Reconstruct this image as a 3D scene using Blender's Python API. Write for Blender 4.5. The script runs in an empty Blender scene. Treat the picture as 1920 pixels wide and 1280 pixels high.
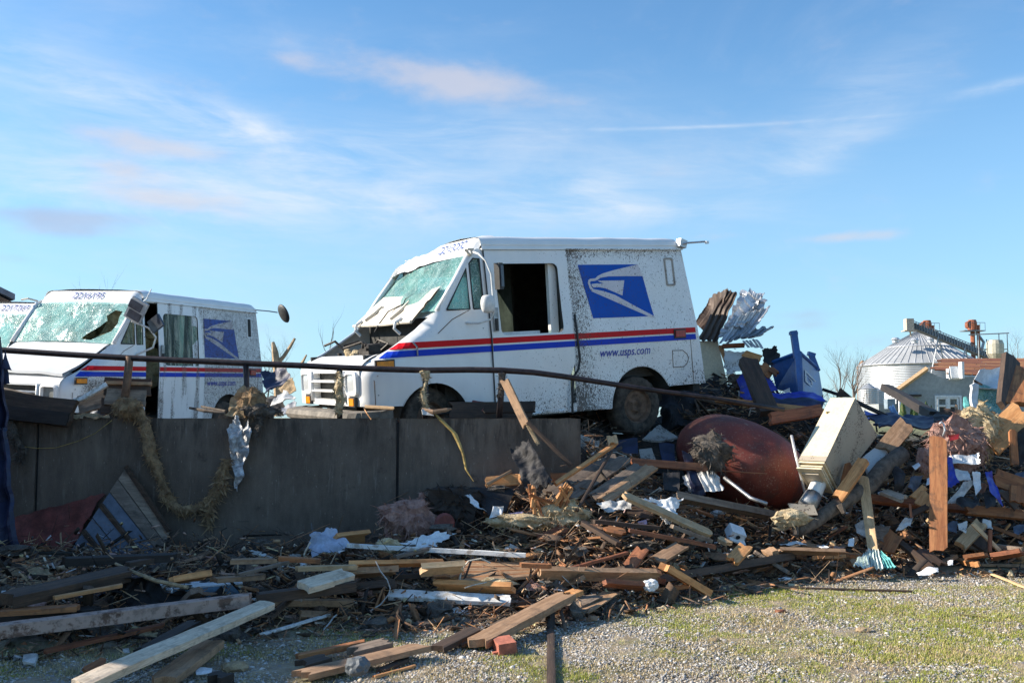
import bpy, bmesh, math, random
import numpy as np
from mathutils import Vector, Matrix, noise
from mathutils.geometry import delaunay_2d_cdt

S = bpy.context.scene
COL = S.collection
R = math.radians
rnd = random.Random(7)

# ------------------------------------------------------------------ camera, sky, sun, exposure
CH, FPX, HZ = 1.35, 1867.0, 783.0
PITCH = math.atan((HZ - 640) / FPX)
cam_d = bpy.data.cameras.new('camera')
cam_d.lens = 36 * FPX / 1920
cam_d.sensor_width = 36
cam_d.clip_end = 2000
cam = bpy.data.objects.new('camera', cam_d)
COL.objects.link(cam)
cam.location = (0, 0, CH)
cam.rotation_euler = (math.pi / 2 + PITCH, 0, 0)
S.camera = cam

SUN_EL, SUN_A = 28.0, 3.0          # elevation; angle by which the sun stands behind the wall line, to the left
sun_dir = Vector((-math.cos(R(SUN_A)) * math.cos(R(SUN_EL)), math.sin(R(SUN_A)) * math.cos(R(SUN_EL)), math.sin(R(SUN_EL))))
sl = bpy.data.lights.new('sun', 'SUN')
sl.energy = 5.0
sl.angle = R(0.53)
sl.color = (1.0, 0.90, 0.76)
so = bpy.data.objects.new('sun', sl)
COL.objects.link(so)
so.rotation_euler = (-sun_dir).to_track_quat('-Z', 'Y').to_euler()

S.view_settings.view_transform = 'Standard'
S.view_settings.look = 'None'
S.view_settings.exposure = 0.9
S.view_settings.gamma = 1.0
S.view_settings.use_curve_mapping = False


class NT:
    """small node helper"""
    def __init__(s, tree):
        s.t = tree; s.n = tree.nodes; s.l = tree.links

    def new(s, typ, **kw):
        n = s.n.new(typ)
        for k, v in kw.items(): setattr(n, k, v)
        return n

    def put(s, sock, v):
        if v is None: return
        if hasattr(v, 'node'): s.l.new(v, sock)
        elif isinstance(v, (tuple, list)) and len(v) == 3 and sock.type == 'RGBA': sock.default_value = (*v, 1)
        else: sock.default_value = v

    def math(s, op, a, b=None, c=None, clamp=False):
        n = s.new('ShaderNodeMath', operation=op, use_clamp=clamp)
        s.put(n.inputs[0], a); s.put(n.inputs[1], b)
        if c is not None: s.put(n.inputs[2], c)
        return n.outputs[0]

    def mix(s, f, a, b):
        n = s.new('ShaderNodeMix', data_type='RGBA')
        s.put(n.inputs[0], f); s.put(n.inputs[6], a); s.put(n.inputs[7], b)
        return n.outputs[2]

    def mul(s, f, a, b):
        n = s.new('ShaderNodeMix', data_type='RGBA', blend_type='MULTIPLY')
        s.put(n.inputs[0], f); s.put(n.inputs[6], a); s.put(n.inputs[7], b)
        return n.outputs[2]

    def ramp(s, v, lo, hi, a=0.0, b=1.0):
        n = s.new('ShaderNodeMapRange', interpolation_type='SMOOTHSTEP')
        s.put(n.inputs[0], v); s.put(n.inputs[1], lo); s.put(n.inputs[2], hi); s.put(n.inputs[3], a); s.put(n.inputs[4], b)
        return n.outputs[0]

    def noise(s, vec, scale, detail=4, rough=0.55, out=0, dist=0.0):
        n = s.new('ShaderNodeTexNoise')
        s.put(n.inputs['Vector'], vec); s.put(n.inputs['Scale'], scale)
        n.inputs['Detail'].default_value = detail; n.inputs['Roughness'].default_value = rough
        n.inputs['Distortion'].default_value = dist
        return n.outputs[out]

    def vor(s, vec, scale, feature='F1', out='Distance', rand=1.0):
        n = s.new('ShaderNodeTexVoronoi', feature=feature)
        s.put(n.inputs['Vector'], vec); n.inputs['Scale'].default_value = scale
        n.inputs['Randomness'].default_value = rand
        return n.outputs[out]

    def scale(s, vec, v):
        n = s.new('ShaderNodeMapping')
        s.put(n.inputs[0], vec); n.inputs['Scale'].default_value = v
        return n.outputs[0]

    def xyz(s, vec):
        n = s.new('ShaderNodeSeparateXYZ'); s.put(n.inputs[0], vec)
        return n.outputs

    def comb(s, x, y, z):
        n = s.new('ShaderNodeCombineXYZ'); s.put(n.inputs[0], x); s.put(n.inputs[1], y); s.put(n.inputs[2], z)
        return n.outputs[0]

    def bump(s, h, strength=0.3, dist=0.01):
        n = s.new('ShaderNodeBump'); n.inputs['Strength'].default_value = strength
        n.inputs['Distance'].default_value = dist; s.put(n.inputs['Height'], h)
        return n.outputs[0]


def mat(name):
    m = bpy.data.materials.new(name)
    m.use_nodes = True
    t = NT(m.node_tree)
    t.b = t.n['Principled BSDF']
    t.out = t.n['Material Output']
    tc = t.new('ShaderNodeTexCoord')
    t.oc = tc.outputs['Object']
    t.gen = tc.outputs['Generated']
    oi = t.new('ShaderNodeObjectInfo')
    t.rand = oi.outputs['Random']
    geo = t.new('ShaderNodeNewGeometry')
    t.pos = geo.outputs['Position']
    t.island = geo.outputs['Random Per Island']
    t.m = m
    return t


def fin(t, col, rough=0.7, metal=0.0, normal=None, **kw):
    t.put(t.b.inputs['Base Color'], col)
    t.put(t.b.inputs['Roughness'], rough)
    t.put(t.b.inputs['Metallic'], metal)
    if normal is not None: t.put(t.b.inputs['Normal'], normal)
    for k, v in kw.items(): t.put(t.b.inputs[k], v)
    return t.m


def simple(name, col, rough=0.7, metal=0.0, var=0.25, sc=6.0, bump=0.15):
    t = mat(name)
    f = t.noise(t.oc, sc, 6, 0.65)
    c = t.mix(t.ramp(f, 0.3, 0.7), tuple(x * (1 - var) for x in col), tuple(min(1, x * (1 + var)) for x in col))
    g = t.noise(t.oc, sc * 9, 3, 0.6)
    c = t.mul(0.5, c, t.mix(t.ramp(g, 0.35, 0.65), (0.7, 0.7, 0.7), (1.0, 1.0, 1.0)))
    return fin(t, c, rough, metal, t.bump(g, bump, 0.01) if bump else None)


# ---- world: physical sky with thin clouds
W = bpy.data.worlds.new('World')
S.world = W
W.use_nodes = True
w = NT(W.node_tree)
for n in list(w.n): w.n.remove(n)
wout = w.new('ShaderNodeOutputWorld')
sky = w.new('ShaderNodeTexSky', sky_type='NISHITA')
sky.sun_disc = False
sky.sun_elevation = R(SUN_EL)
sky.sun_rotation = math.atan2(sun_dir.x, sun_dir.y)
sky.altitude = 100
sky.air_density = 1.0
sky.dust_density = 0.25
sky.ozone_density = 2.2
tc = w.new('ShaderNodeTexCoord')
x_, y_, z_ = w.xyz(tc.outputs['Generated'])
hyp = w.math('SQRT', w.math('ADD', w.math('MULTIPLY', x_, x_), w.math('MULTIPLY', y_, y_)))
az = w.math('ARCTAN2', x_, y_)                    # 0 straight ahead, + to the right
el = w.math('DIVIDE', z_, w.math('MAXIMUM', hyp, 0.02))
# wisps: warped, stretched noise
vec = w.comb(w.math('ADD', w.math('MULTIPLY', az, 1.0), w.math('MULTIPLY', el, 0.7)), w.math('MULTIPLY', el, 3.6), 0.3)
wisp = w.noise(vec, 7.0, 8, 0.62, dist=0.6)
fine = w.noise(w.scale(vec, (1.0, 2.2, 1.0)), 14.0, 6, 0.6, dist=0.5)
puffv = w.comb(az, w.math('MULTIPLY', el, 1.9), 3.1)
puff = w.noise(puffv, 17.0, 7, 0.58)


def blob(px, py, rx, ry, ang, amt):
    """soft elongated patch of cloud standing in one direction of the sky"""
    a0, e0 = math.atan((px - 960) / FPX), (HZ - py) / FPX * math.cos(math.atan((px - 960) / FPX))
    ca, sa = math.cos(R(ang)), math.sin(R(ang))
    du = w.math('SUBTRACT', az, a0); dv = w.math('SUBTRACT', el, e0)
    p = w.math('ADD', w.math('MULTIPLY', du, ca / (rx / FPX)), w.math('MULTIPLY', dv, sa / (rx / FPX)))
    q = w.math('ADD', w.math('MULTIPLY', du, -sa / (ry / FPX)), w.math('MULTIPLY', dv, ca / (ry / FPX)))
    d = w.math('ADD', w.math('MULTIPLY', p, p), w.math('MULTIPLY', q, q))
    return w.math('MULTIPLY', w.math('EXPONENT', w.math('MULTIPLY', d, -1.0)), amt)


def total(lst):
    s = lst[0]
    for q in lst[1:]: s = w.math('ADD', s, q)
    return s


thin = total([blob(200, 170, 330, 45, -14, 1.0), blob(430, 215, 120, 24, -18, 0.7), blob(120, 330, 380, 60, 0, 0.75),
              blob(800, 255, 260, 45, 8, 0.75), blob(1120, 390, 320, 34, -3, 0.95), blob(640, 390, 400, 45, 2, 0.75),
              blob(1130, 345, 70, 24, 0, 0.45), blob(1600, 200, 190, 65, 32, 0.62), blob(1560, 285, 120, 24, 22, 0.5),
              blob(1230, 310, 170, 45, 0, 0.35), blob(1890, 152, 60, 10, 6, 1.0), blob(1350, 228, 260, 3.5, -1, 0.85),
              blob(300, 480, 500, 70, 0, 0.35), blob(760, 320, 620, 110, 2, 0.5), blob(180, 240, 420, 100, -6, 0.35), blob(350, 60, 500, 50, 4, 0.25)])
pink = total([blob(760, 120, 160, 38, -8, 0.95), blob(900, 150, 130, 32, -6, 0.9), blob(560, 105, 90, 22, -12, 0.7),
              blob(270, 262, 150, 24, -5, 1.1), blob(215, 312, 100, 18, -4, 0.9), blob(300, 368, 140, 24, -4, 1.2),
              blob(330, 145, 90, 22, -5, 0.45), blob(1605, 441, 90, 11, 0, 0.95), blob(1350, 440, 60, 8, 0, 0.3)])
dark = total([blob(120, 402, 170, 17, 1, 1.1), blob(130, 430, 90, 15, 0, 0.9), blob(1515, 590, 80, 14, 0, 0.75),
              blob(1490, 612, 90, 10, 0, 0.6), blob(-40, 480, 90, 12, 0, 0.7), blob(480, 620, 200, 26, 0, 0.35),
              blob(1600, 640, 160, 20, 0, 0.45)])
f_thin = w.math('MULTIPLY', thin, w.math('ADD', w.math('MULTIPLY', w.ramp(wisp, 0.22, 0.86), 0.58), w.math('MULTIPLY', w.ramp(fine, 0.28, 0.90), 0.16)), clamp=True)
f_pink = w.math('MULTIPLY', w.ramp(w.math('ADD', w.math('MULTIPLY', pink, 0.62), w.math('MULTIPLY', w.math('SUBTRACT', puff, 0.5), 1.1)), 0.05, 0.85), 0.60, clamp=True)
f_dark = w.math('MULTIPLY', w.ramp(w.math('ADD', w.math('MULTIPLY', dark, 0.62), w.math('MULTIPLY', w.math('SUBTRACT', puff, 0.5), 0.8)), 0.12, 0.8), 0.55, clamp=True)
# elsewhere in the sky: the same sort of thin cloud goes on
gen_v = w.noise(w.scale(tc.outputs['Generated'], (1, 1, 2.6)), 2.6, 7, 0.6, dist=0.5)
f_gen = w.math('MULTIPLY', w.ramp(gen_v, 0.5, 0.8), w.ramp(el, 0.0, 0.15, 0.1, 0.28))
bg = w.new('ShaderNodeBackground'); bg.inputs[1].default_value = 0.105
tint = w.new('ShaderNodeMix', data_type='RGBA', blend_type='MULTIPLY')
tint.inputs[0].default_value = 1.0
w.l.new(sky.outputs[0], tint.inputs[6]); tint.inputs[7].default_value = (0.68, 0.96, 1.09, 1)
w.l.new(tint.outputs[2], bg.inputs[0])


def over(shader, f, col, strength):
    b = w.new('ShaderNodeBackground'); b.inputs[0].default_value = (*col, 1); b.inputs[1].default_value = strength
    m = w.new('ShaderNodeMixShader')
    w.put(m.inputs[0], f); w.l.new(shader, m.inputs[1]); w.l.new(b.outputs[0], m.inputs[2])
    return m.outputs[0]


haze_f = w.ramp(el, -0.02, 0.42, 0.62, 0.0)
sh = over(bg.outputs[0], haze_f, (0.50, 0.76, 1.0), 0.50)
sh = over(sh, f_gen, (0.90, 0.92, 1.0), 0.50)
sh = over(sh, f_thin, (0.84, 0.91, 1.0), 0.54)
sh = over(sh, f_pink, (0.92, 0.85, 0.88), 0.46)
sh = over(sh, f_dark, (0.60, 0.64, 0.86), 0.42)
w.l.new(sh, wout.inputs[0])


# ------------------------------------------------------------------ placing and mesh helpers
_c, _s = math.cos(PITCH), math.sin(PITCH)


def ray(px, py):
    dx = (px - 960) / FPX; u = (640 - py) / FPX
    return Vector((dx, _c - u * _s, _s + u * _c))


def at(px, py, Y):
    d = ray(px, py); k = Y / d.y
    return Vector((0, 0, CH)) + d * k


def atz(px, py, z=0.0):
    d = ray(px, py); k = (z - CH) / d.z
    return Vector((0, 0, CH)) + d * k


def tag(o, label=None, cat=None, group=None, kind=None):
    if label: o['label'] = label
    if cat: o['category'] = cat
    if group: o['group'] = group
    if kind: o['kind'] = kind
    elif cat: o['kind'] = 'thing'
    return o


def thing(name, label, cat, loc=(0, 0, 0), mtx=None, group=None):
    o = bpy.data.objects.new(name, None)
    COL.objects.link(o)
    o.empty_display_size = 0.2
    if mtx is not None: o.matrix_basis = mtx
    else: o.location = loc
    return tag(o, label, cat, group)


def link(name, me, m=None, parent=None, world=True, smooth=False):
    if m is not None and not me.materials: me.materials.append(m)
    if smooth: me.polygons.foreach_set('use_smooth', [True] * len(me.polygons))
    o = bpy.data.objects.new(name, me)
    COL.objects.link(o)
    if parent is not None:
        o.parent = parent
        if world and parent.parent is None:
            o.matrix_parent_inverse = parent.matrix_basis.inverted()
    return o


class MB:
    def __init__(s): s.v = []; s.f = []; s.mi = []; s.mats = []

    def mat_i(s, m):
        if m is None: return 0
        if m not in s.mats: s.mats.append(m)
        return s.mats.index(m)

    def add(s, vs, fs, m=None):
        o = len(s.v); s.v += [tuple(p) for p in vs]; k = s.mat_i(m)
        s.f += [tuple(i + o for i in f) for f in fs]; s.mi += [k] * len(fs)
        return s

    def box(s, c, size, rot=None, m=None):
        hx, hy, hz = size[0] / 2, size[1] / 2, size[2] / 2
        vs = [Vector((x * hx, y * hy, z * hz)) for x in (-1, 1) for y in (-1, 1) for z in (-1, 1)]
        if rot is not None: vs = [rot @ q for q in vs]
        vs = [q + Vector(c) for q in vs]
        return s.add(vs, [(0, 1, 3, 2), (4, 6, 7, 5), (0, 4, 5, 1), (2, 3, 7, 6), (0, 2, 6, 4), (1, 5, 7, 3)], m)

    def hexa(s, b4, t4, m=None):
        """two quads, same winding"""
        return s.add(list(b4) + list(t4), [(3, 2, 1, 0), (4, 5, 6, 7), (0, 1, 5, 4), (1, 2, 6, 5), (2, 3, 7, 6), (3, 0, 4, 7)], m)

    def tube(s, pts, r, n=8, m=None, cap=True):
        pts = [Vector(p) for p in pts]
        rs = r if isinstance(r, (list, tuple)) else [r] * len(pts)
        base = len(s.v); vs = []
        d0 = (pts[1] - pts[0]).normalized()
        up = Vector((0, 0, 1)) if abs(d0.z) < 0.9 else Vector((1, 0, 0))
        a = d0.cross(up).normalized()
        for i, p in enumerate(pts):
            d = (pts[min(i + 1, len(pts) - 1)] - pts[max(i - 1, 0)]).normalized()
            a = (a - d * a.dot(d))
            a = a.normalized() if a.length > 1e-6 else d.orthogonal().normalized()
            b = d.cross(a)
            for k in range(n):
                t = 2 * math.pi * k / n
                vs.append(p + (a * math.cos(t) + b * math.sin(t)) * rs[i])
        fs = []
        for i in range(len(pts) - 1):
            for k in range(n):
                fs.append((i * n + k, i * n + (k + 1) % n, (i + 1) * n + (k + 1) % n, (i + 1) * n + k))
        if cap:
            fs.append(tuple(range(n - 1, -1, -1))); fs.append(tuple((len(pts) - 1) * n + k for k in range(n)))
        return s.add(vs, fs, m)

    def lathe(s, prof, n=24, m=None, axis='Y', c=(0, 0, 0)):
        """profile of (radius, along axis)"""
        vs = []
        for r, h in prof:
            for k in range(n):
                t = 2 * math.pi * k / n
                a, b = r * math.cos(t), r * math.sin(t)
                q = (a, h, b) if axis == 'Y' else ((a, b, h) if axis == 'Z' else (h, a, b))
                vs.append((q[0] + c[0], q[1] + c[1], q[2] + c[2]))
        fs = []
        for i in range(len(prof) - 1):
            for k in range(n):
                fs.append((i * n + k, i * n + (k + 1) % n, (i + 1) * n + (k + 1) % n, (i + 1) * n + k))
        return s.add(vs, fs, m)

    def grid(s, fn, nu, nv, m=None, flip=False):
        vs = [fn(i / nu, j / nv) for j in range(nv + 1) for i in range(nu + 1)]
        fs = []
        for j in range(nv):
            for i in range(nu):
                a = j * (nu + 1) + i
                f = (a, a + 1, a + nu + 2, a + nu + 1)
                fs.append(f[::-1] if flip else f)
        return s.add(vs, fs, m)

    def mesh(s, name):
        me = bpy.data.meshes.new(name)
        me.from_pydata(s.v, [], s.f)
        for m in s.mats: me.materials.append(m)
        if len(s.mats) > 1: me.polygons.foreach_set('material_index', s.mi)
        me.update()
        return me

    def build(s, name, m=None, parent=None, world=True, smooth=False, fix=False):
        me = s.mesh(name)
        if fix:
            bm = bmesh.new(); bm.from_mesh(me); bmesh.ops.recalc_face_normals(bm, faces=bm.faces); bm.to_mesh(me); bm.free()
        return link(name, me, m, parent, world, smooth)


def skin2d(outer, holes=(), step=0.06, keep=None):
    """triangulated flat region with holes and inner grid points: (points2d, triangles)"""
    def inside(p, poly):
        c = False; n = len(poly)
        for i in range(n):
            x1, y1 = poly[i]; x2, y2 = poly[(i + 1) % n]
            if (y1 > p[1]) != (y2 > p[1]) and p[0] < (x2 - x1) * (p[1] - y1) / (y2 - y1) + x1: c = not c
        return c

    def dense(poly):
        o = []
        for i in range(len(poly)):
            a = Vector(poly[i]); b = Vector(poly[(i + 1) % len(poly)])
            k = max(1, int((b - a).length / step))
            for j in range(k): o.append(a.lerp(b, j / k))
        return o
    vs = []; es = []
    for poly in [outer] + list(holes):
        d = dense(poly); o = len(vs); vs += d
        es += [(o + i, o + (i + 1) % len(d)) for i in range(len(d))]
    xs = [p[0] for p in outer]; ys = [p[1] for p in outer]
    x = min(xs) + step / 2
    while x < max(xs):
        y = min(ys) + step / 2
        while y < max(ys):
            p = (x, y)
            if inside(p, outer) and not any(inside(p, h) for h in holes):
                vs.append(Vector(p))
            y += step
        x += step
    r = delaunay_2d_cdt(vs, es, [], 0, 1e-5)
    pts = [tuple(p) for p in r[0]]
    tris = []
    for f in r[2]:
        cx = sum(pts[i][0] for i in f) / len(f); cy = sum(pts[i][1] for i in f) / len(f)
        if inside((cx, cy), outer) and not any(inside((cx, cy), h) for h in holes):
            a, b, c = [pts[i] for i in f[:3]]
            if (b[0] - a[0]) * (c[1] - a[1]) - (b[1] - a[1]) * (c[0] - a[0]) < 0: f = f[::-1]
            tris.append(tuple(f))
    return pts, tris


def rounded(x0, y0, x1, y1, r, n=4):
    o = []
    for cx, cy, a0 in ((x1 - r, y1 - r, 0), (x0 + r, y1 - r, 90), (x0 + r, y0 + r, 180), (x1 - r, y0 + r, 270)):
        for k in range(n + 1):
            a = R(a0 + 90 * k / n)
            o.append((cx + r * math.cos(a), cy + r * math.sin(a)))
    return o


def arc(cx, cy, r, a0, a1, n=14):
    return [(cx + r * math.cos(R(a0 + (a1 - a0) * k / n)), cy + r * math.sin(R(a0 + (a1 - a0) * k / n))) for k in range(n + 1)]


def nz(p, sc=1.0, seed=0.0):
    return noise.noise(Vector((p[0] * sc + seed, p[1] * sc + seed * 1.7, p[2] * sc - seed)))


def nzv(p, sc=1.0, seed=0.0):
    return noise.noise_vector(Vector((p[0] * sc + seed, p[1] * sc + seed * 1.7, p[2] * sc - seed)))


def smooth(t):
    t = max(0.0, min(1.0, t)); return t * t * (3 - 2 * t)
# ------------------------------------------------------------------ materials
def wood(name, a, b, rough=0.75, dirt=0.3, paint=None, ring=26.0):
    t = mat(name)
    v = t.comb(t.math('MULTIPLY', t.xyz(t.oc)[0], 0.09), t.xyz(t.oc)[1], t.xyz(t.oc)[2])
    off = t.math('MULTIPLY', t.rand, 37.0)
    vv = t.new('ShaderNodeVectorMath', operation='ADD'); t.put(vv.inputs[0], v); t.put(vv.inputs[1], t.comb(off, off, off))
    v = vv.outputs[0]
    g = t.noise(v, ring, 6, 0.6, dist=0.5)
    g2 = t.noise(v, ring * 6, 3, 0.6)
    c = t.mix(t.ramp(g, 0.3, 0.7), a, b)
    c = t.mul(0.6, c, t.mix(t.ramp(g2, 0.35, 0.6), (0.62, 0.58, 0.55), (1.0, 1.0, 1.0)))
    c = t.mul(1.0, c, t.mix(t.rand, (0.72, 0.70, 0.70), (1.12, 1.08, 1.02)))
    if paint is not None:
        pf = t.ramp(t.noise(t.oc, 9, 6, 0.7), 0.40, 0.50)
        c = t.mix(pf, c, paint)
    d = t.noise(t.oc, 11, 7, 0.7)
    c = t.mix(t.ramp(d, 0.50, 0.66, 0.0, dirt), c, (0.035, 0.028, 0.022))
    return fin(t, c, rough, 0, t.bump(t.math('ADD', g, g2), 0.35, 0.006))


M = {}
M['fresh'] = wood('fresh_orange_wood', (0.55, 0.25, 0.09), (0.74, 0.40, 0.17), dirt=0.25)
M['blond'] = wood('blond_wood', (0.56, 0.37, 0.20), (0.74, 0.53, 0.31), dirt=0.25)
M['pale'] = wood('pale_wood', (0.58, 0.47, 0.35), (0.74, 0.64, 0.51), dirt=0.35)
M['tan'] = wood('tan_wood', (0.33, 0.20, 0.11), (0.48, 0.31, 0.19), dirt=0.4)
M['grey'] = wood('weathered_wood', (0.17, 0.13, 0.10), (0.30, 0.24, 0.19), dirt=0.45)
M['dark'] = wood('dark_wet_wood', (0.05, 0.032, 0.022), (0.12, 0.075, 0.05), dirt=0.5)
M['char'] = wood('blackened_wood', (0.018, 0.014, 0.012), (0.05, 0.036, 0.028), dirt=0.4)
M['red'] = wood('red_brown_wood', (0.20, 0.065, 0.03), (0.38, 0.15, 0.07), dirt=0.4)
M['rust'] = wood('rusty_plank', (0.28, 0.10, 0.035), (0.45, 0.20, 0.08), dirt=0.5)
M['white'] = wood('white_painted_wood', (0.5, 0.45, 0.38), (0.6, 0.55, 0.5), dirt=0.3, paint=(0.74, 0.74, 0.72))
M['worn'] = wood('worn_painted_wood', (0.16, 0.09, 0.06), (0.3, 0.17, 0.12), dirt=0.5, paint=(0.44, 0.30, 0.24))


def concrete(name):
    t = mat(name)
    x, y, z = t.xyz(t.pos)
    n1 = t.noise(t.pos, 1.3, 6, 0.6)
    streak = t.noise(t.scale(t.pos, (3.2, 3.2, 0.8)), 3.0, 8, 0.72)
    grit = t.noise(t.pos, 120, 2, 0.7)
    c = t.mix(t.ramp(n1, 0.3, 0.7), (0.105, 0.082, 0.066), (0.180, 0.145, 0.118))
    c = t.mul(0.5, c, t.mix(t.ramp(streak, 0.32, 0.66), (0.55, 0.52, 0.50), (1.15, 1.12, 1.05)))
    c = t.mix(t.ramp(grit, 0.60, 0.72, 0, 0.35), c, (0.30, 0.26, 0.22))
    c = t.mix(t.ramp(t.vor(t.scale(t.pos, (1, 1, 0.28)), 30), 0.0, 0.13, 0.6, 0.0), c, (0.42, 0.37, 0.31))
    sn = t.noise(t.scale(t.pos, (11, 11, 0.9)), 2.0, 5, 0.8)
    c = t.mix(t.ramp(sn, 0.56, 0.70, 0, 0.55), c, (0.26, 0.23, 0.20))
    c = t.mix(t.math('MULTIPLY', t.ramp(z, 0.95, 1.33), t.ramp(t.noise(t.scale(t.pos, (5, 5, 1.0)), 2.0, 5, 0.7), 0.45, 0.62, 0, 0.75)), c, (0.035, 0.028, 0.024))
    c = t.mix(t.ramp(t.noise(t.pos, 5, 7, 0.75), 0.60, 0.68, 0, 0.5), c, (0.05, 0.036, 0.028))
    return fin(t, c, 0.92, 0, t.bump(t.math('ADD', grit, streak), 0.45, 0.006))


M['concrete'] = concrete('stained_concrete')
M['slab'] = simple('dock_concrete', (0.26, 0.24, 0.21), 0.9, 0, 0.3, 2.0)


def vanpaint(name, base, kind, rough=0.28):
    """van surface with flung mud specks; kind sets where the mud lies on the vehicle"""
    t = mat(name)
    x, y, z = t.xyz(t.oc)
    n = t.noise(t.oc, 2.4, 5, 0.65)
    n = t.math('SUBTRACT', n, 0.5)
    if kind == 'centre':
        d = t.math('ADD', t.ramp(x, 1.4, 2.5, 0.10, 0.26), t.ramp(x, 2.55, 2.62, 0.0, 0.10))
        d = t.math('ADD', d, t.math('MULTIPLY', t.ramp(x, 2.56, 2.60), t.ramp(x, 2.60, 2.95, 0.40, 0.0)))      # behind the door edge
        d = t.math('ADD', d, t.math('MULTIPLY', t.ramp(x, 2.5, 2.6), t.ramp(z, 1.84, 1.99, 0.0, 0.30)))
        d = t.math('MULTIPLY', d, t.ramp(z, 1.995, 2.005, 1.0, 0.1))
        d = t.math('ADD', d, t.math('MULTIPLY', t.ramp(x, 1.6, 1.9), t.ramp(z, 0.35, 0.75, 0.30, 0.0)))
        d = t.math('ADD', d, t.math('MULTIPLY', n, 0.45))
        speck, ex = 31.0, 0.0
    elif kind == 'left':
        rear = t.math('MULTIPLY', t.ramp(x, 2.80, 2.86), 0.66)
        nose = t.math('MULTIPLY', t.math('MULTIPLY', t.ramp(x, 0.25, 0.55), t.ramp(x, 1.4, 1.6, 1, 0)), t.ramp(z, 0.86, 1.05, 0.85, 0.22))
        dn = t.noise(t.scale(t.oc, (3.5, 1, 0.5)), 2.0, 5, 0.6)
        door = t.math('MULTIPLY', t.math('MULTIPLY', t.ramp(x, 1.7, 1.8), t.ramp(x, 2.78, 2.9, 1, 0)), t.ramp(dn, 0.42, 0.62, 0.04, 0.75))
        d = t.math('MULTIPLY', t.math('ADD', t.math('ADD', rear, nose), t.math('ADD', door, t.math('MULTIPLY', n, 0.30))), t.ramp(z, 1.99, 2.01, 1.0, 0.06))
        speck, ex = 42.0, 1.0
    else:
        d = t.math('ADD', 0.12, t.math('MULTIPLY', n, 0.4)); speck, ex = 45.0, 0.0
    vs = t.new('ShaderNodeMapping'); t.put(vs.inputs[0], t.oc)
    vs.inputs['Rotation'].default_value = (0, R(35), 0); vs.inputs['Scale'].default_value = (1.9, 1, 0.8)
    vo = t.vor(vs.outputs[0], speck)
    vo2 = t.vor(vs.outputs[0], speck * 2.3)
    thr = t.math('MULTIPLY', t.math('MAXIMUM', d, 0.0), 0.62)
    sp = t.ramp(t.math('SUBTRACT', vo, thr), -0.03, 0.03, 1.0, 0.0)
    thr2 = t.math('MULTIPLY', t.math('MAXIMUM', t.math('SUBTRACT', d, 0.12), 0.0), 0.75)
    sp2 = t.ramp(t.math('SUBTRACT', vo2, thr2), -0.04, 0.04, 1.0, 0.0)
    # random drop-out so specks do not form a lattice
    drop = t.ramp(t.noise(t.oc, 21, 3, 0.6), 0.44, 0.56)
    sp = t.math('MULTIPLY', sp, drop, clamp=True)
    msk = t.math('MAXIMUM', sp, sp2)
    film = t.math('MULTIPLY', t.ramp(d, 0.25, 0.9), 0.34)
    wash = t.noise(t.scale(t.oc, (1.2, 1, 0.5)), 4.0, 6, 0.6)
    c = t.mul(0.5, base, t.mix(t.ramp(wash, 0.3, 0.7), (0.86, 0.86, 0.85), (1.0, 1.0, 1.0)))
    c = t.mix(film if ex else t.math('MULTIPLY', film, 0.35), c, (0.30, 0.27, 0.235) if ex else (0.36, 0.33, 0.29))
    c = t.mix(t.math('MULTIPLY', msk, 0.9), c, (0.075, 0.055, 0.042))
    rg = t.ramp(msk, 0, 1, rough, 0.9)
    dent = t.noise(t.oc, 3.0, 3, 0.5)
    return fin(t, c, rg, 0, t.bump(t.math('ADD', t.math('MULTIPLY', msk, 0.12), t.math('MULTIPLY', dent, 0.9)), 0.35, 0.012), **({'Coat Weight': 0.15} if base == WHITE else {'Specular IOR Level': 0.15}))


WHITE, BLUE, REDC, ROYAL = (0.80, 0.80, 0.79), (0.003, 0.085, 0.46), (0.62, 0.008, 0.015), (0.010, 0.05, 0.50)
VP = {}
for k in ('centre', 'left', 'other'):
    VP[k] = {'white': vanpaint('van_white_' + k, WHITE, k), 'blue': vanpaint('van_blue_' + k, BLUE, k, 0.4),
             'red': vanpaint('van_red_' + k, REDC, k, 0.4), 'royal': vanpaint('van_royal_' + k, ROYAL, k, 0.4),
             'feather': vanpaint('van_emblem_white_' + k, (0.66, 0.63, 0.66), k, 0.4)}
M['number'] = simple('number_blue', (0.05, 0.09, 0.30), 0.5, 0, 0.3, 60)
M['letter'] = simple('letter_blue', (0.03, 0.045, 0.35), 0.5, 0, 0.2, 60)
M['rubber'] = simple('tyre_rubber', (0.075, 0.058, 0.044), 0.95, 0, 0.6, 14, 0.6)
M['mudrim'] = simple('muddy_rusty_rim', (0.16, 0.095, 0.06), 0.85, 0, 0.5, 12, 0.5)
M['blackplastic'] = simple('black_plastic', (0.03, 0.029, 0.028), 0.55, 0, 0.4, 10)
M['bumper'] = simple('dusty_bumper', (0.17, 0.15, 0.125), 0.8, 0, 0.45, 6)
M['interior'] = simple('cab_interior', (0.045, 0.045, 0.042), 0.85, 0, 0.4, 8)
M['interior2'] = simple('cab_panel_grey', (0.15, 0.16, 0.155), 0.7, 0, 0.4, 8)
M['engine'] = simple('engine_grime', (0.05, 0.042, 0.035), 0.6, 0.3, 0.6, 14)
M['amber'] = simple('amber_lens', (0.85, 0.27, 0.015), 0.2, 0, 0.2, 30, 0)
M['redlens'] = simple('red_lens', (0.35, 0.02, 0.02), 0.25, 0, 0.3, 30, 0)
M['chrome'] = simple('dull_chrome', (0.42, 0.42, 0.42), 0.6, 0.0, 0.2, 30)
M['steel'] = simple('grey_steel', (0.33, 0.34, 0.35), 0.45, 0.8, 0.3, 12)
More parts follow.
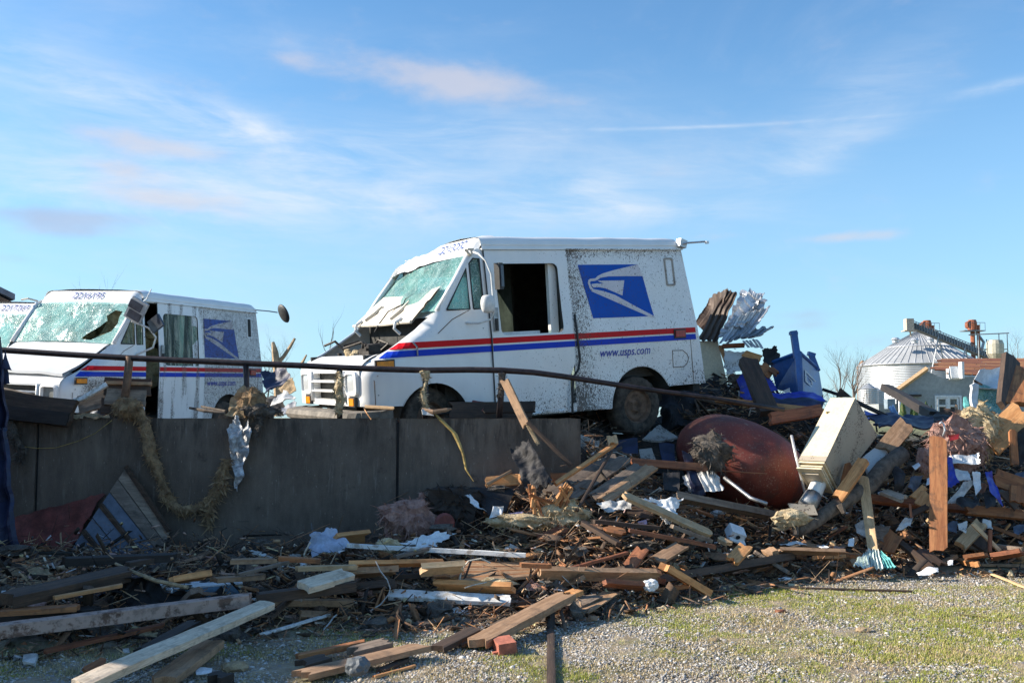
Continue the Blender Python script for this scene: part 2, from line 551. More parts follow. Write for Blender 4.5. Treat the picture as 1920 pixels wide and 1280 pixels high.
M['mirrorwhite'] = simple('mirror_shell_white', (0.72, 0.72, 0.70), 0.4, 0, 0.15, 14)
M['mirrorglass'] = simple('mirror_glass', (0.06, 0.07, 0.09), 0.3, 0.1, 0.3, 10, 0)
M['hood'] = simple('primer_cream_hood', (0.66, 0.60, 0.50), 0.55, 0, 0.18, 7)
M['cream'] = simple('cream_box_metal', (0.76, 0.65, 0.45), 0.5, 0, 0.08, 5)


def headlight():
    t = mat('headlight_glass')
    x, y, z = t.xyz(t.oc)
    rib = t.math('SINE', t.math('MULTIPLY', y, 260.0))
    c = t.mix(t.ramp(rib, -1, 1), (0.5, 0.53, 0.54), (0.78, 0.80, 0.80))
    return fin(t, c, 0.12, 0.35, t.bump(rib, 0.4, 0.004))


M['lamp'] = headlight()


def cracked(name, tint=(0.10, 0.27, 0.25), dens=1.0, alpha=0.88):
    """shattered laminated glass: green-blue sheet full of white fractures"""
    t = mat(name)
    p = t.oc
    wv = t.new('ShaderNodeVectorMath', operation='ADD')
    nn = t.new('ShaderNodeTexNoise'); nn.inputs['Scale'].default_value = 5; nn.inputs['Detail'].default_value = 4; t.put(nn.inputs['Vector'], p)
    sc = t.new('ShaderNodeVectorMath', operation='SCALE'); t.l.new(nn.outputs[1], sc.inputs[0]); sc.inputs[3].default_value = 0.22
    t.l.new(p, wv.inputs[0]); t.l.new(sc.outputs[0], wv.inputs[1])
    v = wv.outputs[0]
    a = t.ramp(t.vor(v, 7, 'DISTANCE_TO_EDGE'), 0.0, 0.012, 0.8, 0)
    b = t.ramp(t.vor(t.scale(v, (1, 1.9, 0.8)), 17, 'DISTANCE_TO_EDGE'), 0.0, 0.035, 0.7, 0)
    c = t.ramp(t.vor(t.scale(v, (1, 1, 2.4)), 52, 'DISTANCE_TO_EDGE'), 0.0, 0.11, 0.7, 0)
    zone = t.ramp(t.noise(p, 2.1, 4, 0.6), 0.36, 0.62)
    zone2 = t.ramp(t.noise(p, 4.5, 5, 0.7), 0.48, 0.72)
    cr = t.math('ADD', t.math('MULTIPLY', c, t.math('ADD', t.math('MULTIPLY', zone, 0.75), 0.15)), t.math('MULTIPLY', t.math('MAXIMUM', a, b), 0.85))
    cr = t.math('MAXIMUM', cr, t.math('MULTIPLY', zone2, 0.55 * dens), clamp=True)
    base = t.mix(t.ramp(t.noise(p, 3.3, 4, 0.6), 0.35, 0.65), tint, tuple(min(1, q * 2.1) for q in tint))
    col = t.mix(cr, base, (0.70, 0.83, 0.80))
    bs = t.b
    fin(t, col, 0.25, 0, t.bump(t.math('ADD', cr, t.noise(p, 8, 3, 0.5)), 0.5, 0.02))
    tr = t.new('ShaderNodeBsdfTransparent'); tr.inputs[0].default_value = (0.62, 0.85, 0.80, 1)
    mx = t.new('ShaderNodeMixShader')
    t.put(mx.inputs[0], t.ramp(cr, 0.0, 0.5, alpha - 0.33, alpha + 0.05)); t.l.new(tr.outputs[0], mx.inputs[1]); t.l.new(bs.outputs[0], mx.inputs[2])
    t.l.new(mx.outputs[0], t.out.inputs[0])
    return t.m


M['cracked'] = cracked('shattered_glass', (0.07, 0.21, 0.19), 0.55, 0.86)
M['cracked_white'] = cracked('shattered_frosted_glass', (0.15, 0.34, 0.31), 1.25, 0.93)


def dimglass():
    t = mat('dim_green_glass')
    f = t.noise(t.scale(t.oc, (6, 1, 0.7)), 3, 5, 0.6)
    fin(t, t.mix(t.ramp(f, 0.4, 0.7), (0.16, 0.22, 0.18), (0.48, 0.48, 0.36)), 0.2)
    tr = t.new('ShaderNodeBsdfTransparent'); tr.inputs[0].default_value = (0.55, 0.72, 0.62, 1)
    mx = t.new('ShaderNodeMixShader')
    t.put(mx.inputs[0], t.ramp(f, 0.35, 0.75, 0.22, 0.7)); t.l.new(tr.outputs[0], mx.inputs[1]); t.l.new(t.b.outputs[0], mx.inputs[2])
    t.l.new(mx.outputs[0], t.out.inputs[0])
    return t.m


M['dimglass'] = dimglass()


def insul(name, a, b):
    t = mat(name)
    n = t.noise(t.pos, 14, 8, 0.75); g = t.noise(t.pos, 90, 3, 0.7)
    c = t.mix(t.ramp(n, 0.3, 0.68), a, b)
    return fin(t, c, 1.0, 0, t.bump(t.math('ADD', n, g), 0.8, 0.03))


M['yellowfluff'] = insul('yellow_fibreglass', (0.36, 0.25, 0.12), (0.78, 0.64, 0.42))
M['pinkfluff'] = insul('pink_fibreglass', (0.26, 0.13, 0.10), (0.58, 0.36, 0.30))
M['tanfluff'] = insul('tan_fibreglass', (0.16, 0.10, 0.055), (0.50, 0.34, 0.19))
M['greyfluff'] = insul('dirty_fibre', (0.06, 0.05, 0.045), (0.20, 0.17, 0.14))


def foil():
    t = mat('crinkled_foil')
    n = t.noise(t.oc, 16, 7, 0.75, dist=1.0)
    c = t.mix(t.ramp(n, 0.35, 0.65), (0.35, 0.36, 0.38), (0.86, 0.88, 0.90))
    return fin(t, c, 0.38, 0.45, t.bump(n, 1.0, 0.03))


M['foil'] = foil()
M['paper'] = simple('white_sheeting', (0.72, 0.73, 0.74), 0.8, 0, 0.15, 12)
M['dirtypaper'] = simple('dirty_white_sheeting', (0.50, 0.49, 0.47), 0.85, 0, 0.4, 10)
M['bluetarp'] = simple('dark_blue_tarp', (0.015, 0.02, 0.055), 0.55, 0, 0.5, 4)
M['royalcloth'] = simple('royal_blue_plastic', (0.02, 0.04, 0.38), 0.4, 0, 0.25, 4)
M['blueplastic'] = simple('blue_metal', (0.015, 0.11, 0.36), 0.4, 0, 0.2, 4)
M['blackroof'] = simple('black_roofing', (0.022, 0.021, 0.023), 0.75, 0, 0.5, 5, 0.5)
M['pipe'] = simple('dark_rail_paint', (0.035, 0.022, 0.022), 0.5, 0.2, 0.6, 14)
M['bark'] = simple('bark', (0.14, 0.11, 0.085), 0.95, 0, 0.45, 14, 0.8)
M['twig'] = simple('winter_twig', (0.19, 0.15, 0.125), 0.9, 0, 0.3, 5)
M['paleroot'] = simple('broken_pale_trunk', (0.42, 0.30, 0.18), 0.9, 0, 0.4, 8)
M['brick'] = simple('red_brick', (0.42, 0.14, 0.09), 0.9, 0, 0.25, 20)
M['bluefoam'] = simple('blue_foam', (0.16, 0.27, 0.38), 0.9, 0, 0.3, 12)
M['galv'] = simple('galvanised_sheet', (0.60, 0.61, 0.63), 0.42, 0.5, 0.2, 5)
M['brownmetal'] = simple('brown_weathered_sheet', (0.07, 0.045, 0.03), 0.6, 0.15, 0.5, 3)
M['slate'] = simple('blue_grey_panel', (0.10, 0.12, 0.165), 0.55, 0.1, 0.3, 4)
M['cloth'] = simple('teal_white_cloth', (0.60, 0.68, 0.64), 0.9, 0, 0.2, 20)
M['teal'] = simple('teal_cloth', (0.12, 0.42, 0.42), 0.9, 0, 0.3, 25)
M['stonegrey'] = simple('dark_grey_stone', (0.10, 0.115, 0.13), 0.6, 0, 0.3, 20)
M['redsheet'] = simple('red_painted_sheet', (0.20, 0.055, 0.045), 0.7, 0, 0.45, 6, 0.4)
M['cable'] = simple('black_cable', (0.012, 0.012, 0.014), 0.5, 0, 0.2, 10)
M['strap'] = simple('yellow_brown_strap', (0.42, 0.30, 0.10), 0.6, 0, 0.4, 9)
M['particle'] = simple('tan_particle_board', (0.40, 0.29, 0.17), 0.95, 0, 0.35, 26, 0.6)
M['splinter'] = wood('splintered_brown_wood', (0.28, 0.12, 0.05), (0.50, 0.25, 0.11), dirt=0.2, ring=40)


def tank():
    t = mat('dark_red_tank_paint')
    n = t.noise(t.oc, 3, 6, 0.6); g = t.noise(t.oc, 55, 3, 0.7)
    c = t.mix(t.ramp(n, 0.3, 0.7), (0.105, 0.022, 0.016), (0.19, 0.036, 0.022))
    c = t.mix(t.ramp(g, 0.58, 0.68, 0, 0.6), c, (0.30, 0.20, 0.15))
    c = t.mix(t.ramp(t.noise(t.scale(t.oc, (1, 1, .4)), 6, 7, 0.7), 0.5, 0.68, 0, 0.7), c, (0.055, 0.03, 0.024))
    c = t.mix(t.ramp(t.noise(t.oc, 9, 6, 0.75), 0.60, 0.66, 0, 0.6), c, (0.24, 0.17, 0.13))
    c = t.mix(t.ramp(t.vor(t.oc, 22), 0.0, 0.10, 0.8, 0), c, (0.45, 0.36, 0.28))
    return fin(t, c, 0.62, 0, t.bump(g, 0.2, 0.006))


M['tank'] = tank()


def specked(name, base, dens=0.16, scale=55, spot=(0.10, 0.075, 0.055)):
    t = mat(name)
    vo = t.vor(t.scale(t.oc, (1.0, 1.0, 1.4)), scale)
    dr = t.noise(t.oc, 5, 5, 0.6)
    s = t.ramp(t.math('SUBTRACT', vo, t.math('MULTIPLY', t.ramp(dr, 0.3, 0.7), dens * 2.2)), -0.03, 0.03, 0.85, 0)
    c = t.mul(0.5, base, t.mix(t.ramp(dr, 0.3, 0.7), (1, 1, 1), (0.8, 0.78, 0.75)))
    return fin(t, t.mix(s, c, spot), 0.6, 0, t.bump(s, 0.2, 0.004))


M['shadedcreamspeck'] = specked('shaded_cream_mud_specks', (0.40, 0.34, 0.26), 0.24, 42)  # shade of the box's unlit faces put into a darker cream, plus mud specks
M['whitespeck'] = specked('white_panel_mud_specks', (0.66, 0.66, 0.64), 0.18, 45)
M['mudspeck'] = specked('mud_covered_panel', (0.33, 0.30, 0.26), 0.28, 45)
# ------------------------------------------------------------------ the delivery vans
# van frame: X from the front bumper to the rear, Y from the near (left) side to the far side, Z up
VW = 1.88
HOODL = [(0.2, 0.87), (0.25, 0.92), (0.5, 1.04), (0.8, 1.22), (1.0, 1.36), (1.09, 1.40)]


def hoodz(x):
    for (a, za), (b, zb) in zip(HOODL, HOODL[1:]):
        if x <= b: return za + (zb - za) * max(0, (x - a)) / (b - a)
    return 1.40


def inset(x, z):
    i = 0.0
    if z > 1.1: i += 0.083 * (z - 1.1) / 0.9
    if x < 0.5: i += 0.15 * (1 - math.sqrt(max(0.0, 1 - min(1.0, (0.5 - x) / 0.3) ** 2)))
    if x < 1.09:
        h = hoodz(x); t = min(1.0, max(0.0, (z - (h - 0.12)) / 0.12))
        k = smooth((1.09 - x) / 0.25)
        i += 0.13 * (1 - math.sqrt(1 - t * t)) * k
    return i


def side_pt(x, z, off=0.0, far=False, dent=0.0):
    y = inset(x, z) + off
    if dent: y += dent * nz((x, 0, z), 2.6, 4.0)
    return (x, VW - y, z) if far else (x, y, z)


def side_mesh(mb, outer, holes, off=0.0, far=False, step=0.055, dent=0.0):
    pts, tr = skin2d(outer, holes, step)
    vs = [side_pt(x, z, off, far, dent) for x, z in pts]
    mb.add(vs, [t[::-1] if far else t for t in tr])
    return mb


def side_outline():
    o = [(0.2, 0.87), (0.2, 0.52), (0.56, 0.50)]
    o += [p for p in arc(0.90, 0.32, 0.375, 152, 0, 16)] + [(1.29, 0.305), (3.03, 0.27)]
    o += [p for p in arc(3.46, 0.28, 0.42, 180, 27, 18)] + [(3.85, 0.455), (4.40, 0.455), (4.205, 2.0), (1.50, 2.0), (1.42, 1.95), (1.02, 1.40)]
    o += [p for p in reversed(HOODL[1:-2])]
    return o


TRI1 = [(1.10, 1.395), (1.36, 1.395), (1.36, 1.80)]
TRI2 = [(1.40, 1.395), (1.52, 1.395), (1.52, 1.90), (1.45, 1.90), (1.40, 1.85)]


def text_on(body, size, mtx, parent, name, m, shear=0.0, space=1.0, align='CENTER', xs=1.0, wrap=None, bold=0.0):
    c = bpy.data.curves.new(name, 'FONT')
    c.body = body; c.size = size; c.align_x = align; c.align_y = 'CENTER'; c.shear = shear; c.space_character = space
    c.resolution_u = 3; c.offset = bold
    tmp = bpy.data.objects.new(name, c); COL.objects.link(tmp)
    dg = bpy.context.evaluated_depsgraph_get()
    me = bpy.data.meshes.new_from_object(tmp.evaluated_get(dg))
    bpy.data.objects.remove(tmp); bpy.data.curves.remove(c)
    me.transform(Matrix.Diagonal((xs, 1, 1, 1)))
    me.transform(mtx)
    me.materials.clear(); me.materials.append(m)
    if wrap:
        for v in me.vertices: v.co.x = wrap(v.co.z) - 0.018
    return link(name, me, None, parent, world=False)


def brow_x(z):
    prof = [(1.40, 1.935), (1.425, 1.965), (1.455, 2.02), (1.50, 2.08), (1.56, 2.125), (1.66, 2.148)]
    for (xa, za), (xb, zb) in zip(prof, prof[1:]):
        if z <= zb: return xa + (xb - xa) * (z - za) / (zb - za)
    return 1.66


def frame3(o, ex, ey):
    ex = Vector(ex).normalized(); ey = Vector(ey).normalized(); ez = ex.cross(ey)
    m = Matrix.Identity(4)
    for i in range(3): m[i][0], m[i][1], m[i][2], m[i][3] = ex[i], ey[i], ez[i], o[i]
    return m


EAGLE_BLUE = [(2.726, 1.828), (3.549, 1.827), (3.598, 1.695), (3.694, 1.246), (2.855, 1.251)]
EAGLE_W1 = [(3.549, 1.827), (3.598, 1.695), (3.119, 1.698), (3.015, 1.685), (2.963, 1.659), (2.926, 1.651), (2.875, 1.65), (2.863, 1.634), (2.875, 1.593), (2.898, 1.564), (3.034, 1.538), (3.179, 1.493), (3.694, 1.246), (3.701, 1.23), (3.624, 1.242), (2.875, 1.538), (2.849, 1.577), (2.834, 1.629), (2.847, 1.664), (2.87, 1.675), (2.942, 1.68), (2.973, 1.703), (3.048, 1.731), (3.198, 1.765)]
EAGLE_W2 = [(2.969, 1.653), (3.328, 1.651), (3.279, 1.485), (3.181, 1.523), (3.066, 1.566), (2.979, 1.583), (2.899, 1.581), (2.879, 1.605), (2.884, 1.619), (2.953, 1.624), (3.047, 1.62), (2.997, 1.638)]


def wheel(parent, x, y, z, far=False, steer=0.0, flat=0.0):
    s = -1 if far else 1
    me_t = MB()
    prof = [(0.185, 0.0), (0.20, -0.008), (0.26, -0.014), (0.305, 0.002), (0.322, 0.03), (0.325, 0.07), (0.325, 0.13), (0.322, 0.165), (0.30, 0.195), (0.2, 0.2)]
    n = 56
    vs = []
    for r, h in prof:
        for k in range(n):
            t = 2 * math.pi * k / n
            rr = r + (0.007 if (k % 2 and r > 0.30) else 0)
            vs.append((rr * math.cos(t), h, rr * math.sin(t)))
    fs = [(i * n + k, i * n + (k + 1) % n, (i + 1) * n + (k + 1) % n, (i + 1) * n + k) for i in range(len(prof) - 1) for k in range(n)]
    rot = Matrix.Translation((x, y, z)) @ Matrix.Rotation(steer, 4, 'Z') @ Matrix.Diagonal((1, s, 1, 1))
    me_t.add([rot @ Vector(v) for v in vs], fs)
    wh = me_t.build('wheel', M['rubber'], parent, False, True, True)
    rim = MB()
    pr = [(0.0, 0.045), (0.035, 0.04), (0.05, 0.02), (0.06, 0.035), (0.085, 0.05), (0.12, 0.045), (0.15, 0.03), (0.165, 0.05), (0.178, 0.02), (0.186, -0.002), (0.193, 0.0), (0.19, 0.03)]
    rim.lathe(pr, 28)
    for k in range(5):
        a = k * 2 * math.pi / 5
        rim.lathe([(0.0, 0.022), (0.009, 0.022), (0.009, 0.05)], 6, None, 'Y', (0.05 * math.cos(a) * 1.3, 0, 0.05 * math.sin(a) * 1.3))
    rim.v = [tuple(rot @ Vector(v)) for v in rim.v]
    rim.build('rim', M['mudrim'], wh, False, True, True)
    return wh


def make_van(o):
    """o: dict of what differs from van to van"""
    kind = o['paint']; P = VP[kind]; WH = P['white']
    root = thing('delivery_van', o['label'], 'van', mtx=o['mtx'], group='white postal delivery vans')
    K = dict(parent=root, world=False)
    dent = o.get('dent', 0.006)
    # ---- body: both sides, roof, rear wall, nose shell
    b = MB()
    dx0, dx1 = 1.575, 2.575
    hole_door = [(dx0, 0.37), (dx1, 0.37), (dx1, 1.975), (dx0, 1.975)]
    side_mesh(b, side_outline(), [hole_door, TRI1, TRI2], dent=dent)
    side_mesh(b, side_outline(), [hole_door, TRI1, TRI2], far=True, dent=dent)
    # thickness of the sides round the door hole (returns)
    for (x0, z0), (x1, z1) in zip(hole_door, hole_door[1:] + hole_door[:1]):
        for far in (False, True):
            a, c_ = side_pt(x0, z0, 0, far), side_pt(x1, z1, 0, far)
            d, e = side_pt(x0, z0, 0.05, far), side_pt(x1, z1, 0.05, far)
            b.add([a, c_, e, d], [(0, 1, 2, 3)])
    # rear wall
    b.grid(lambda u, v: (4.40 - 0.195 * (v * 1.545) / 1.545, inset(4.3, 0.455 + 1.545 * v) + u * (VW - 2 * inset(4.3, 0.455 + 1.545 * v)), 0.455 + 1.545 * v), 8, 8)
    # wheel wells
    for cx, cz, r, a0, a1 in ((0.90, 0.32, 0.385, 180, 0), (3.46, 0.28, 0.43, 180, 20)):
        pa = arc(cx, cz, r, a0, a1, 14)
        for far in (False, True):
            ys = (0.0, 0.45) if not far else (VW, VW - 0.45)
            for (xa, za), (xb, zb) in zip(pa, pa[1:]):
                b.add([(xa, ys[0], za), (xb, ys[0], zb), (xb, ys[1], zb), (xa, ys[1], za)], [(0, 1, 2, 3)], M['interior'])
            b.add([(cx - r, ys[1], cz - 0.1), (cx + r, ys[1], cz - 0.1), (cx + r, ys[1], cz + r), (cx - r, ys[1], cz + r)], [(0, 1, 2, 3)], M['interior'])
    b.mats = [WH if m is None else m for m in b.mats]
    bb = MB(); bb.v = b.v; bb.f = b.f; bb.mats = [WH, M['interior']]
    bb.mi = []
    # rebuild indices: interior faces come last
    nint = 0
    for i in range(len(b.f)): pass
    n_int = 2 * 2 * 15
    bb.mi = [0] * (len(b.f) - n_int) + [1] * n_int
    bb.build('body', None, fix=False, smooth=True, **K)
    # ---- roof with rounded edges
    roof = MB()
    cr = o.get('roof_crush', 0.0)

    def roof_fn(u, v):
        x = 1.56 + (4.215 - 1.56) * u
        prof = [(0.075, 2.0), (0.078, 2.03), (0.095, 2.085), (0.13, 2.12), (0.2, 2.135), (0.5, 2.15), (VW / 2, 2.155), (VW - 0.5, 2.15), (VW - 0.2, 2.135), (VW - 0.13, 2.12), (VW - 0.095, 2.085), (VW - 0.078, 2.03), (VW - 0.075, 2.0)]
        k = v * (len(prof) - 1); i = min(len(prof) - 2, int(k)); f = k - i
        y = prof[i][0] * (1 - f) + prof[i + 1][0] * f; z = prof[i][1] * (1 - f) + prof[i + 1][1] * f
        z -= 0.05 * max(0, u - 0.97) / 0.03 * (z - 2.0) / 0.15
        if cr:
            w_ = smooth((y / VW - 0.30) / 0.6) * smooth((2.35 - x) / 0.8)
            z -= cr * w_ * 0.75 * smooth((z - 1.99) / 0.1)
            z += 0.03 * nz((x, y, 4), 7.0, 3.0) * w_
        z += 0.012 * nz((x, y, 0), 3.0, 2.0) * smooth((z - 2.02) / 0.1)
        return (x, y, z)
    roof.grid(roof_fn, 40, 24)
    roof.add([roof_fn(1, j / 24) for j in range(25)], [tuple(range(25))])
    roof.build('roof', WH, smooth=True, **K)
    # brow above the windscreen
    brow = MB()

    def brow_fn(u, v):
        prof = [(1.40, 1.935), (1.425, 1.965), (1.455, 2.02), (1.50, 2.08), (1.56, 2.125), (1.66, 2.148), (1.75, 2.155)]
        k = v * (len(prof) - 1); i = min(len(prof) - 2, int(k)); f = k - i
        x = prof[i][0] * (1 - f) + prof[i + 1][0] * f; z = prof[i][1] * (1 - f) + prof[i + 1][1] * f
        y0 = 0.07 + 0.05 * v; y = y0 + u * (VW - 2 * y0)
        e = min(u, 1 - u)
        if e < 0.08: z -= 0.05 * (1 - e / 0.08) ** 2; x += 0.06 * (1 - e / 0.08) ** 2
        if cr:
            w_ = smooth((u - 0.42) / 0.55)
            z -= cr * w_ * (0.6 + 0.4 * v) * 0.75; x -= cr * 0.5 * w_ * (1 - v)
            q = nzv((x * 1.0, y, z), 6.0, 3.0); q2 = nzv((x, y, z), 14.0, 8.0)
            z += (0.045 * q.x + 0.02 * q2.x) * smooth((u - 0.42) / 0.3); x += (0.04 * q.y + 0.015 * q2.y) * smooth((u - 0.42) / 0.3)
        return (x, y, z)
    brow.grid(brow_fn, 40, 12)
    brow.build('brow', WH, smooth=not cr, **K)
    # drip rails along both roof edges
    for yy in (0.066, VW - 0.066):
        g = MB()
        g.box((2.88, yy, 1.995), (2.66, 0.03, 0.016)); g.box((2.88, yy + (0.012 if yy < 1 else -0.012), 2.042), (2.66, 0.012, 0.014))
        g.build('drip_rail', WH, **K)
    # ---- nose: face, corner pieces are in the sides
    f0 = 0.15
    face = MB()
    gy0, gy1, gz0, gz1 = 0.50, 1.30, 0.575, 0.835
    bars = 3; hgt = (gz1 - gz0 - 0.05) / bars
    holes = [rounded(gy0, gz0 + i * (hgt + 0.025), gy1, gz0 + i * (hgt + 0.025) + hgt, 0.02, 2) for i in range(bars)]
    pts, tr = skin2d([(f0, 0.52), (VW - f0, 0.52), (VW - f0, 0.86), (f0, 0.86)], holes, 0.06)
    face.add([(0.2 - 0.025 * (1 - ((y - VW / 2) / 0.8) ** 2), y, z) for y, z in pts], [t[::-1] for t in tr])
    for h in holes:
        for (ya, za), (yb, zb) in zip(h, h[1:] + h[:1]):
            face.add([(0.18, ya, za), (0.18, yb, zb), (0.25, yb, zb), (0.25, ya, za)], [(0, 1, 2, 3)])
    # rolled edge between face and hood
    face.grid(lambda u, v: (0.2 - 0.025 * (1 - ((f0 + u * (VW - 2 * f0) - VW / 2) / 0.8) ** 2) * (1 - v) + (0.21 * v ** 1.4), f0 + u * (VW - 2 * f0), 0.86 + 0.085 * math.sin(v * math.pi / 2) + 0.055 * v), 16, 8)
    face.build('front_face', WH, smooth=False, **K)
    MB().add([(0.26, gy0 - .1, gz0 - .1), (0.26, gy1 + .1, gz0 - .1), (0.26, gy1 + .1, gz1 + .1), (0.26, gy0 - .1, gz1 + .1)], [(0, 3, 2, 1)]).build('radiator', M['interior'], **K)
    # grille surround posts, scalloped
    gs = MB()
    for yy in (gy0 - 0.03, gy1 + 0.03):
        gs.tube([(0.172, yy, gz0 - 0.02), (0.168, yy, 0.7), (0.172, yy, gz1 + 0.02)], 0.018, 8)
    for i in (0, 1):
        zz = gz0 + (i + 1) * hgt + i * 0.025 + 0.0125
        gs.tube([(0.168, gy0 - 0.03, zz), (0.158, 0.9, zz), (0.168, gy1 + 0.03, zz)], 0.011, 8)
    gs.build('grille', WH, smooth=True, **K)
    for yc in (0.30, VW - 0.38):
        bez = MB()
        o_ = rounded(yc - 0.135, 0.62, yc + 0.135, 0.85, 0.05, 3); i_ = rounded(yc - 0.105, 0.65, yc + 0.105, 0.825, 0.03, 3)
        nn = len(o_)
        bez.add([(0.165, y, z) for y, z in o_] + [(0.155, y, z) for y, z in i_] + [(0.20, y, z) for y, z in o_] + [(0.185, y, z) for y, z in i_],
                [(k, (k + 1) % nn, nn + (k + 1) % nn, nn + k) for k in range(nn)] + [(2 * nn + k, 2 * nn + (k + 1) % nn, (k + 1) % nn, k) for k in range(nn)] + [(nn + k, nn + (k + 1) % nn, 3 * nn + (k + 1) % nn, 3 * nn + k) for k in range(nn)])
        hb = bez.build('headlight', WH, smooth=False, **K)
        if not o.get('no_lamps'):
            le = MB(); le.grid(lambda u, v: (0.175 - 0.012 * math.sin(u * math.pi) * math.sin(v * math.pi), yc - 0.105 + 0.21 * u, 0.65 + 0.175 * v), 8, 8, flip=True)
            le.build('lens', M['lamp'], hb, False, True)
        else:
            MB().box((0.19, yc, 0.737), (0.006, 0.21, 0.175)).build('lens', M['interior2'], hb, False)
    for yc in (0.27, VW - 0.45):
        MB().box((0.172, yc, 0.562), (0.03, 0.145, 0.09)).build('lamp_bezel', M['blackplastic'], **K)
        MB().box((0.160, yc, 0.562), (0.02, 0.115, 0.068)).build('turn_signal', M['amber'], **K)
    # bumper
    bp = MB()
    prof = [(0.06, 0.40), (0.02, 0.42), (0.0, 0.46), (0.02, 0.505), (0.10, 0.515), (0.19, 0.515)]

    def bump_fn(u, v):
        k = v * (len(prof) - 1); i = min(len(prof) - 2, int(k)); f = k - i
        x = prof[i][0] * (1 - f) + prof[i + 1][0] * f; z = prof[i][1] * (1 - f) + prof[i + 1][1] * f
        y = -0.03 + u * (VW + 0.06); e = min(y + 0.03, VW + 0.03 - y)
        if e < 0.22: x += (1 - math.sqrt(max(0, 1 - (1 - e / 0.22) ** 2))) * 0.30
        return (x, y, z - 0.035)
    bp.grid(bump_fn, 30, 10, flip=True)
    bp.box((0.30, 0.03, 0.42), (0.32, 0.05, 0.10)); bp.box((0.30, VW - 0.03, 0.42), (0.32, 0.05, 0.10))
    bp.build('bumper', M['bumper'], **K)
    # ---- hood / engine bay
    hood_open = o.get('hood') == 'torn'
    if hood_open:
        ap = MB(); ap.box((0.64, 0.24, 0.75), (0.7, 0.03, 0.5)); ap.box((0.64, VW - 0.24, 0.75), (0.7, 0.03, 0.5)); ap.box((1.02, VW / 2, 0.95), (0.03, 1.5, 0.75)); ap.box((0.33, VW / 2, 0.78), (0.03, 1.4, 0.22))
        ap.build('engine_bay', M['interior'], **K)
        en = MB(); r2 = random.Random(3)
        en.box((0.66, 0.95, 0.78), (0.45, 0.5, 0.34)); en.lathe([(0, 0), (0.13, 0), (0.15, 0.03), (0.15, 0.10), (0.1, 0.13), (0, 0.13)], 16, None, 'Z', (0.7, 0.85, 0.98))
        for i in range(26):
            c_ = Vector((r2.uniform(0.42, 0.95), r2.uniform(0.4, 1.5), r2.uniform(0.85, 1.08)))
            en.box(c_, (r2.uniform(.03, .12), r2.uniform(.03, .12), r2.uniform(.03, .1)), Matrix.Rotation(r2.uniform(0, 3), 3, 'Z'))
        for i in range(9):
            a = Vector((r2.uniform(0.4, 0.9), r2.uniform(0.4, 1.5), r2.uniform(0.9, 1.05)))
            c_ = a + Vector((r2.uniform(-.3, .3), r2.uniform(-.4, .4), r2.uniform(-.05, .1)))
            en.tube([a, (a + c_) / 2 + Vector((0, 0, 0.08)), c_], 0.014, 6)
        en.build('engine', M['engine'], **K)
        fl = MB()
        for i in range(7):
            c_ = Vector((0.5 + r2.uniform(-.1, .12), 1.0 + r2.uniform(-.25, .25), 1.02 + r2.uniform(-.03, .05)))
            fl.lathe([(0, -.03), (.03, -.02), (.04, 0), (.03, .025), (0, .035)], 7, None, 'Z', c_)
        fl.build('debris_lump', M['yellowfluff'], **K)
        # far fender flange line that still stands
        ff = MB()
        for yy in (VW - 0.22,):
            pts_ = [(x, yy, hoodz(x) + 0.012) for x in (0.3, 0.45, 0.6, 0.8, 1.0)]
            ff.tube(pts_, 0.014, 6)
        ff.build('fender_flange', WH, **K)
        # hood panel flung back on the windscreen, underside showing
        c4 = [Vector((1.13, 1.50, 1.60)), Vector((1.13, 0.16, 1.63)), Vector((0.88, 0.36, 1.28)), Vector((0.86, 1.78, 1.30))]
        nrm = (c4[1] - c4[0]).cross(c4[3] - c4[0]).normalized()
        hp = MB()

        def hf(u, v, k=0.0):
            p = c4[0].lerp(c4[1], u).lerp(c4[3].lerp(c4[2], u), v)
            q = nz(p, 4, 9) * 0.014 + nz(p, 13, 2) * 0.004
            q += 0.05 * math.sin(u * math.pi) * (1 - v) - 0.012 * (abs(v - 0.45) < 0.06)
            return p + nrm * (q + k)
        hp.grid(lambda u, v: hf(u, v), 26, 14)
        hp.grid(lambda u, v: hf(u, v, 0.02 if nrm.x < 0 else -0.02), 26, 14, flip=True)
        h_o = hp.build('hood', M['hood'], **K)
        sgn = 1 if nrm.x < 0 else -1
        for u0, v0, v1 in ((0.18, 0.35, 0.85), (0.62, 0.30, 0.86)):
            rb = MB(); rb.tube([hf(u0, v0, sgn * .03), hf(u0 + 0.02, (v0 + v1) / 2, sgn * .035), hf(u0, v1, sgn * .03)], 0.022, 5)
            rb.build('hood_rib', M['hood'], h_o, False)
        rb = MB(); rb.tube([hf(0.0, 0.98, sgn * .02), hf(0.5, 1.0, sgn * .02), hf(1, 0.98, sgn * .02)], 0.016, 6)
        rb.build('hood_rib', M['hood'], h_o, False)
        ln = MB(); ln.tube([hf(0.55, 0.02, sgn * .04), hf(0.5, 0.2, sgn * .05), hf(0.55, 0.35, sgn * .04), hf(0.45, 0.6, sgn * .05), hf(0.48, 1.0, sgn * .03), hf(0.5, 1.2, sgn * .0)], 0.007, 5)
        ln.build('washer_hose', M['cable'], h_o, False)
        # hinge arms
        for u0 in (0.12, 0.80):
            e0 = hf(u0, 0.86, sgn * .03); e1 = hf(u0 + .02, 1.0, sgn * .03)
            hh = MB(); hh.tube([e0, e1 + Vector((-.03, 0, 0)), e1 + Vector((-.05, -.01, -.06)), e1 + Vector((.0, -.04, -.12))], 0.016, 6)
            hh.build('hinge', M['mirrorwhite'], h_o, False)
    else:
        hd = MB()
        lift = o.get('hood_lift', 0.0)

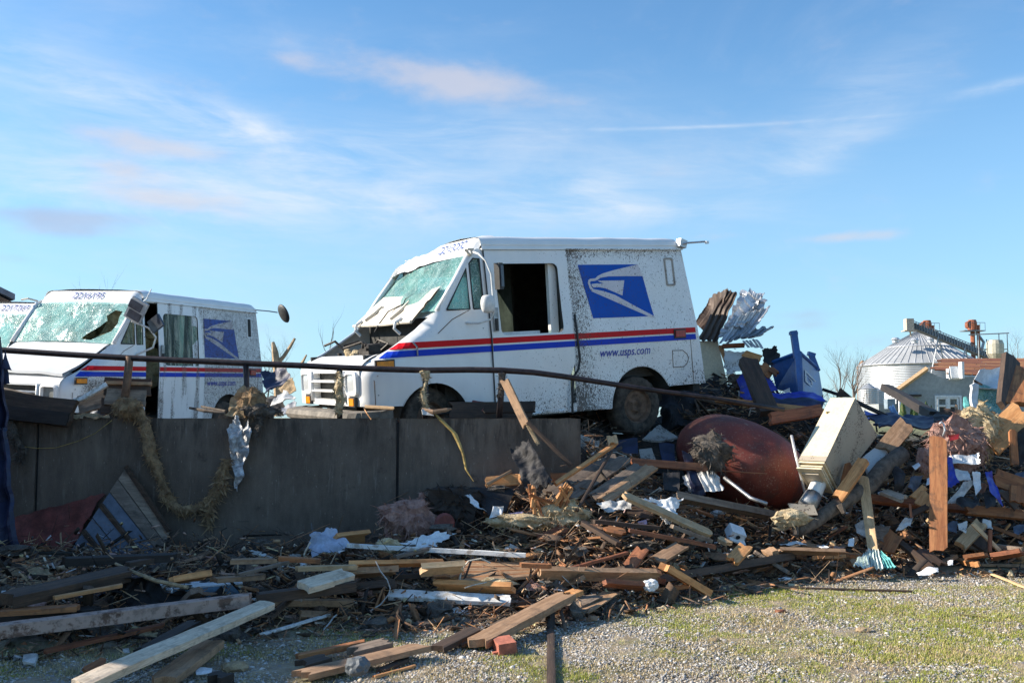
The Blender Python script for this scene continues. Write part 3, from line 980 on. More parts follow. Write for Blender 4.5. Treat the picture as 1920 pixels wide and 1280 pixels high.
        def hood_fn(u, v):
            x = 0.28 + 0.84 * v; y = 0.16 + u * (VW - 0.32); z = hoodz(x) + 0.008 + 0.02 * math.sin(u * math.pi)
            z += lift * (1 - v) * (1.0 + 0.15 * math.sin(u * 3)) + 0.01 * nz((x, y, 0), 5, 1)
            x -= lift * 0.6 * (1 - v)
            return (x, y, z)
        hd.grid(hood_fn, 24, 12, flip=True)
        hd.grid(lambda u, v: tuple(Vector(hood_fn(u, v)) - Vector((0, 0, 0.03 * (1 - v) + 0.006))), 24, 12)
        hd.grid(lambda u, v: tuple(Vector(hood_fn(u, 0)) - Vector((0, 0, 0.036 * v))), 24, 1)
        hd.build('hood', WH, **K)
        MB().box((0.7, VW / 2, 0.8), (0.72, VW - 0.4, 0.22)).build('engine_bay', M['interior'], **K)
    cw = MB(); cw.grid(lambda u, v: (0.98 + 0.10 * v, 0.10 + u * (VW - 0.2), 1.335 + 0.065 * v), 20, 2, flip=True)
    cw.build('cowl', WH, **K)
    for yy in (0.62, 1.25):
        MB().lathe([(0.0, 0.03), (0.014, 0.028), (0.016, 0.0)], 8, None, 'Z', (1.02, yy, 1.36)).build('wiper_pivot', M['steel'], **K)
    # ---- windscreen pillars and glass
    for far in (False, True):
        pl = MB()
        def P_(x, z, off): return Vector(side_pt(x, z, off, far))
        pp = [P_(1.02, 1.385, 0.025), P_(1.22, 1.66, 0.025), P_(1.415, 1.94, 0.02)]
        if far and cr: pp = [P_(1.02, 1.385, 0.03), P_(1.20, 1.62, 0.03), P_(1.36, 1.94 - cr * .7, 0.06)]
        pl.tube(pp, 0.032, 8)
        pl.build('windscreen_pillar', WH, smooth=True, **K)
    ws = MB(); hole = o.get('glass_hole')
    bl, br, tl, tr_ = Vector((1.03, 0.07, 1.385)), Vector((1.03, VW - 0.07, 1.385)), Vector((1.405, 0.10, 1.935)), Vector((1.405, VW - 0.10, 1.935 - cr * 0.75))
    outer = [(0, 0), (1, 0), (1, 1), (0, 1)]
    pts, tr = skin2d(outer, [hole] if hole else [], 0.045)
    nn_ = Vector((-0.83, 0, 0.56))
    vs = []
    for u, v in pts:
        p = bl.lerp(br, u).lerp(tl.lerp(tr_, u), v)
        k = math.sin(u * math.pi) * math.sin(v * math.pi)
        p = p + nn_ * (0.05 * math.sin(u * math.pi) + k * (o.get('sag', 0.02) * nz(p, 2.5, 5) * 2.2 + 0.012 * nz(p, 9, 1)))
        vs.append(p)
    ws.add(vs, [t[::-1] for t in tr])
    ws.build('windscreen', M[o.get('glass', 'cracked')], **K)
    for far in (False, True):
        for TR in (TRI1, TRI2):
            q = MB(); side_mesh(q, TR, [], 0.012, far, 0.05)
            q.build('quarter_window', M['cracked'] if not o.get('dim_quarter') else M['dimglass'], **K)
            q = MB()
            cs = [Vector(side_pt(x, z, -0.002, far)) for x, z in TR]
            q.tube(cs + [cs[0]], 0.009, 5, cap=False)
            q.build('window_seal', M['blackplastic'], **K)
    # ---- sliding doors
    for far in (False, True):
        sh_ = o.get('door_shift', 0.0) if not far else 0.0
        x0, x1 = 1.575 + sh_, 2.585 + sh_
        wx0, wx1 = x0 + 0.115, x1 - 0.135
        win = rounded(wx0, 1.12, wx1, 1.845, 0.06, 3)
        d = MB(); side_mesh(d, [(x0, 0.305), (x1 - 0.09, 0.30), (x1 - 0.085, 0.66), (x1 - 0.01, 0.80), (x1, 1.98), (x0, 1.98)], [win], -0.016, far, 0.06, dent)
        do = d.build('sliding_door', WH, smooth=True, **K)
        ed = MB()
        wall = [side_pt(x, z, -0.016, far) for x, z in win]; wall2 = [side_pt(x, z, 0.02, far) for x, z in win]; n_ = len(win)
        ed.add(wall + wall2, [(k, (k + 1) % n_, n_ + (k + 1) % n_, n_ + k) for k in range(n_)])
        ed.build('window_frame', M['blackplastic'], do, False)
        eo = MB()
        oo = [(x0, 0.305), (x0, 1.98)]
        eo.tube([side_pt(x0 - 0.004, 0.31, -0.014, far), side_pt(x0 - 0.004, 1.1, -0.014, far), side_pt(x0 - 0.004, 1.98, -0.014, far)], 0.007, 5)
        eo.build('door_seal', M['blackplastic'], do, False)
        hd2 = MB(); hd2.box((x0 + 0.05, -0.022 if not far else VW + 0.022, 1.28), (0.055, 0.016, 0.24)); hd2.build('handle_plate', M['steel'], do, False)
        hd3 = MB(); hd3.box((x0 + 0.05, -0.036 if not far else VW + 0.036, 1.23), (0.028, 0.02, 0.12)); hd3.build('handle', M['blackplastic'], do, False)
        if far or o.get('door_glass'):
            q = MB(); side_mesh(q, win, [], 0.0, far, 0.08); q.build('window_glass', M['dimglass'], do, False)
        else:
            q = MB(); q.box(((wx0 + wx1) / 2 - 0.12, 0.05, 1.135), (wx1 - wx0 - 0.3, 0.03, 0.03)); q.build('broken_sill', M['paper'], do, False)
    # ---- cab inside
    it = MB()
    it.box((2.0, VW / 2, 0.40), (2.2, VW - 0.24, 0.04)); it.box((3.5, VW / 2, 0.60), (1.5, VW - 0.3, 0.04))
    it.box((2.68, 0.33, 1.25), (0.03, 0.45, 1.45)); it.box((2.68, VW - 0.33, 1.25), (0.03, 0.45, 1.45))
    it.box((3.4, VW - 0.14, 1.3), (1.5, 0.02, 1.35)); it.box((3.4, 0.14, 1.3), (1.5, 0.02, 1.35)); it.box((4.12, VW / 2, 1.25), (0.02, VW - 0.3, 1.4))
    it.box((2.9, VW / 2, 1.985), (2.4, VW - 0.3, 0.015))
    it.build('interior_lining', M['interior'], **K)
    ds = MB(); ds.box((1.22, VW / 2, 1.18), (0.28, VW - 0.3, 0.30)); ds.box((1.2, VW * .5, 0.8), (0.2, VW - 0.3, 0.6)); ds.box((1.38, 1.0, 1.34), (0.2, 0.3, 0.05), Matrix.Rotation(.3, 3, 'X'))
    ds.build('dashboard', M['interior'], **K)
    st = MB(); cst = Vector((1.52, 1.42, 1.22)); stn = [cst + Vector((0.05 * math.sin(a), 0.17 * math.cos(a), 0.16 * math.sin(a))) for a in [k * math.pi / 8 for k in range(17)]]
    st.tube(stn, 0.013, 6); st.tube([cst, cst - Vector((0.25, 0, 0.15))], 0.02, 6)
    st.build('steering_wheel', M['blackplastic'], **K)
    se = MB(); se.box((2.0, 1.4, 0.80), (0.45, 0.45, 0.12)); se.box((2.24, 1.4, 1.1), (0.10, 0.42, 0.55), Matrix.Rotation(0.12, 3, 'Y')); se.box((2.0, 1.4, 0.58), (0.3, 0.3, 0.34))
    se.build('seat', M['interior2'], **K)
    pz = MB(); pz.box((2.42, 0.13, 1.45), (0.10, 0.05, 1.05)); pz.build('bulkhead_post', P['white'], **K)
    # ---- decals
    def strip(name, z0, z1, m, tip):
        segs = [(tip, 1.566), (2.595 + max(0, o.get('door_shift', 0.0)), 4.275)]
        for xa, xb in segs:
            outer_ = [(xa + (0.0 if xa == tip and name == 'blue_stripe' else 0), z0), (xb + (0.006 if xb > 4 else 0), z0), (xb, z1), (xa + (0.10 if xa == tip else 0), z1)]
            q = MB(); side_mesh(q, outer_, [], -0.008, False, 0.045, dent); q.build(name, m, **K)
        dsx = o.get('door_shift', 0.0)
        q = MB(); side_mesh(q, [(1.58 + dsx, z0), (2.578 + dsx, z0), (2.578 + dsx, z1), (1.58 + dsx, z1)], [], -0.020, False, 0.08, dent)
        q.build(name, m, **K)
    strip('red_stripe', 1.040, 1.098, P['red'], 0.50)
    strip('blue_stripe', 0.962, 1.022, P['royal'], 0.37)
    em = MB(); side_mesh(em, EAGLE_BLUE, [], -0.004, False, 0.07, dent)
    eo_ = em.build('eagle_emblem', P['blue'], **K)
    for W_ in (EAGLE_W1, EAGLE_W2):
        em = MB(); side_mesh(em, W_, [], -0.0065, False, 0.07, dent)
        em.build('emblem_feather', P['feather'], eo_, False)
    text_on('www.usps.com', 0.130, frame3((3.25, -0.006, 0.872), (1, 0, 0.0), (0, 0, 1)), root, 'web_address', M['letter'], shear=0.25, xs=0.88, bold=0.001)
    if o.get('number'):
        bx, bz = 1.475, 2.05
        up = Vector((0.05, 0, 0.066)).normalized(); nrm2 = Vector((0, -1, 0)).cross(up).normalized()
        yc = o.get('number_y', VW / 2)
        pos = Vector((1.4775, yc, 2.05)) + nrm2 * 0.010
        if cr: pos = Vector((1.4775, yc, 2.045)) + nrm2 * 0.014
        text_on(o['number'], 0.15, frame3(pos, (0, -1, 0.0 + (0.035 if cr else 0)), up), root, 'fleet_number', M['number'], space=1.04, wrap=brow_x, bold=0.0012)
    # ---- side marker, tail lamp, vent, fuel door
    def lampbox(name, x, z, w_, h_, m):
        y = inset(x, z)
        bz_ = MB().box((x, y - 0.008, z), (w_ + 0.03, 0.02, h_ + 0.03)).build(name, M['blackplastic'], **K)
        MB().box((x, y - 0.022, z), (w_, 0.014, h_)).build('lens', m, bz_, False)
    lampbox('side_marker', 0.40, 0.905, 0.17, 0.055, M['amber'])
    lampbox('tail_light', 4.04, 1.035, 0.14, 0.075, M['redlens'])
    vy = inset(3.99, 1.74)
    vf = MB()
    ro, ri = rounded(3.925, 1.58, 4.058, 1.90, 0.02, 2), rounded(3.945, 1.60, 4.038, 1.88, 0.015, 2)
    n_ = len(ro)
    vf.add([side_pt(x, z, -0.014) for x, z in ro] + [side_pt(x, z, -0.014) for x, z in ri] + [side_pt(x, z, 0.0) for x, z in ro] + [side_pt(x, z, 0.0) for x, z in ri],
           [(k, (k + 1) % n_, n_ + (k + 1) % n_, n_ + k) for k in range(n_)] + [(2 * n_ + k, 2 * n_ + (k + 1) % n_, (k + 1) % n_, k) for k in range(n_)] + [(n_ + k, n_ + (k + 1) % n_, 3 * n_ + (k + 1) % n_, 3 * n_ + k) for k in range(n_)])
    vo_ = vf.build('vent', M['mudspeck'] if kind == 'centre' else M['mirrorwhite'], **K)
    q = MB(); side_mesh(q, ri, [], -0.005, False, 0.06); q.build('vent_cover', P['white'] if kind != 'left' else M['interior'], vo_, False)
    fd = MB(); pr = [(3.925, 0.85), (4.08, 0.845), (4.14, 0.80), (4.16, 0.75), (4.13, 0.69), (4.08, 0.66), (3.925, 0.665)]
    fd.tube([side_pt(x, z, -0.002) for x, z in pr + pr[:1]], 0.004, 4, cap=False)
    fd.build('fuel_door_gap', M['mudrim'], **K)
    # seams on the side
    sm_ = MB(); sm_.tube([side_pt(0.30, 0.53, -0.001), side_pt(0.30, 0.75, -0.001), side_pt(0.30, 0.95, -0.001)], 0.004, 4)
    sm_.tube([side_pt(1.35, 1.385, -0.003), side_pt(1.15, 1.30, -0.003), side_pt(0.98, 1.17, -0.003)], 0.004, 4)
    sm_.tube([side_pt(4.22, 0.47, -0.002), side_pt(4.2, 1.0, -0.002)], 0.004, 4)
    sm_.build('panel_seam', M['mudrim'], **K)
    # rivets along belt and skirt
    rv = MB()
    for x, z in [(0.33, 0.62), (0.33, 0.8), (1.46, 0.6), (1.46, 0.8), (1.49, 1.2), (1.56, 1.5)] + [(2.66 + .25 * k, 1.93) for k in range(6)] + [(2.7 + 0.2 * k, 0.33) for k in range(2)]:
        y = inset(x, z); rv.lathe([(0.008, 0.0), (0.007, -0.005), (0.0, -0.006)], 6, None, 'Y', (x, y, z))
    rv.build('rivet', M['steel'], **K)
    # underbody
    ub = MB(); ub.box((2.2, VW / 2, 0.33), (3.9, 0.9, 0.14)); ub.box((2.1, 0.25, 0.30), (1.5, 0.3, 0.08)); ub.box((2.1, VW - 0.25, 0.30), (1.5, 0.3, 0.08))
    ub.tube([(0.90, 0.15, 0.32), (0.90, VW - 0.15, 0.32)], 0.04, 8); ub.tube([(3.42, 0.15, 0.27), (3.42, VW - 0.15, 0.27)], 0.05, 8)
    ub.box((4.30, VW / 2, 0.42), (0.10, VW - 0.1, 0.09))
    ub.build('chassis', M['interior'], **K)
    wheel(root, 0.90, 0.10, 0.325, False, 0.25)
    wheel(root, 0.90, VW - 0.10, 0.325, True, 0.25)
    wheel(root, 3.42, 0.04, 0.265, False); wheel(root, 3.42, VW - 0.08, 0.265, True)
    return root


def van_matrix(yaw, pitch, roll, t):
    cy, sy = math.cos(R(yaw)), math.sin(R(yaw)); cp, sp = math.cos(R(pitch)), math.sin(R(pitch)); c_, s_ = math.cos(R(roll)), math.sin(R(roll))
    Rz = Matrix(((cy, -sy, 0), (sy, cy, 0), (0, 0, 1))); Ry = Matrix(((cp, 0, -sp), (0, 1, 0), (sp, 0, cp))); Rx = Matrix(((1, 0, 0), (0, c_, -s_), (0, s_, c_)))
    m = (Rz @ Ry @ Rx).to_4x4(); m.translation = Vector(t)
    return m


VM1 = van_matrix(31.65, 5.03, 2.14, (-1.480, 9.180, 0.913))
VM2 = van_matrix(70.2, 2.04, 2.52, (-5.538, 12.098, 0.890))
v1 = make_van(dict(label='centre white postal van, hood torn back over shattered windscreen, rear wheel off the wall', mtx=VM1, paint='centre',
                   hood='torn', roof_crush=0.16, sag=0.05, number='2213032', number_y=0.52, dent=0.010))
v2 = make_van(dict(label='mud-caked white postal van behind the railing at left, numbered 2216195', mtx=VM2, paint='left', hood_lift=0.05, glass='cracked_white',
                   glass_hole=[(0.07, 0.80), (0.14, 0.82), (0.19, 0.66), (0.16, 0.54), (0.20, 0.38), (0.27, 0.20), (0.31, 0.06), (0.22, 0.05), (0.15, 0.18), (0.08, 0.30), (0.06, 0.5), (0.075, 0.66)],
                   number='2216195', door_shift=0.245, door_glass=True, dim_quarter=True, no_lamps=True))
c2 = VM2 @ Vector((1.5, 0.94, 2.05))
d3 = c2.y / 0.93
c3 = Vector(at(30, 578, d3))
VM3 = VM2.copy(); VM3.translation = VM2.translation + (c3 - c2)
v3 = make_van(dict(label='white postal van numbered 2217069 at the far left edge, mostly hidden behind the muddy one', mtx=VM3, paint='other', glass='cracked_white',
                   glass_hole=[(0.02, 0.02), (0.22, 0.02), (0.30, 0.20), (0.16, 0.22), (0.14, 0.45), (0.10, 0.25), (0.02, 0.28)], number='2217069', no_lamps=True))


def van_part(v, name, mb, m, smooth=False): return mb.build(name, m, v, False, smooth)


# mirrors and bars of the centre van
def L1(px, py, Y):  # a point of the centre van's own frame seen at depth Y
    return VM1.inverted() @ at(px, py, Y)


q = MB(); q.tube([side_pt(1.43, 1.97, -.02), (1.42, -0.10, 1.93), (1.46, -0.16, 1.86), (1.50, -0.19, 1.72), (1.51, -0.19, 1.36), (1.48, -0.17, 1.28), (1.38, -0.10, 1.25), side_pt(1.30, 1.26, -.01)], 0.011, 8)
mb1 = van_part(v1, 'mirror_bracket', q, M['mirrorwhite'], True)
q = MB(); q.box((1.585, -0.19, 1.70), (0.055, 0.07, 0.26), Matrix.Rotation(0.3, 3, 'Z')); q.build('mirror', M['blackplastic'], mb1, False)
q = MB(); q.box((1.60, -0.228, 1.70), (0.04, 0.012, 0.21), Matrix.Rotation(0.3, 3, 'Z')); q.build('mirror_pane', M['mirrorglass'], mb1, False)
q = MB()
q.grid(lambda u, v: (1.43 + 0.075 * math.cos(u * 2 * math.pi) * math.sin(v * math.pi) ** 0.5, -0.21 + 0.06 * math.sin(u * 2 * math.pi) * math.sin(v * math.pi) ** 0.5, 1.43 + 0.09 * -math.cos(v * math.pi)), 16, 8)
q.build('round_mirror', M['mirrorwhite'], mb1, False, True)
q = MB(); q.box(side_pt(1.415, 1.99, -0.02), (0.07, 0.05, 0.02)); q.tube([side_pt(1.36, 1.99, -.02), side_pt(1.42, 1.93, -.02), side_pt(1.44, 1.97, -.03)], 0.014, 6)
van_part(v1, 'bent_bracket', q, M['hood'])
q = MB(); q.tube([(4.15, 0.05, 2.04), (4.22, 0.0, 2.06), (4.45, -0.06, 2.07)], 0.012, 6); q.box((4.47, -0.07, 2.06), (0.04, 0.03, 0.03)); q.box((4.20, 0.06, 2.06), (0.10, 0.08, 0.09), Matrix.Rotation(.3, 3, 'Y'))
van_part(v1, 'rear_mirror_arm', q, M['galv'])
q = MB(); q.tube([side_pt(0.70, 1.10, -0.02), side_pt(0.73, 1.05, -0.03), side_pt(0.735, 0.97, -0.02)], 0.009, 6); van_part(v1, 'hanging_wire', q, M['steel'])
# black cable hanging down the door edge
q = MB(); q.tube([side_pt(2.60, 1.30, -0.03), side_pt(2.60, 1.10, -0.035), side_pt(2.615, 0.82, -0.04), side_pt(2.585, 0.72, -0.045), side_pt(2.52, 0.655, -0.05), side_pt(2.49, 0.50, -0.05), side_pt(2.475, 0.27, -0.05)], 0.013, 7)
tag(link('hanging_cable', q.mesh('hanging_cable'), M['cable']), 'black cable hanging down beside the door of the centre van', 'cable').matrix_basis = VM1
# muddy van: broken mirrors on the pillar, round mirror on a rear arm
q = MB(); q.tube([side_pt(1.25, 1.70, -.05), (1.40, -0.16, 1.62), (1.50, -0.20, 1.50), (1.48, -0.18, 1.36), side_pt(1.35, 1.25, -.02)], 0.014, 7)
q.tube([side_pt(1.30, 1.86, -.03), (1.36, -0.14, 2.00), (1.40, -0.18, 2.14)], 0.008, 5)
mb2 = van_part(v2, 'mirror_bracket', q, M['mirrorwhite'], True)
mrot = Matrix.Rotation(0.5, 3, 'X') @ Matrix.Rotation(0.2, 3, 'Z')
q = MB(); q.box((1.20, -0.12, 1.84), (0.05, 0.24, 0.30), mrot); q.build('mirror', M['chrome'], mb2, False)
q = MB(); q.box((1.165, -0.13, 1.90), (0.015, 0.19, 0.11), mrot); q.box((1.165, -0.11, 1.77), (0.015, 0.19, 0.11), mrot); q.build('mirror_pane', M['mirrorglass'], mb2, False)
q = MB(); q.box((1.42, -0.26, 1.68), (0.04, 0.20, 0.18), Matrix.Rotation(-0.6, 3, 'X')); q.build('mirror', M['mirrorglass'], mb2, False)
q = MB(); q.tube([(4.18, 0.06, 2.04), (4.45, 0.0, 2.04), (4.62, -0.05, 2.03)], 0.010, 6)
arm = van_part(v2, 'rear_mirror_arm', q, M['steel'])
q = MB()
q.lathe([(0, -0.03), (0.10, -0.025), (0.155, -0.005), (0.165, 0.01), (0.155, 0.02), (0.0, 0.02)], 24, None, 'Z')
ax = Matrix.Translation((4.78, -0.06, 2.02)) @ Matrix.Rotation(R(62), 4, 'Y') @ Matrix.Rotation(R(28), 4, 'X')
q.v = [tuple(ax @ Vector(v)) for v in q.v]
q.build('round_mirror', M['blackplastic'], arm, False, True)
q = MB(); q.tube([(1.42, VW - 0.1, 1.97), (1.32, VW - 0.02, 2.0), (1.30, VW + 0.08, 1.98)], 0.014, 6); van_part(v2, 'bent_bracket', q, M['hood'])
# insulation crammed inside the muddy van
q = MB(); r2 = random.Random(5)
for i in range(22):
    c_ = Vector((r2.uniform(1.7, 2.6), r2.uniform(0.4, 1.5), r2.uniform(1.0, 1.7))); rr = r2.uniform(0.12, 0.25)
    q.grid(lambda u, v: c_ + Vector((math.cos(u * 6.283) * math.sin(v * 3.14), math.sin(u * 6.283) * math.sin(v * 3.14), math.cos(v * 3.14))) * rr * (1 + 0.5 * nz((u * 3, v * 3, i), 1.5, i)), 12, 8)
o_ = q.build('loose_insulation', M['yellowfluff']); o_.matrix_basis = VM2
tag(o_, 'yellow insulation crammed inside the muddy van behind its door window', 'insulation')
# ------------------------------------------------------------------ ground
WALL_Y = 8.86        # front face of the retaining wall


def front_edge(x):
    """how near the rubble comes to the camera, by x"""
    pts = [(-9, 5.6), (-2.6, 5.9), (-1.6, 6.3), (-0.6, 6.6), (0.3, 6.7), (1.3, 7.5), (2.2, 8.3), (3.2, 8.8), (5.5, 8.9), (30, 9.0)]
    for (a, ya), (b, yb) in zip(pts, pts[1:]):
        if x <= b: return ya + (yb - ya) * max(0, (x - a)) / (b - a)
    return 9.0


def H(x, y):
    h = 0.0
    fe = front_edge(x)
    # low carpet of rubble in front of the wall
    h += 0.10 * smooth((y - fe) / 0.9)
    # heap growing towards the middle, against the wall
    wgt = smooth((x + 1.6) / 2.2) * (1 - smooth((x - 0.9) / 1.0))
    h += 0.52 * wgt * smooth((y - (7.7 - 0.25 * wgt)) / 1.5)
    # slope up to the yard level right of the wall's end
    wr = smooth((x - 0.3) / 0.8)
    h += wr * (0.22 * smooth((y - 8.9) / 1.0) + 0.60 * smooth((y - 9.9) / 1.9)) * (1 if x > 0.9 else smooth((x - 0.3) / 0.6))
    far = smooth((y - 14) / 30)
    h += 0.35 * far * (1 if x > .5 else 1)
    h += 0.80 * math.exp(-((x - 2.8) / 1.0) ** 2 - ((y - 12.5) / 0.9) ** 2)
    h += 0.10 * wr * math.exp(-((y - 12.2) / .9) ** 2) * (1 - smooth((x - 3.6) / .8))
    wl = 1 - wr
    h += wl * 0.72 * smooth((y - 9.0) / 0.2)
    return h


def axis(lo, hi, step, far_lo, far_hi, grow):
    a = list(np.arange(lo, hi, step)); s = step; x = a[0]; left = []
    while x > far_lo: s *= grow; x -= s; left.append(x)
    s = step; x = a[-1]; right = []
    while x < far_hi: s *= grow; x += s; right.append(x)
    return left[::-1] + a + right


xs = axis(-6, 8, 0.12, -900, 900, 1.22); ys = axis(3.0, 15, 0.12, -300, 1500, 1.22)
vs = []
for y in ys:
    for x in xs:
        h = H(x, y) if y > 3.5 else 0.0
        if 3 < y < 18 and -7 < x < 10:
            am = 0.012 if y < front_edge(x) else 0.07
            h += am * nz((x, y, 0), 2.3) + am * 0.6 * nz((x, y, 5), 6.5)
        vs.append((x, y, h))
nx = len(xs)
fs = [(j * nx + i, j * nx + i + 1, (j + 1) * nx + i + 1, (j + 1) * nx + i) for j in range(len(ys) - 1) for i in range(nx - 1)]


def grassy_np(x, y):
    """0..1, how grassy a spot of the yard is"""
    g = noise.noise(Vector((x * 0.9 + 3, y * 1.3, 0.5))) + 0.6 * noise.noise(Vector((x * 2.6, y * 3.3, 4.5)))
    base = 0.46 * smooth((x - 0.2) / 1.2) * (1 - smooth((y - 7.6) / 1.2)) - 0.18 + 0.20 * smooth((6.2 - y) / 1.0) * smooth((x - 0.4) / 0.6)
    return max(0.0, min(1.0, g * 1.1 + base + 0.12))


def ground_mat():
    t = mat('gravel_grass_ground')
    p = t.pos
    x, y, z = t.xyz(p)
    n = t.noise(p, 1.5, 6, 0.6); f = t.noise(p, 34, 4, 0.7); g = t.noise(p, 9, 5, 0.65)
    dirt = t.mix(t.ramp(g, 0.3, 0.7), (0.20, 0.15, 0.095), (0.38, 0.30, 0.20))
    dirt = t.mix(t.ramp(f, 0.5, 0.7, 0, 0.7), dirt, (0.36, 0.345, 0.33))
    dirt = t.mix(t.ramp(n, 0.42, 0.62, 0.0, 0.6), dirt, (0.115, 0.13, 0.04))
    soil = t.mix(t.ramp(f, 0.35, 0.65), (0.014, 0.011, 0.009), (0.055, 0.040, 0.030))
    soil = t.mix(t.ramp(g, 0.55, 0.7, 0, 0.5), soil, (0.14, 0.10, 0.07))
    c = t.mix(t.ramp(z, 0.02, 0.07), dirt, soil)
    farf = t.ramp(y, 16, 28)
    fcol = t.mix(t.ramp(t.noise(p, 0.15, 6, 0.6), 0.35, 0.65), (0.30, 0.24, 0.16), (0.16, 0.17, 0.07))
    c = t.mix(farf, c, fcol)
    return fin(t, c, 0.95, 0, t.bump(t.math('ADD', f, g), 0.7, 0.02))


me = bpy.data.meshes.new('ground'); me.from_pydata(vs, [], fs); me.update()
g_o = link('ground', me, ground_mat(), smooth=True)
tag(g_o, kind='structure')


# gravel and grass: real stones and blades, near part of the yard
def scatter_mesh(name, pts, proto_v, proto_f, scales, rots, tilt, m, tilt_y=None):
    """many small pieces as one numpy-built mesh"""
    pts = np.array(pts, dtype=np.float32); n = len(pts)
    pv = np.array(proto_v, dtype=np.float32); nv = len(pv)
    sc = np.array(scales, dtype=np.float32)
    if sc.ndim == 1: sc = np.stack([sc] * 3, 1)
    v = pv[None] * sc[:, None, :]
    a = np.array(tilt, dtype=np.float32); ca, sa = np.cos(a)[:, None], np.sin(a)[:, None]
    y, z = v[:, :, 1].copy(), v[:, :, 2].copy()
    v[:, :, 1] = y * ca - z * sa; v[:, :, 2] = y * sa + z * ca
    if tilt_y is not None:
        a = np.array(tilt_y, dtype=np.float32); ca, sa = np.cos(a)[:, None], np.sin(a)[:, None]
        x, z = v[:, :, 0].copy(), v[:, :, 2].copy()
        v[:, :, 0] = x * ca + z * sa; v[:, :, 2] = -x * sa + z * ca
    a = np.array(rots, dtype=np.float32); ca, sa = np.cos(a)[:, None], np.sin(a)[:, None]
    x, y = v[:, :, 0].copy(), v[:, :, 1].copy()
    v[:, :, 0] = x * ca - y * sa; v[:, :, 1] = x * sa + y * ca
    v += pts[:, None, :]
    nf = len(proto_f); k = len(proto_f[0])
    f = (np.array(proto_f, dtype=np.int32)[None] + (np.arange(n, dtype=np.int32) * nv)[:, None, None]).reshape(-1)
    me = bpy.data.meshes.new(name)
    me.vertices.add(n * nv); me.vertices.foreach_set('co', v.reshape(-1))
    me.loops.add(len(f)); me.loops.foreach_set('vertex_index', f)
    me.polygons.add(n * nf); me.polygons.foreach_set('loop_start', np.arange(0, len(f), k, dtype=np.int32))
    me.update(calc_edges=True)
    return link(name, me, m)


OCT_V = [(1, 0, 0), (-1, 0.1, 0), (0.1, 1, 0), (0, -1, 0.1), (0.1, 0, 0.8), (0, 0.1, -0.7), (.6, .55, .4), (-.55, -.6, .35)]
OCT_F = [(0, 6, 4), (6, 2, 4), (2, 1, 4), (1, 7, 4), (7, 3, 4), (3, 0, 4), (0, 2, 6), (1, 3, 7), (2, 0, 5), (1, 2, 5), (3, 1, 5), (0, 3, 5)]
rs = np.random.RandomState(11)


def gravel_mat():
    t = mat('grey_gravel')
    c = t.mix(t.island, (0.20, 0.19, 0.185), (0.64, 0.61, 0.57))
    c = t.mix(t.ramp(t.math('FRACT', t.math('MULTIPLY', t.island, 17.0)), 0.72, 0.75, 0, 0.8), c, (0.40, 0.33, 0.24))
    c = t.mix(t.ramp(t.math('FRACT', t.math('MULTIPLY', t.island, 31.0)), 0.80, 0.84, 0, 0.7), c, (0.13, 0.13, 0.15))
    return fin(t, c, 0.85)


def blade_mat(name, a, b, c_, p=0.5):
    t = mat(name)
    c = t.mix(t.island, a, b)
    c = t.mix(t.ramp(t.math('FRACT', t.math('MULTIPLY', t.island, 13.0)), p, p + 0.05), c, c_)
    fin(t, c, 0.7)
    return t.m


gp = []
while len(gp) < 80000:
    y = 4.7 + 4.7 * rs.rand() ** 1.15
    x = (rs.rand() * 2 - 1) * 0.56 * y
    e = y - front_edge(x)
    pr = 1.0 if e < 0.2 else max(0.18, 1 - e * 0.8)
    g = grassy_np(x, y)
    pr *= (1 - 0.5 * g)
    if x < -0.6: pr *= 0.8
    pr *= 0.35 + 0.9 * smooth(0.5 + 1.4 * nz((x, y, 2), 1.7))
    if rs.rand() < pr: gp.append((x, y, H(x, y) + 0.003))
gp = np.array(gp)
n = len(gp)
s = 0.0056 * np.exp(0.42 * rs.randn(n))
s = np.clip(s, 0.003, 0.022)
o_ = scatter_mesh('gravel', gp, OCT_V, OCT_F, np.stack([s * rs.uniform(.8, 1.4, n), s * rs.uniform(.7, 1.2, n), s * rs.uniform(.5, .9, n)], 1), rs.rand(n) * 6.28, rs.uniform(-.6, .6, n), gravel_mat())
tag(o_, 'loose grey gravel scattered over the yard', 'gravel', kind='stuff')

BL_V = [(-0.5, 0, 0), (0.5, 0, 0), (0.35, 0.25, 0.55), (-0.35, 0.25, 0.55), (0.0, 0.7, 1.0)]
BL_F = [(0, 1, 2), (0, 2, 3), (3, 2, 4)]


def blades(name, n_want, m, hmin, hmax, dens, label):
    p = []; hh = []
    tries = 0
    while len(p) < n_want and tries < n_want * 12:
        tries += 1
        y = 4.7 + 4.6 * rs.rand() ** 1.1
        x = (rs.rand() * 2 - 1) * 0.56 * y
        q = dens(x, y)
        if q > 0 and rs.rand() < q:
            for k in range(4):
                p.append((x + rs.randn() * 0.012, y + rs.randn() * 0.012, max(0, H(x, y)) - 0.002)); hh.append(rs.uniform(hmin, hmax) * (0.6 + 0.5 * q))
    n = len(p); hh = np.array(hh)
    sc = np.stack([rs.uniform(.0022, .0042, n), hh * rs.uniform(.3, 1.4, n), hh], 1)
    o = scatter_mesh(name, p, BL_V, BL_F, sc, rs.rand(n) * 6.28, rs.uniform(-.3, .5, n), m)
    return tag(o, label, 'grass', kind='stuff')


def dens_green(x, y):
    e = y - front_edge(x)
    if e > 0.25: return 0.04
    g = grassy_np(x, y)
    return smooth((g - 0.04) / 0.65) * (0.35 + 0.65 * smooth(0.5 + 1.6 * nz((x, y, 9), 7.0, 2))) * (1.0 if x > -0.2 else 0.45)


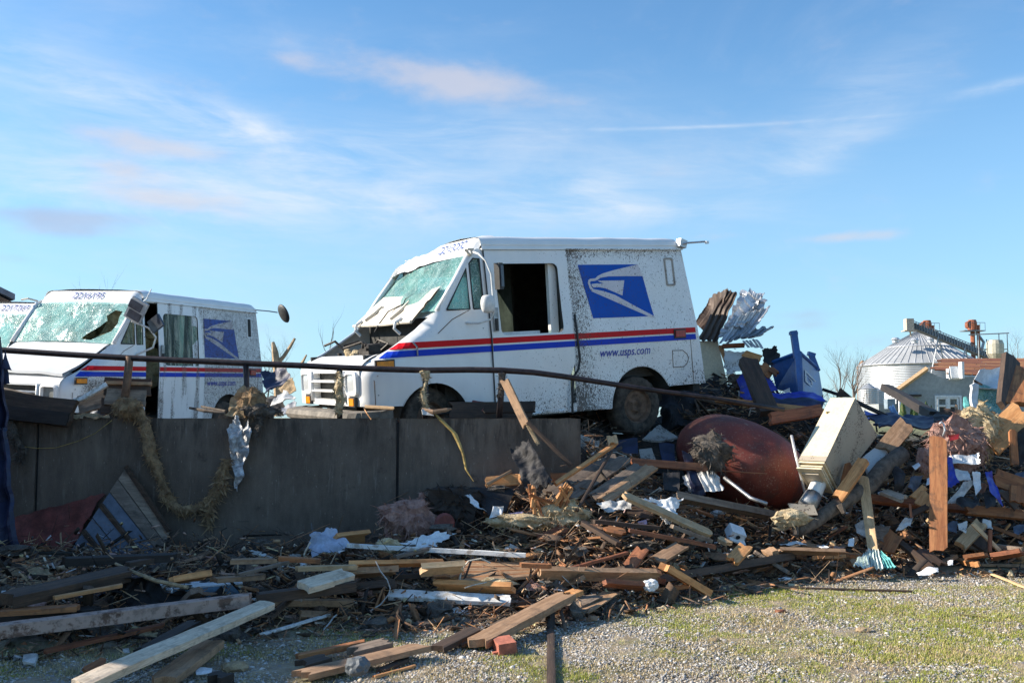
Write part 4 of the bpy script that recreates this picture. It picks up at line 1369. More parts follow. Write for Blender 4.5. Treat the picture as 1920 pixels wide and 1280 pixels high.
def dens_dry(x, y):
    e = y - front_edge(x)
    g = 0.5 + 0.9 * nz((x, y, 8), 1.6, 3)
    return max(0.05, min(1, g)) * (0.55 if e < 0.3 else 0.12)


blades('green_grass', 110000, blade_mat('green_blades', (0.19, 0.24, 0.02), (0.34, 0.38, 0.05), (0.48, 0.41, 0.14), 0.66), 0.008, 0.024, dens_green, 'short green winter grass in patches between the gravel')
blades('dry_grass', 76000, blade_mat('dry_blades', (0.50, 0.38, 0.20), (0.68, 0.54, 0.31), (0.34, 0.26, 0.13), 0.6), 0.010, 0.030, dens_dry, 'dry straw-coloured grass mixed through the gravel')

blades('grass_tufts', 3600, blade_mat('tuft_blades', (0.44, 0.36, 0.17), (0.30, 0.33, 0.07), (0.58, 0.49, 0.27), 0.5), 0.022, 0.050,
       lambda x, y: 0.0 if y - front_edge(x) > .2 else .6 * smooth((nz((x, y, 3), 4.5, 6) - .18) / .15), 'taller tufts of winter grass dotted over the yard')

# ------------------------------------------------------------------ loading dock and its retaining wall
dk = MB(); dk.box((-6.9, 17.0, 0.78), (15.0, 15.9, 0.2))
tag(dk.build('dock_floor', M['slab']), kind='structure')
wall = thing('retaining_wall', 'stained concrete retaining wall in panels below the bent railing', 'wall', (-3, WALL_Y, 0))
edges = [-9.4, at(68, 900, WALL_Y).x, at(745, 900, WALL_Y).x, 0.62]
for i, (a, b) in enumerate(zip(edges, edges[1:])):
    q = MB(); nn = 26
    a_, b_ = a + 0.012, b - 0.012

    def wf(u, v):
        x = a_ + (b_ - a_) * u; z = -0.3 + 1.645 * v
        return (x, WALL_Y + 0.012 * nz((x, 0, z), 2.0) + 0.005 * nz((x, 1, z), 13), z + (0.010 * nz((x, 3, 0), 9) * (v == 1)))
    top = lambda u, v: (a_ + (b_ - a_) * u, WALL_Y + 0.2 * v, 1.345 + 0.010 * nz((a_ + (b_ - a_) * u, 3, 0), 9) - 0.01 * (v > 0.5))
    q.grid(wf, max(8, int((b - a) * 10)), 16)
    q.grid(top, max(8, int((b - a) * 10)), 2)
    q.add([(a_, WALL_Y, -.3), (a_, WALL_Y + .2, -.3), (a_, WALL_Y + .2, 1.335), (a_, WALL_Y, 1.345)], [(0, 1, 2, 3)])
    q.add([(b_, WALL_Y, -.3), (b_, WALL_Y + .2, -.3), (b_, WALL_Y + .2, 1.335), (b_, WALL_Y, 1.345)], [(3, 2, 1, 0)])
    q.add([(a_, WALL_Y + .2, -.3), (b_, WALL_Y + .2, -.3), (b_, WALL_Y + .2, 1.335), (a_, WALL_Y + .2, 1.335)], [(3, 2, 1, 0)])
    q.build('wall_panel', M['concrete'], wall)
q = MB()
for e in edges[1:3]: q.box((e, WALL_Y + 0.1, 0.5), (0.024, 0.16, 1.62))
q.build('joint_filler', M['blackroof'], wall)

# bent railing
rail = thing('railing', 'bent dark pipe railing along the top of the retaining wall', 'railing', (-2, WALL_Y + 0.1, 1.34))
RY = WALL_Y + 0.10
pp = [(-60, 651), (0, 656), (120, 664), (240, 671), (350, 676), (460, 681), (560, 685), (640, 689), (720, 692), (800, 694), (880, 693), (940, 694), (1000, 698), (1060, 706), (1130, 717), (1200, 728), (1260, 736), (1330, 745), (1400, 757), (1470, 768)]
q = MB(); q.tube([at(x, y, RY + (0.05 * max(0, (x - 950) / 100)) ** 1) for x, y in pp], [0.028 - 0.008 * smooth((x - 900) / 500) for x, y in pp], 10)
q.build('top_rail', M['pipe'], rail, smooth=True)
for (xt, yt), (xb, yb), r_, m_ in (((243, 668), (232, 760), 0.036, 'mudrim'), ((461, 682), (463, 786), 0.026, 'pipe'), ((637, 690), (637, 786), 0.026, 'pipe'), ((797, 694), (797, 786), 0.026, 'pipe'), ((941, 694), (936, 786), 0.028, 'pipe')):
    q = MB(); q.tube([at(xt, yt, RY), at((xt + xb) / 2 + 1, (yt + yb) / 2, RY + .01), at(xb, yb, RY)], r_, 9); q.build('post', M[m_], rail, smooth=True)

# ------------------------------------------------------------------ background: bins, house, conveyor, trees
def ground_far(y): return 0.82 + 0.35 * smooth((y - 14) / 30)


def binmat():
    t = mat('corrugated_bin_wall')
    x, y, z = t.xyz(t.pos)
    n = t.noise(t.scale(t.pos, (1, 1, 0.15)), 0.7, 6, 0.6)
    c = t.mix(t.ramp(n, 0.35, 0.65), (0.34, 0.36, 0.38), (0.48, 0.50, 0.52))
    return fin(t, c, 0.5, 0.55, t.bump(t.math('SINE', t.math('MULTIPLY', z, 30.0)), 0.5, 0.03))


M['bin'] = binmat()
M['binroof'] = simple('bin_roof_sheet', (0.42, 0.43, 0.44), 0.55, 0.15, 0.12, 0.6)
BY = 133.0
bc = at(1724, 700, BY); brad = 110 / FPX * BY
ez, mz, az_ = at(1715, 686, BY).z, at(1715, 652, BY).z, at(1715, 622, BY).z
gb = ground_far(BY)
BIN = thing('grain_bin', 'big round corrugated grain bin with conical ribbed roof behind the house', 'grain bin', (bc.x, BY, gb))
cx0, cy0 = bc.x, BY
q = MB(); q.lathe([(brad, gb - 0.3), (brad, ez)], 64, None, 'Z', (cx0, cy0, 0)); q.build('bin_wall', M['bin'], BIN, smooth=True)
for k, (za, zb, ra, rb) in enumerate(((ez, mz, 1.015, 0.53), (mz + 0.06, az_, 0.53, 0.05))):
    for i in range(56):
        a0, a1 = 2 * math.pi * i / 56, 2 * math.pi * (i + 1) / 56
        if math.sin((a0 + a1) / 2) > 0.25: continue       # far side of the cone cannot be seen
        q = MB()
        P_ = lambda r, a, z: Vector((cx0 + brad * r * math.cos(a), cy0 + brad * r * math.sin(a), z))
        e = 0.006
        q.add([P_(ra, a0, za), P_(ra, a1, za), P_(rb, a1, zb), P_(rb, a0, zb)], [(0, 1, 2, 3)])
        nrm = Vector((math.cos(a0), math.sin(a0), 1)) * 0.05
        q.add([P_(ra, a0 - e, za), P_(ra, a0, za) + nrm, P_(ra, a0 + e, za), P_(rb, a0 - e * 1.5, zb), P_(rb, a0, zb) + nrm, P_(rb, a0 + e * 1.5, zb)], [(0, 1, 4, 3), (1, 2, 5, 4)])
        q.build('roof_panel', M['binroof'], BIN)
q = MB()
a_all = [math.pi + math.pi * i / 28 for i in range(29)]
q.tube([(cx0 + brad * .535 * math.cos(a), cy0 + brad * .535 * math.sin(a), mz + .03) for a in a_all], 0.10, 5)
q.tube([(cx0 + brad * 1.02 * math.cos(a), cy0 + brad * 1.02 * math.sin(a), ez) for a in a_all], 0.10, 5)
q.lathe([(brad * .06, az_ - .1), (brad * .06, az_ + .25), (brad * 0.03, az_ + 0.5), (0, az_ + .5)], 12, None, 'Z', (cx0, cy0, 0))
q.build('roof_ring', M['galv'], BIN)
for px, py in ((1679, 641), (1715, 642), (1745, 640), (1763, 641)):
    c_ = at(px, py, BY - 5); q = MB(); q.lathe([(0.42, -0.1), (0.42, 0.25), (0.6, 0.28), (0.35, 0.55), (0, 0.6)], 12, None, 'Z', c_)
    q.build('roof_vent', M['galv'], BIN)
# rust stain strip on the left of the bin: a narrower rusty bin behind the tree
q = MB(); c_ = at(1618, 700, BY + 20); q.lathe([(0.9, gb), (0.9, at(1615, 688, BY + 20).z), (0.2, at(1615, 676, BY + 20).z)], 20, None, 'Z', (c_.x, BY + 20, 0))
tag(q.build('rusty_bin', simple('rusty_sheet', (0.34, 0.20, 0.12), 0.8, 0.2, 0.4, 0.8)), 'narrow rusty bin standing behind the left edge of the big grain bin', 'grain bin')
for i, (px, w_, pt, pe) in enumerate(((1628, 16, 718, 729), (1642, 15, 726, 733))):
    Yb = 100 + 8 * i; c_ = at(px, pe, Yb); rr = w_ / FPX * Yb
    q = MB(); q.lathe([(rr, gb - .3), (rr, c_.z), (rr * 0.1, at(px, pt, Yb).z)], 20, None, 'Z', (c_.x, Yb, 0))
    tag(q.build('small_bin', M['bin']), ('smaller grain bin with peaked roof among the bare trees, the left one', 'smaller grain bin with peaked roof among the bare trees, the one nearer the house')[i], 'grain bin', 'small grain bins')
# inclined conveyor over the bin
def frame_line(A, B, w_, h_, name, parent, m, n=18, rr=0.06):
    d = (B - A).normalized(); side = Vector((0, 1, 0)) * w_; up = Vector((0, 0, h_))
    q = MB()
    for o in (Vector(), side, up, up + side): q.tube([A + o, B + o], rr, 4)
    for k in range(n + 1):
        p = A.lerp(B, k / n); q.tube([p, p + up], rr * .7, 4); q.tube([p + side, p + up + side], rr * .7, 4)
        if k < n: q.tube([p, A.lerp(B, (k + 1) / n) + up], rr * .5, 4)
    return q.build(name, m, parent)


CY = 122.0
cA, cB = at(1708, 610, CY), at(1862, 672, CY)
CV = thing('grain_conveyor', 'long inclined dark grain conveyor running down from the bin top', 'conveyor', tuple(cB))
frame_line(cA - Vector((0, 0, .2)), cB - Vector((0, 0, .2)), 1.0, 0.9, 'truss', CV, M['steel'], 30, 0.05)
q = MB(); d_ = (cB - cA).normalized(); rt = d_.to_track_quat('X', 'Z').to_matrix()
q.box((cA + cB) / 2 + Vector((0, .5, .15)), ((cB - cA).length, 0.8, 0.75), rt); q.build('trough', simple('dark_conveyor', (0.13, 0.15, 0.17), 0.6, .3, .3, 1), CV)
q = MB(); c_ = at(1704, 609, CY); q.box(c_, (0.9, 1.0, 1.5)); q.tube([c_, at(1708, 630, CY)], 0.1, 6); q.box(c_ - Vector((0, 0, .75)), (1.5, 1.2, .12)); q.build('head_box', simple('beige_box', (0.5, 0.42, 0.34), .7), CV)
for px in (1760, 1810): 
    f_ = (px - 1708) / (1862 - 1708); p = cA.lerp(cB, f_)
    q = MB(); q.tube([p, (p.x - 1.4, p.y, max(gb, p.z - 6))], .08, 4); q.tube([p, (p.x + 1.0, p.y, max(gb, p.z - 6))], .08, 4); q.build('support', M['steel'], CV)
# bucket elevators
M['rustpipe'] = simple('rust_red_leg', (0.36, 0.12, 0.06), .7, .2, .4, 1.0)
for i, (px, pt, pb, lbl) in enumerate(((1738, 602, 625, 'short rust-red elevator head peeping over the bin top'), (1823, 601, 700, 'tall rust-red bucket elevator with platform right of the bin'))):
    EY = 138.0; EL = thing('bucket_elevator', lbl, 'grain elevator', tuple(at(px, 700, EY)), group='bucket elevators')
    c_ = at(px, pt + 8, EY)
    q = MB(); q.lathe([(0, .75), (.5, .7), (.62, .3), (.62, -.7), (0, -.7)], 12, None, 'Z', c_); q.lathe([(0, -.5), (.6, -.45), (.6, .45), (0, .5)], 12, None, 'Y', c_ + Vector((-0.3, 0, 0))); q.build('head', M['rustpipe'], EL)
    q = MB(); q.tube([c_, (c_.x, c_.y, 1)], .30, 6); q.tube([c_ + Vector((.8, 0, 0)), (c_.x + .8, c_.y, 1)], .22, 6); q.build('leg_casing', M['rustpipe'], EL)
    q = MB(); q.box(c_ - Vector((0, 0, .85)), (2.9 if i else 3.2, 1.6, .12))
    for sx in (-1.4, -.7, .7, 1.4): q.tube([c_ + Vector((sx, -.8, -.85)), c_ + Vector((sx, -.8, .25))], .035, 4)
    q.tube([c_ + Vector((-1.4, -.8, .25)), c_ + Vector((1.4, -.8, .25))], .035, 4)
    q.build('platform', M['steel'], EL)
    if i:
        q = MB(); q.tube([c_ + Vector((.5, 0, -1)), c_ + Vector((1.5, 0, -2.4)), c_ + Vector((.9, 0, -4.5))], .2, 6); q.tube([c_ + Vector((1.9, 0, -2)), c_ + Vector((2.6, 0, -7))], .09, 4); q.tube([c_ + Vector((0, 0, -2)), c_ + Vector((-2.6, 0, -6.5))], .06, 4); q.build('spout', M['steel'], EL)
# tank in a frame
TF = thing('hopper_tank', 'pale hopper tank inside a pipe frame at far right', 'tank', tuple(at(1865, 690, 110)))
c_ = at(1866, 653, 110)
q = MB(); q.lathe([(0, 1.0), (.75, .9), (.9, .5), (.9, -.6), (.2, -1.9)], 16, None, 'Z', c_); q.build('tank_shell', simple('pale_tank', (.5, .46, .36), .6, .2), TF)
q = MB()
for sx in (-1.6, 0.4, 1.2): q.tube([c_ + Vector((sx * 1.15, 0, 1.6)), c_ + Vector((sx * 1.15, 0, -3))], .06, 4)
q.tube([c_ + Vector((-2.9, 0, 1.5)), c_ + Vector((1.6, 0, 1.7))], .06, 4); q.tube([c_ + Vector((-1.8, 0, -.1)), c_ + Vector((1.4, 0, -.1))], .05, 4)
q.build('pipe_frame', M['steel'], TF)

# the house with its roof torn off
HY = 52.0
HS = thing('house', 'grey gabled house with bare torn roof boards and a white window', 'house', tuple(at(1760, 790, HY)))
gh = ground_far(HY)
M['siding'] = simple('grey_stucco', (0.31, 0.33, 0.33), 0.9, 0, 0.10, 0.7)
wpoly = [(1684, 800), (1684, 729), (1737, 695), (1768, 709), (1830, 706), (1925, 706), (1925, 800)]
q = MB(); loc_ = [(at(px, py, HY).x, at(px, py, HY).z) for px, py in wpoly]
loc_[0] = (loc_[0][0], gh - .5); loc_[-1] = (loc_[-1][0], gh - .5)
wx0, wx1 = at(1756, 745, HY).x, at(1798, 745, HY).x; wz0, wz1 = at(1756, 777, HY).z, at(1756, 745, HY).z
dx0_, dx1_ = at(1688, 745, HY).x, at(1689, 745, HY).x
pts, tr = skin2d(loc_, [[(wx0, wz0), (wx1, wz0), (wx1, wz1), (wx0, wz1)]], 0.6)
q.add([(x, HY, z) for x, z in pts], tr); q.add([(x, HY + .25, z) for x, z in pts], [t[::-1] for t in tr])
q.build('gable_wall', M['siding'], HS)
q = MB(); P0, P1 = at(1684, 729, HY), at(1737, 695, HY)
q.tube([P0 + Vector((-.15, -.1, -.1)), P1 + Vector((0, -.1, .12))], 0.13, 4); q.build('gable_board', M['blond'], HS)
# left side wing and shed roof
q = MB(); a_ = at(1667, 757, HY + 1); q.box((a_.x, HY + 2.5, (gh + a_.z) / 2), (1.1, 3, a_.z - gh)); q.build('wing_wall', M['siding'], HS)
q = MB(); a_ = at(1676, 760, HY - 1.0)
# roof deck boards, each one
A0, A1 = at(1737, 697, HY), at(1760, 672, HY + 4)
B0, B1 = at(1925, 707, HY), at(1925, 671, HY + 4)
nb = 11
for i in range(nb):
    v0, v1 = i / nb, (i + 0.93) / nb
    us = 0.0 + 0.03 * ((i * 7) % 3); segs = [us, 0.2 + 0.04 * (i % 3), 0.46 + 0.05 * ((i * 5) % 3), 0.72 + .03 * (i % 2), 1.0]
    for u0, u1 in zip(segs, segs[1:]):
        if i < 2 and u0 < 0.1: continue
        if rnd.random() < 0.04: continue
        q = MB(); c4 = [A0.lerp(B0, u0).lerp(A1.lerp(B1, u0), v0), A0.lerp(B0, u1 - .004).lerp(A1.lerp(B1, u1 - .004), v0), A0.lerp(B0, u1 - .004).lerp(A1.lerp(B1, u1 - .004), v1), A0.lerp(B0, u0).lerp(A1.lerp(B1, u0), v1)]
        up = Vector((0, -.06, .05))
        q.hexa([p - up for p in c4], [p for p in c4]); q.build('roof_board', (M['red'], M['rust'], M['splinter'], M['red'])[rnd.randrange(4)], HS)
# dormer / hatch
c_ = at(1789, 698, HY)
q = MB(); k_ = HY / FPX
q.box(c_ + Vector((0, -.1, .0)), (17 * k_, .06, 23 * k_), Matrix.Rotation(-0.25, 3, 'X')); q.box(c_ + Vector((9 * k_, -.3, .1)), (.12, .4, 31 * k_)); q.box(c_ + Vector((0, .1, -12 * k_)), (20 * k_, .3, .1)); q.box(c_ + Vector((-9 * k_, .15, -.1)), (.08, .3, 22 * k_))
q.build('dormer', M['paper'], HS)
q = MB(); q.box(c_ + Vector((0, .24, -8 * k_)), (13 * k_, .05, 3 * k_)); q.build('dormer_opening', M['blackroof'], HS)
# window
cw_ = Vector(((wx0 + wx1) / 2, HY, (wz0 + wz1) / 2)); ww, wh_ = wx1 - wx0, wz1 - wz0
q = MB(); q.box(cw_ + Vector((0, .15, 0)), (ww, .04, wh_)); pane = M['blackroof']
for sx in (-1, 1):
    WN = MB()
    x0 = cw_.x + sx * ww / 4; hw = ww / 4 - .03
    for n3, (dx_, dz_, sx_, sz_) in enumerate(((0, wh_ / 2 - .04, hw * 2, .08), (0, -wh_ / 2 + .04, hw * 2, .08), (0, .02, hw * 2, .07), (-hw + .04, 0, .08, wh_ - .006), (hw - .04, 0, .08, wh_ - .006))):
        WN.box((x0 + dx_, HY + .02, cw_.z + dz_), (sx_, .10 + .008 * (n3 > 2), sz_))
    wo = WN.build('window', M['paper'], HS)
    for dz_ in (.26, -.27):
        q = MB(); q.box((x0, HY + .07, cw_.z + dz_ * wh_), (hw * 1.8, .02, wh_ * .42)); q.build('pane', M['interior2'] if dz_ > 0 else M['interior'], wo)
q = MB()
for dx_ in (-ww / 2 - .06, ww / 2 + .06, 0): q.box((cw_.x + dx_, HY - .04, cw_.z), (.10, .07, wh_ + .2))
q.box((cw_.x, HY - .03, cw_.z + wh_ / 2 + .06), (ww + .2, .08, .1)); q.box((cw_.x, HY - .05, cw_.z - wh_ / 2 - .06), (ww + .2, .12, .1))
q.build('window_surround', M['paper'], HS)
q = MB(); q.box(at(1716, 741, HY - .1), (21 * k_, .2, .1)); q.tube([at(1707, 741, HY - .1), at(1707, 750, HY - .1)], .03, 5); q.build('lamp_bracket', M['pipe'], HS)
q = MB(); q.box(at(1668, 757, HY - 1) , (14 * k_, .5, 18 * k_)); q.build('side_door', simple('blue_grey_door', (.22, .28, .33), .8), HS)  # plain blue-grey box in front of the wing wall
q = MB(); q.box(at(1688, 765, HY - .1), (5 * k_, .1, 36 * k_)); q.build('corner_board', M['paper'], HS)

# evergreen shrubs at the house
for i, (px, pt, w_) in enumerate(((1693, 752, 14), (1714, 757, 16), (1737, 756, 14), (1747, 764, 8))):
    YY = HY - 3; k_ = YY / FPX; base = at(px, 786, YY); hgt = (786 - pt) * k_
    SB = thing('evergreen_shrub', ('small conical evergreen left of the window, the leftmost', 'round-topped evergreen behind the charred beam, second from left', 'evergreen shrub just left of the house window, behind the beam', 'smallest evergreen shrub, tucked beside the house window')[i], 'shrub', tuple(base), group='evergreen shrubs at the house wall')
    r2 = np.random.RandomState(i); n = 1500
    z = r2.rand(n) ** 1.2; rad = (1 - z) ** .6 * (0.25 + .3 * np.minimum(1, z * 5)) * w_ * k_ * 1.0; a = r2.rand(n) * 6.28
    p = np.stack([base.x + rad * np.cos(a), base.y + rad * np.sin(a), base.z + z * hgt], 1)
    o = scatter_mesh('foliage', p, BL_V, BL_F, np.stack([r2.uniform(.03, .06, n), r2.uniform(.02, .08, n), r2.uniform(.06, .14, n)], 1), a + 1.5, r2.uniform(-.3, .3, n), blade_mat('evergreen', (.03, .07, .015), (.08, .13, .03), (.16, .15, .04), .85))
    o.parent = SB; o.matrix_parent_inverse = SB.matrix_basis.inverted()
    q = MB(); q.tube([base, base + Vector((0, 0, hgt * .6))], .05, 5); q.build('trunk', M['twig'], SB)


def bare_tree(px, py_base, py_top, Y, label, seed, lean=0.0, r0=None, spread=0.5, levels=4, m=None, kids=3, name='bare_tree'):
    r2 = random.Random(seed); base = at(px, py_base, Y); k_ = Y / FPX; h = (py_base - py_top) * k_
    base.z = min(base.z, max(base.z, ground_far(Y)))
    T = thing(name, label, 'tree', tuple(base), group='bare winter trees beyond the yard')
    tr = MB(); br = MB(); r0 = r0 or h * 0.016

    def grow(p, d, L, r, lev):
        pts = [p]; n = 5 if lev < 3 else 3
        for i in range(n):
            d = (d + Vector((r2.uniform(-1, 1), r2.uniform(-1, 1), r2.uniform(-.4, .8))) * (0.13 if lev == 0 else 0.2)).normalized()
            pts.append(pts[-1] + d * L / n)
        rr = [r * (1 - 0.55 * i / n) for i in range(n + 1)]
        (tr if lev == 0 else br).tube(pts, rr, 5 if lev < 2 else 3, cap=False)
        if lev >= levels: return
        for k in range(kids + (2 if lev < 2 else 0)):
            f = r2.uniform(0.3, 1.0) if k else 1.0
            i = min(n - 1, int(f * n)); q_ = pts[i].lerp(pts[i + 1], f * n - i) if i < n else pts[-1]
            a = r2.uniform(0, 6.28); s_ = spread * r2.uniform(.6, 1.3)
            nd = (d + Vector((math.cos(a), math.sin(a), 0.15)) * s_).normalized()
            grow(q_, nd, L * r2.uniform(.5, .72), rr[i] * 0.6, lev + 1)
    grow(base, Vector((lean, 0, 1)).normalized(), h * .42, r0, 0)
    tr.build('trunk', m or M['twig'], T); br.build('crown', m or M['twig'], T)
    return T


bare_tree(1590, 800, 632, 60, 'bare tree right of the blue container, the left of the pair', 1, 0.0, .09)
bare_tree(1604, 800, 628, 64, 'thicker bare tree standing in front of the big bin left edge', 2, -0.05, .13)
bare_tree(1620, 800, 700, 55, 'low bare bush with thin branches in front of the bin', 8, 0.25, .05, .8)
bare_tree(1560, 800, 690, 58, 'low bare thicket beside the blue container', 9, -0.2, .05, .9)
bare_tree(188, 800, 498, 40, 'bare treetop showing above the roof of the muddy van', 3, 0.0, .12, .35)
bare_tree(640, 760, 545, 45, 'slender bare sapling behind the hood of the centre van', 4, -0.12, .07, .22, 3, kids=1)
bare_tree(1905, 740, 590, 70, 'bare twiggy treetop at the right edge', 5, 0.1, .06, .7, 4)
bare_tree(1880, 740, 640, 70, 'small bare treetop next to the hopper tank', 12, -0.1, .05, .8, 4)
bare_tree(498, 770, 600, 48, 'thin bare tree just right of the muddy van', 6, .1, .05, .6, 4)
bare_tree(530, 770, 640, 50, 'thin bare brush between the two vans', 7, -.1, .04, .9, 4)
# snapped trunk between the vans
SN = thing('snapped_tree', 'snapped pale tree trunk with two broken limbs between the vans', 'tree', tuple(at(520, 740, 20)))
q = MB(); q.tube([at(524, 780, 20), at(521, 700, 20), at(516, 660, 20), at(512, 641, 20)], [.10, .09, .07, .03], 7); q.tube([at(521, 680, 20), at(532, 668, 20), at(544, 650, 20), at(553, 634, 20)], [.05, .04, .035, .025], 6)
q.build('trunk', M['paleroot'], SN)
q = MB(); q.tube([at(560, 690, 19), at(568, 678, 19), at(575, 665, 19)], [.04, .03, .015], 5); tag(q.build('broken_branch', M['paleroot']), 'broken branch tip poking up left of the centre van hood', 'branch')

# unseen building left of view, wall heights shaped to shade the left yard
LB = thing('shade_building', 'unseen ruined brick walls left of view, shaped to shade the yard', 'building', (-9, 9, 0))
q = MB()
for x0, y0, x1, y1, za, zb in ((-9.2, 8.6, -6.9, 9.0, 4.3, 4.2), (-6.9, 3.0, -6.5, 9.0, 1.9, 4.3), (-9.2, 2.6, -6.5, 3.0, 1.7, 1.9)):
    n_ = 14
    for i in range(n_):
        f0, f1 = i / n_, (i + 1) / n_; L_ = (y1 - y0) > 1
        zt = za + (zb - za) * f0 + rnd.uniform(-.16, .16)
        if L_: q.box(((x0 + x1) / 2, y0 + (y1 - y0) * (f0 + f1) / 2, zt / 2 - .2), (x1 - x0, (y1 - y0) / n_, zt + .4))
        else: q.box((x0 + (x1 - x0) * (f0 + f1) / 2, (y0 + y1) / 2, zt / 2 - .2), ((x1 - x0) / n_, y1 - y0, zt + .4))
q.build('wall', M['brick'], LB)
EV = thing('roof_eave', 'dark roof corner jutting in above the vans at the left edge', 'roof', tuple(at(0, 560, 17)))
a, b, c_ = at(28, 562, 17), at(-190, 455, 17), at(-190, 560, 17)
q = MB(); th = Vector((0, 0, .10)); q.hexa([a, a + Vector((-3.5, 4, 0)), b + Vector((-3.5, 4, 0)), b], [a + th, a + Vector((-3.5, 4, 0)) + th, b + Vector((-3.5, 4, 0)) + th, b + th]); q.build('shingle_edge', M['slate'], EV)
q = MB(); q.hexa([at(20, 566, 17), at(-60, 566, 20), at(-190, 566, 20), at(-190, 566, 17)], [a - th * .6, a + Vector((-3.2, 3, 0)) - th * .6, b + Vector((-3.2, 3, 0)) - th * .6, b - th * .6]); q.build('soffit', M['dark'], EV)
# ------------------------------------------------------------------ debris helpers
def plank(name, A, B, w_, t_, m, label, cat='board', roll=0.0, group=None, seed=None, jag=0.35, bend=0.0, up=None, parent=None):
    """one board from A to B, its own local X along the length; uneven ends"""
    A, B = Vector(A), Vector(B); d = B - A; L = d.length; d.normalize()
    r2 = random.Random(seed if seed is not None else hash((round(A.x, 3), round(A.z, 3), round(B.x, 3))) & 0xffff)
    upv = Vector(up) if up else Vector((0, 0, 1))
    if abs(d.dot(upv)) > 0.95: upv = Vector((0, -1, 0.1))
    y = upv.cross(d).normalized(); z = d.cross(y)
    rot = Matrix((d, y, z)).transposed()
    if roll: rot = rot @ Matrix.Rotation(R(roll), 3, 'X')
    nx_, ny_ = max(3, min(9, int(L / 0.18) + 2)), 4
    q = MB(); ee = [[(r2.uniform(-1, 1)) * jag * w_ for _ in range(ny_ + 1)] for _ in range(2)]
    s_ = r2.uniform(0, 50)

    def P_(i, j, top):
        u = i / nx_; x = -L / 2 + L * u
        if i == 0: x += abs(ee[0][j]) * (1.0 if jag > .1 else .2)
        if i == nx_: x -= abs(ee[1][j])
        yy = (j / ny_ - 0.5) * w_
        edge = 0.002 * (j in (0, ny_))
        zz = (t_ / 2 - edge) if top else -t_ / 2
        zz += bend * math.sin(u * math.pi) + 0.004 * nz((x * 2, yy, s_), 2.0)
        yy += 0.06 * w_ * nz((x * 1.2, 0, s_ + 4), 1.5) + (0.02 * w_ * r2.uniform(-1, 1) if j in (0, ny_) else 0)
        return (x, yy, zz)
    n1 = (nx_ + 1) * (ny_ + 1)
    V = [P_(i, j, True) for i in range(nx_ + 1) for j in range(ny_ + 1)]
    V += [(V[i * (ny_ + 1) + j][0] * 0.997, V[i * (ny_ + 1) + j][1], V[i * (ny_ + 1) + j][2] - t_) for i in range(nx_ + 1) for j in range(ny_ + 1)]
    F_ = []
    k = ny_ + 1
    for i in range(nx_):
        for j in range(ny_):
            a = i * k + j
            F_.append((a, a + k, a + k + 1, a + 1)); F_.append((n1 + a, n1 + a + 1, n1 + a + k + 1, n1 + a + k))
    for i in range(nx_):
        a, b = i * k, (i + 1) * k; F_.append((a, n1 + a, n1 + b, b))
        a, b = i * k + ny_, (i + 1) * k + ny_; F_.append((a, b, n1 + b, n1 + a))
    for j in range(ny_):
        F_.append((j, j + 1, n1 + j + 1, n1 + j)); a = nx_ * k + j; F_.append((a, n1 + a, n1 + a + 1, a + 1))
    me = bpy.data.meshes.new(name); me.from_pydata(V, [], F_); me.update(); me.materials.append(m)
    o = bpy.data.objects.new(name, me); COL.objects.link(o)
    mt = rot.to_4x4(); mt.translation = (A + B) / 2; o.matrix_basis = mt
    if parent is not None:
        o.parent = parent; o.matrix_parent_inverse = parent.matrix_basis.inverted(); return o
    return tag(o, label, cat, group)


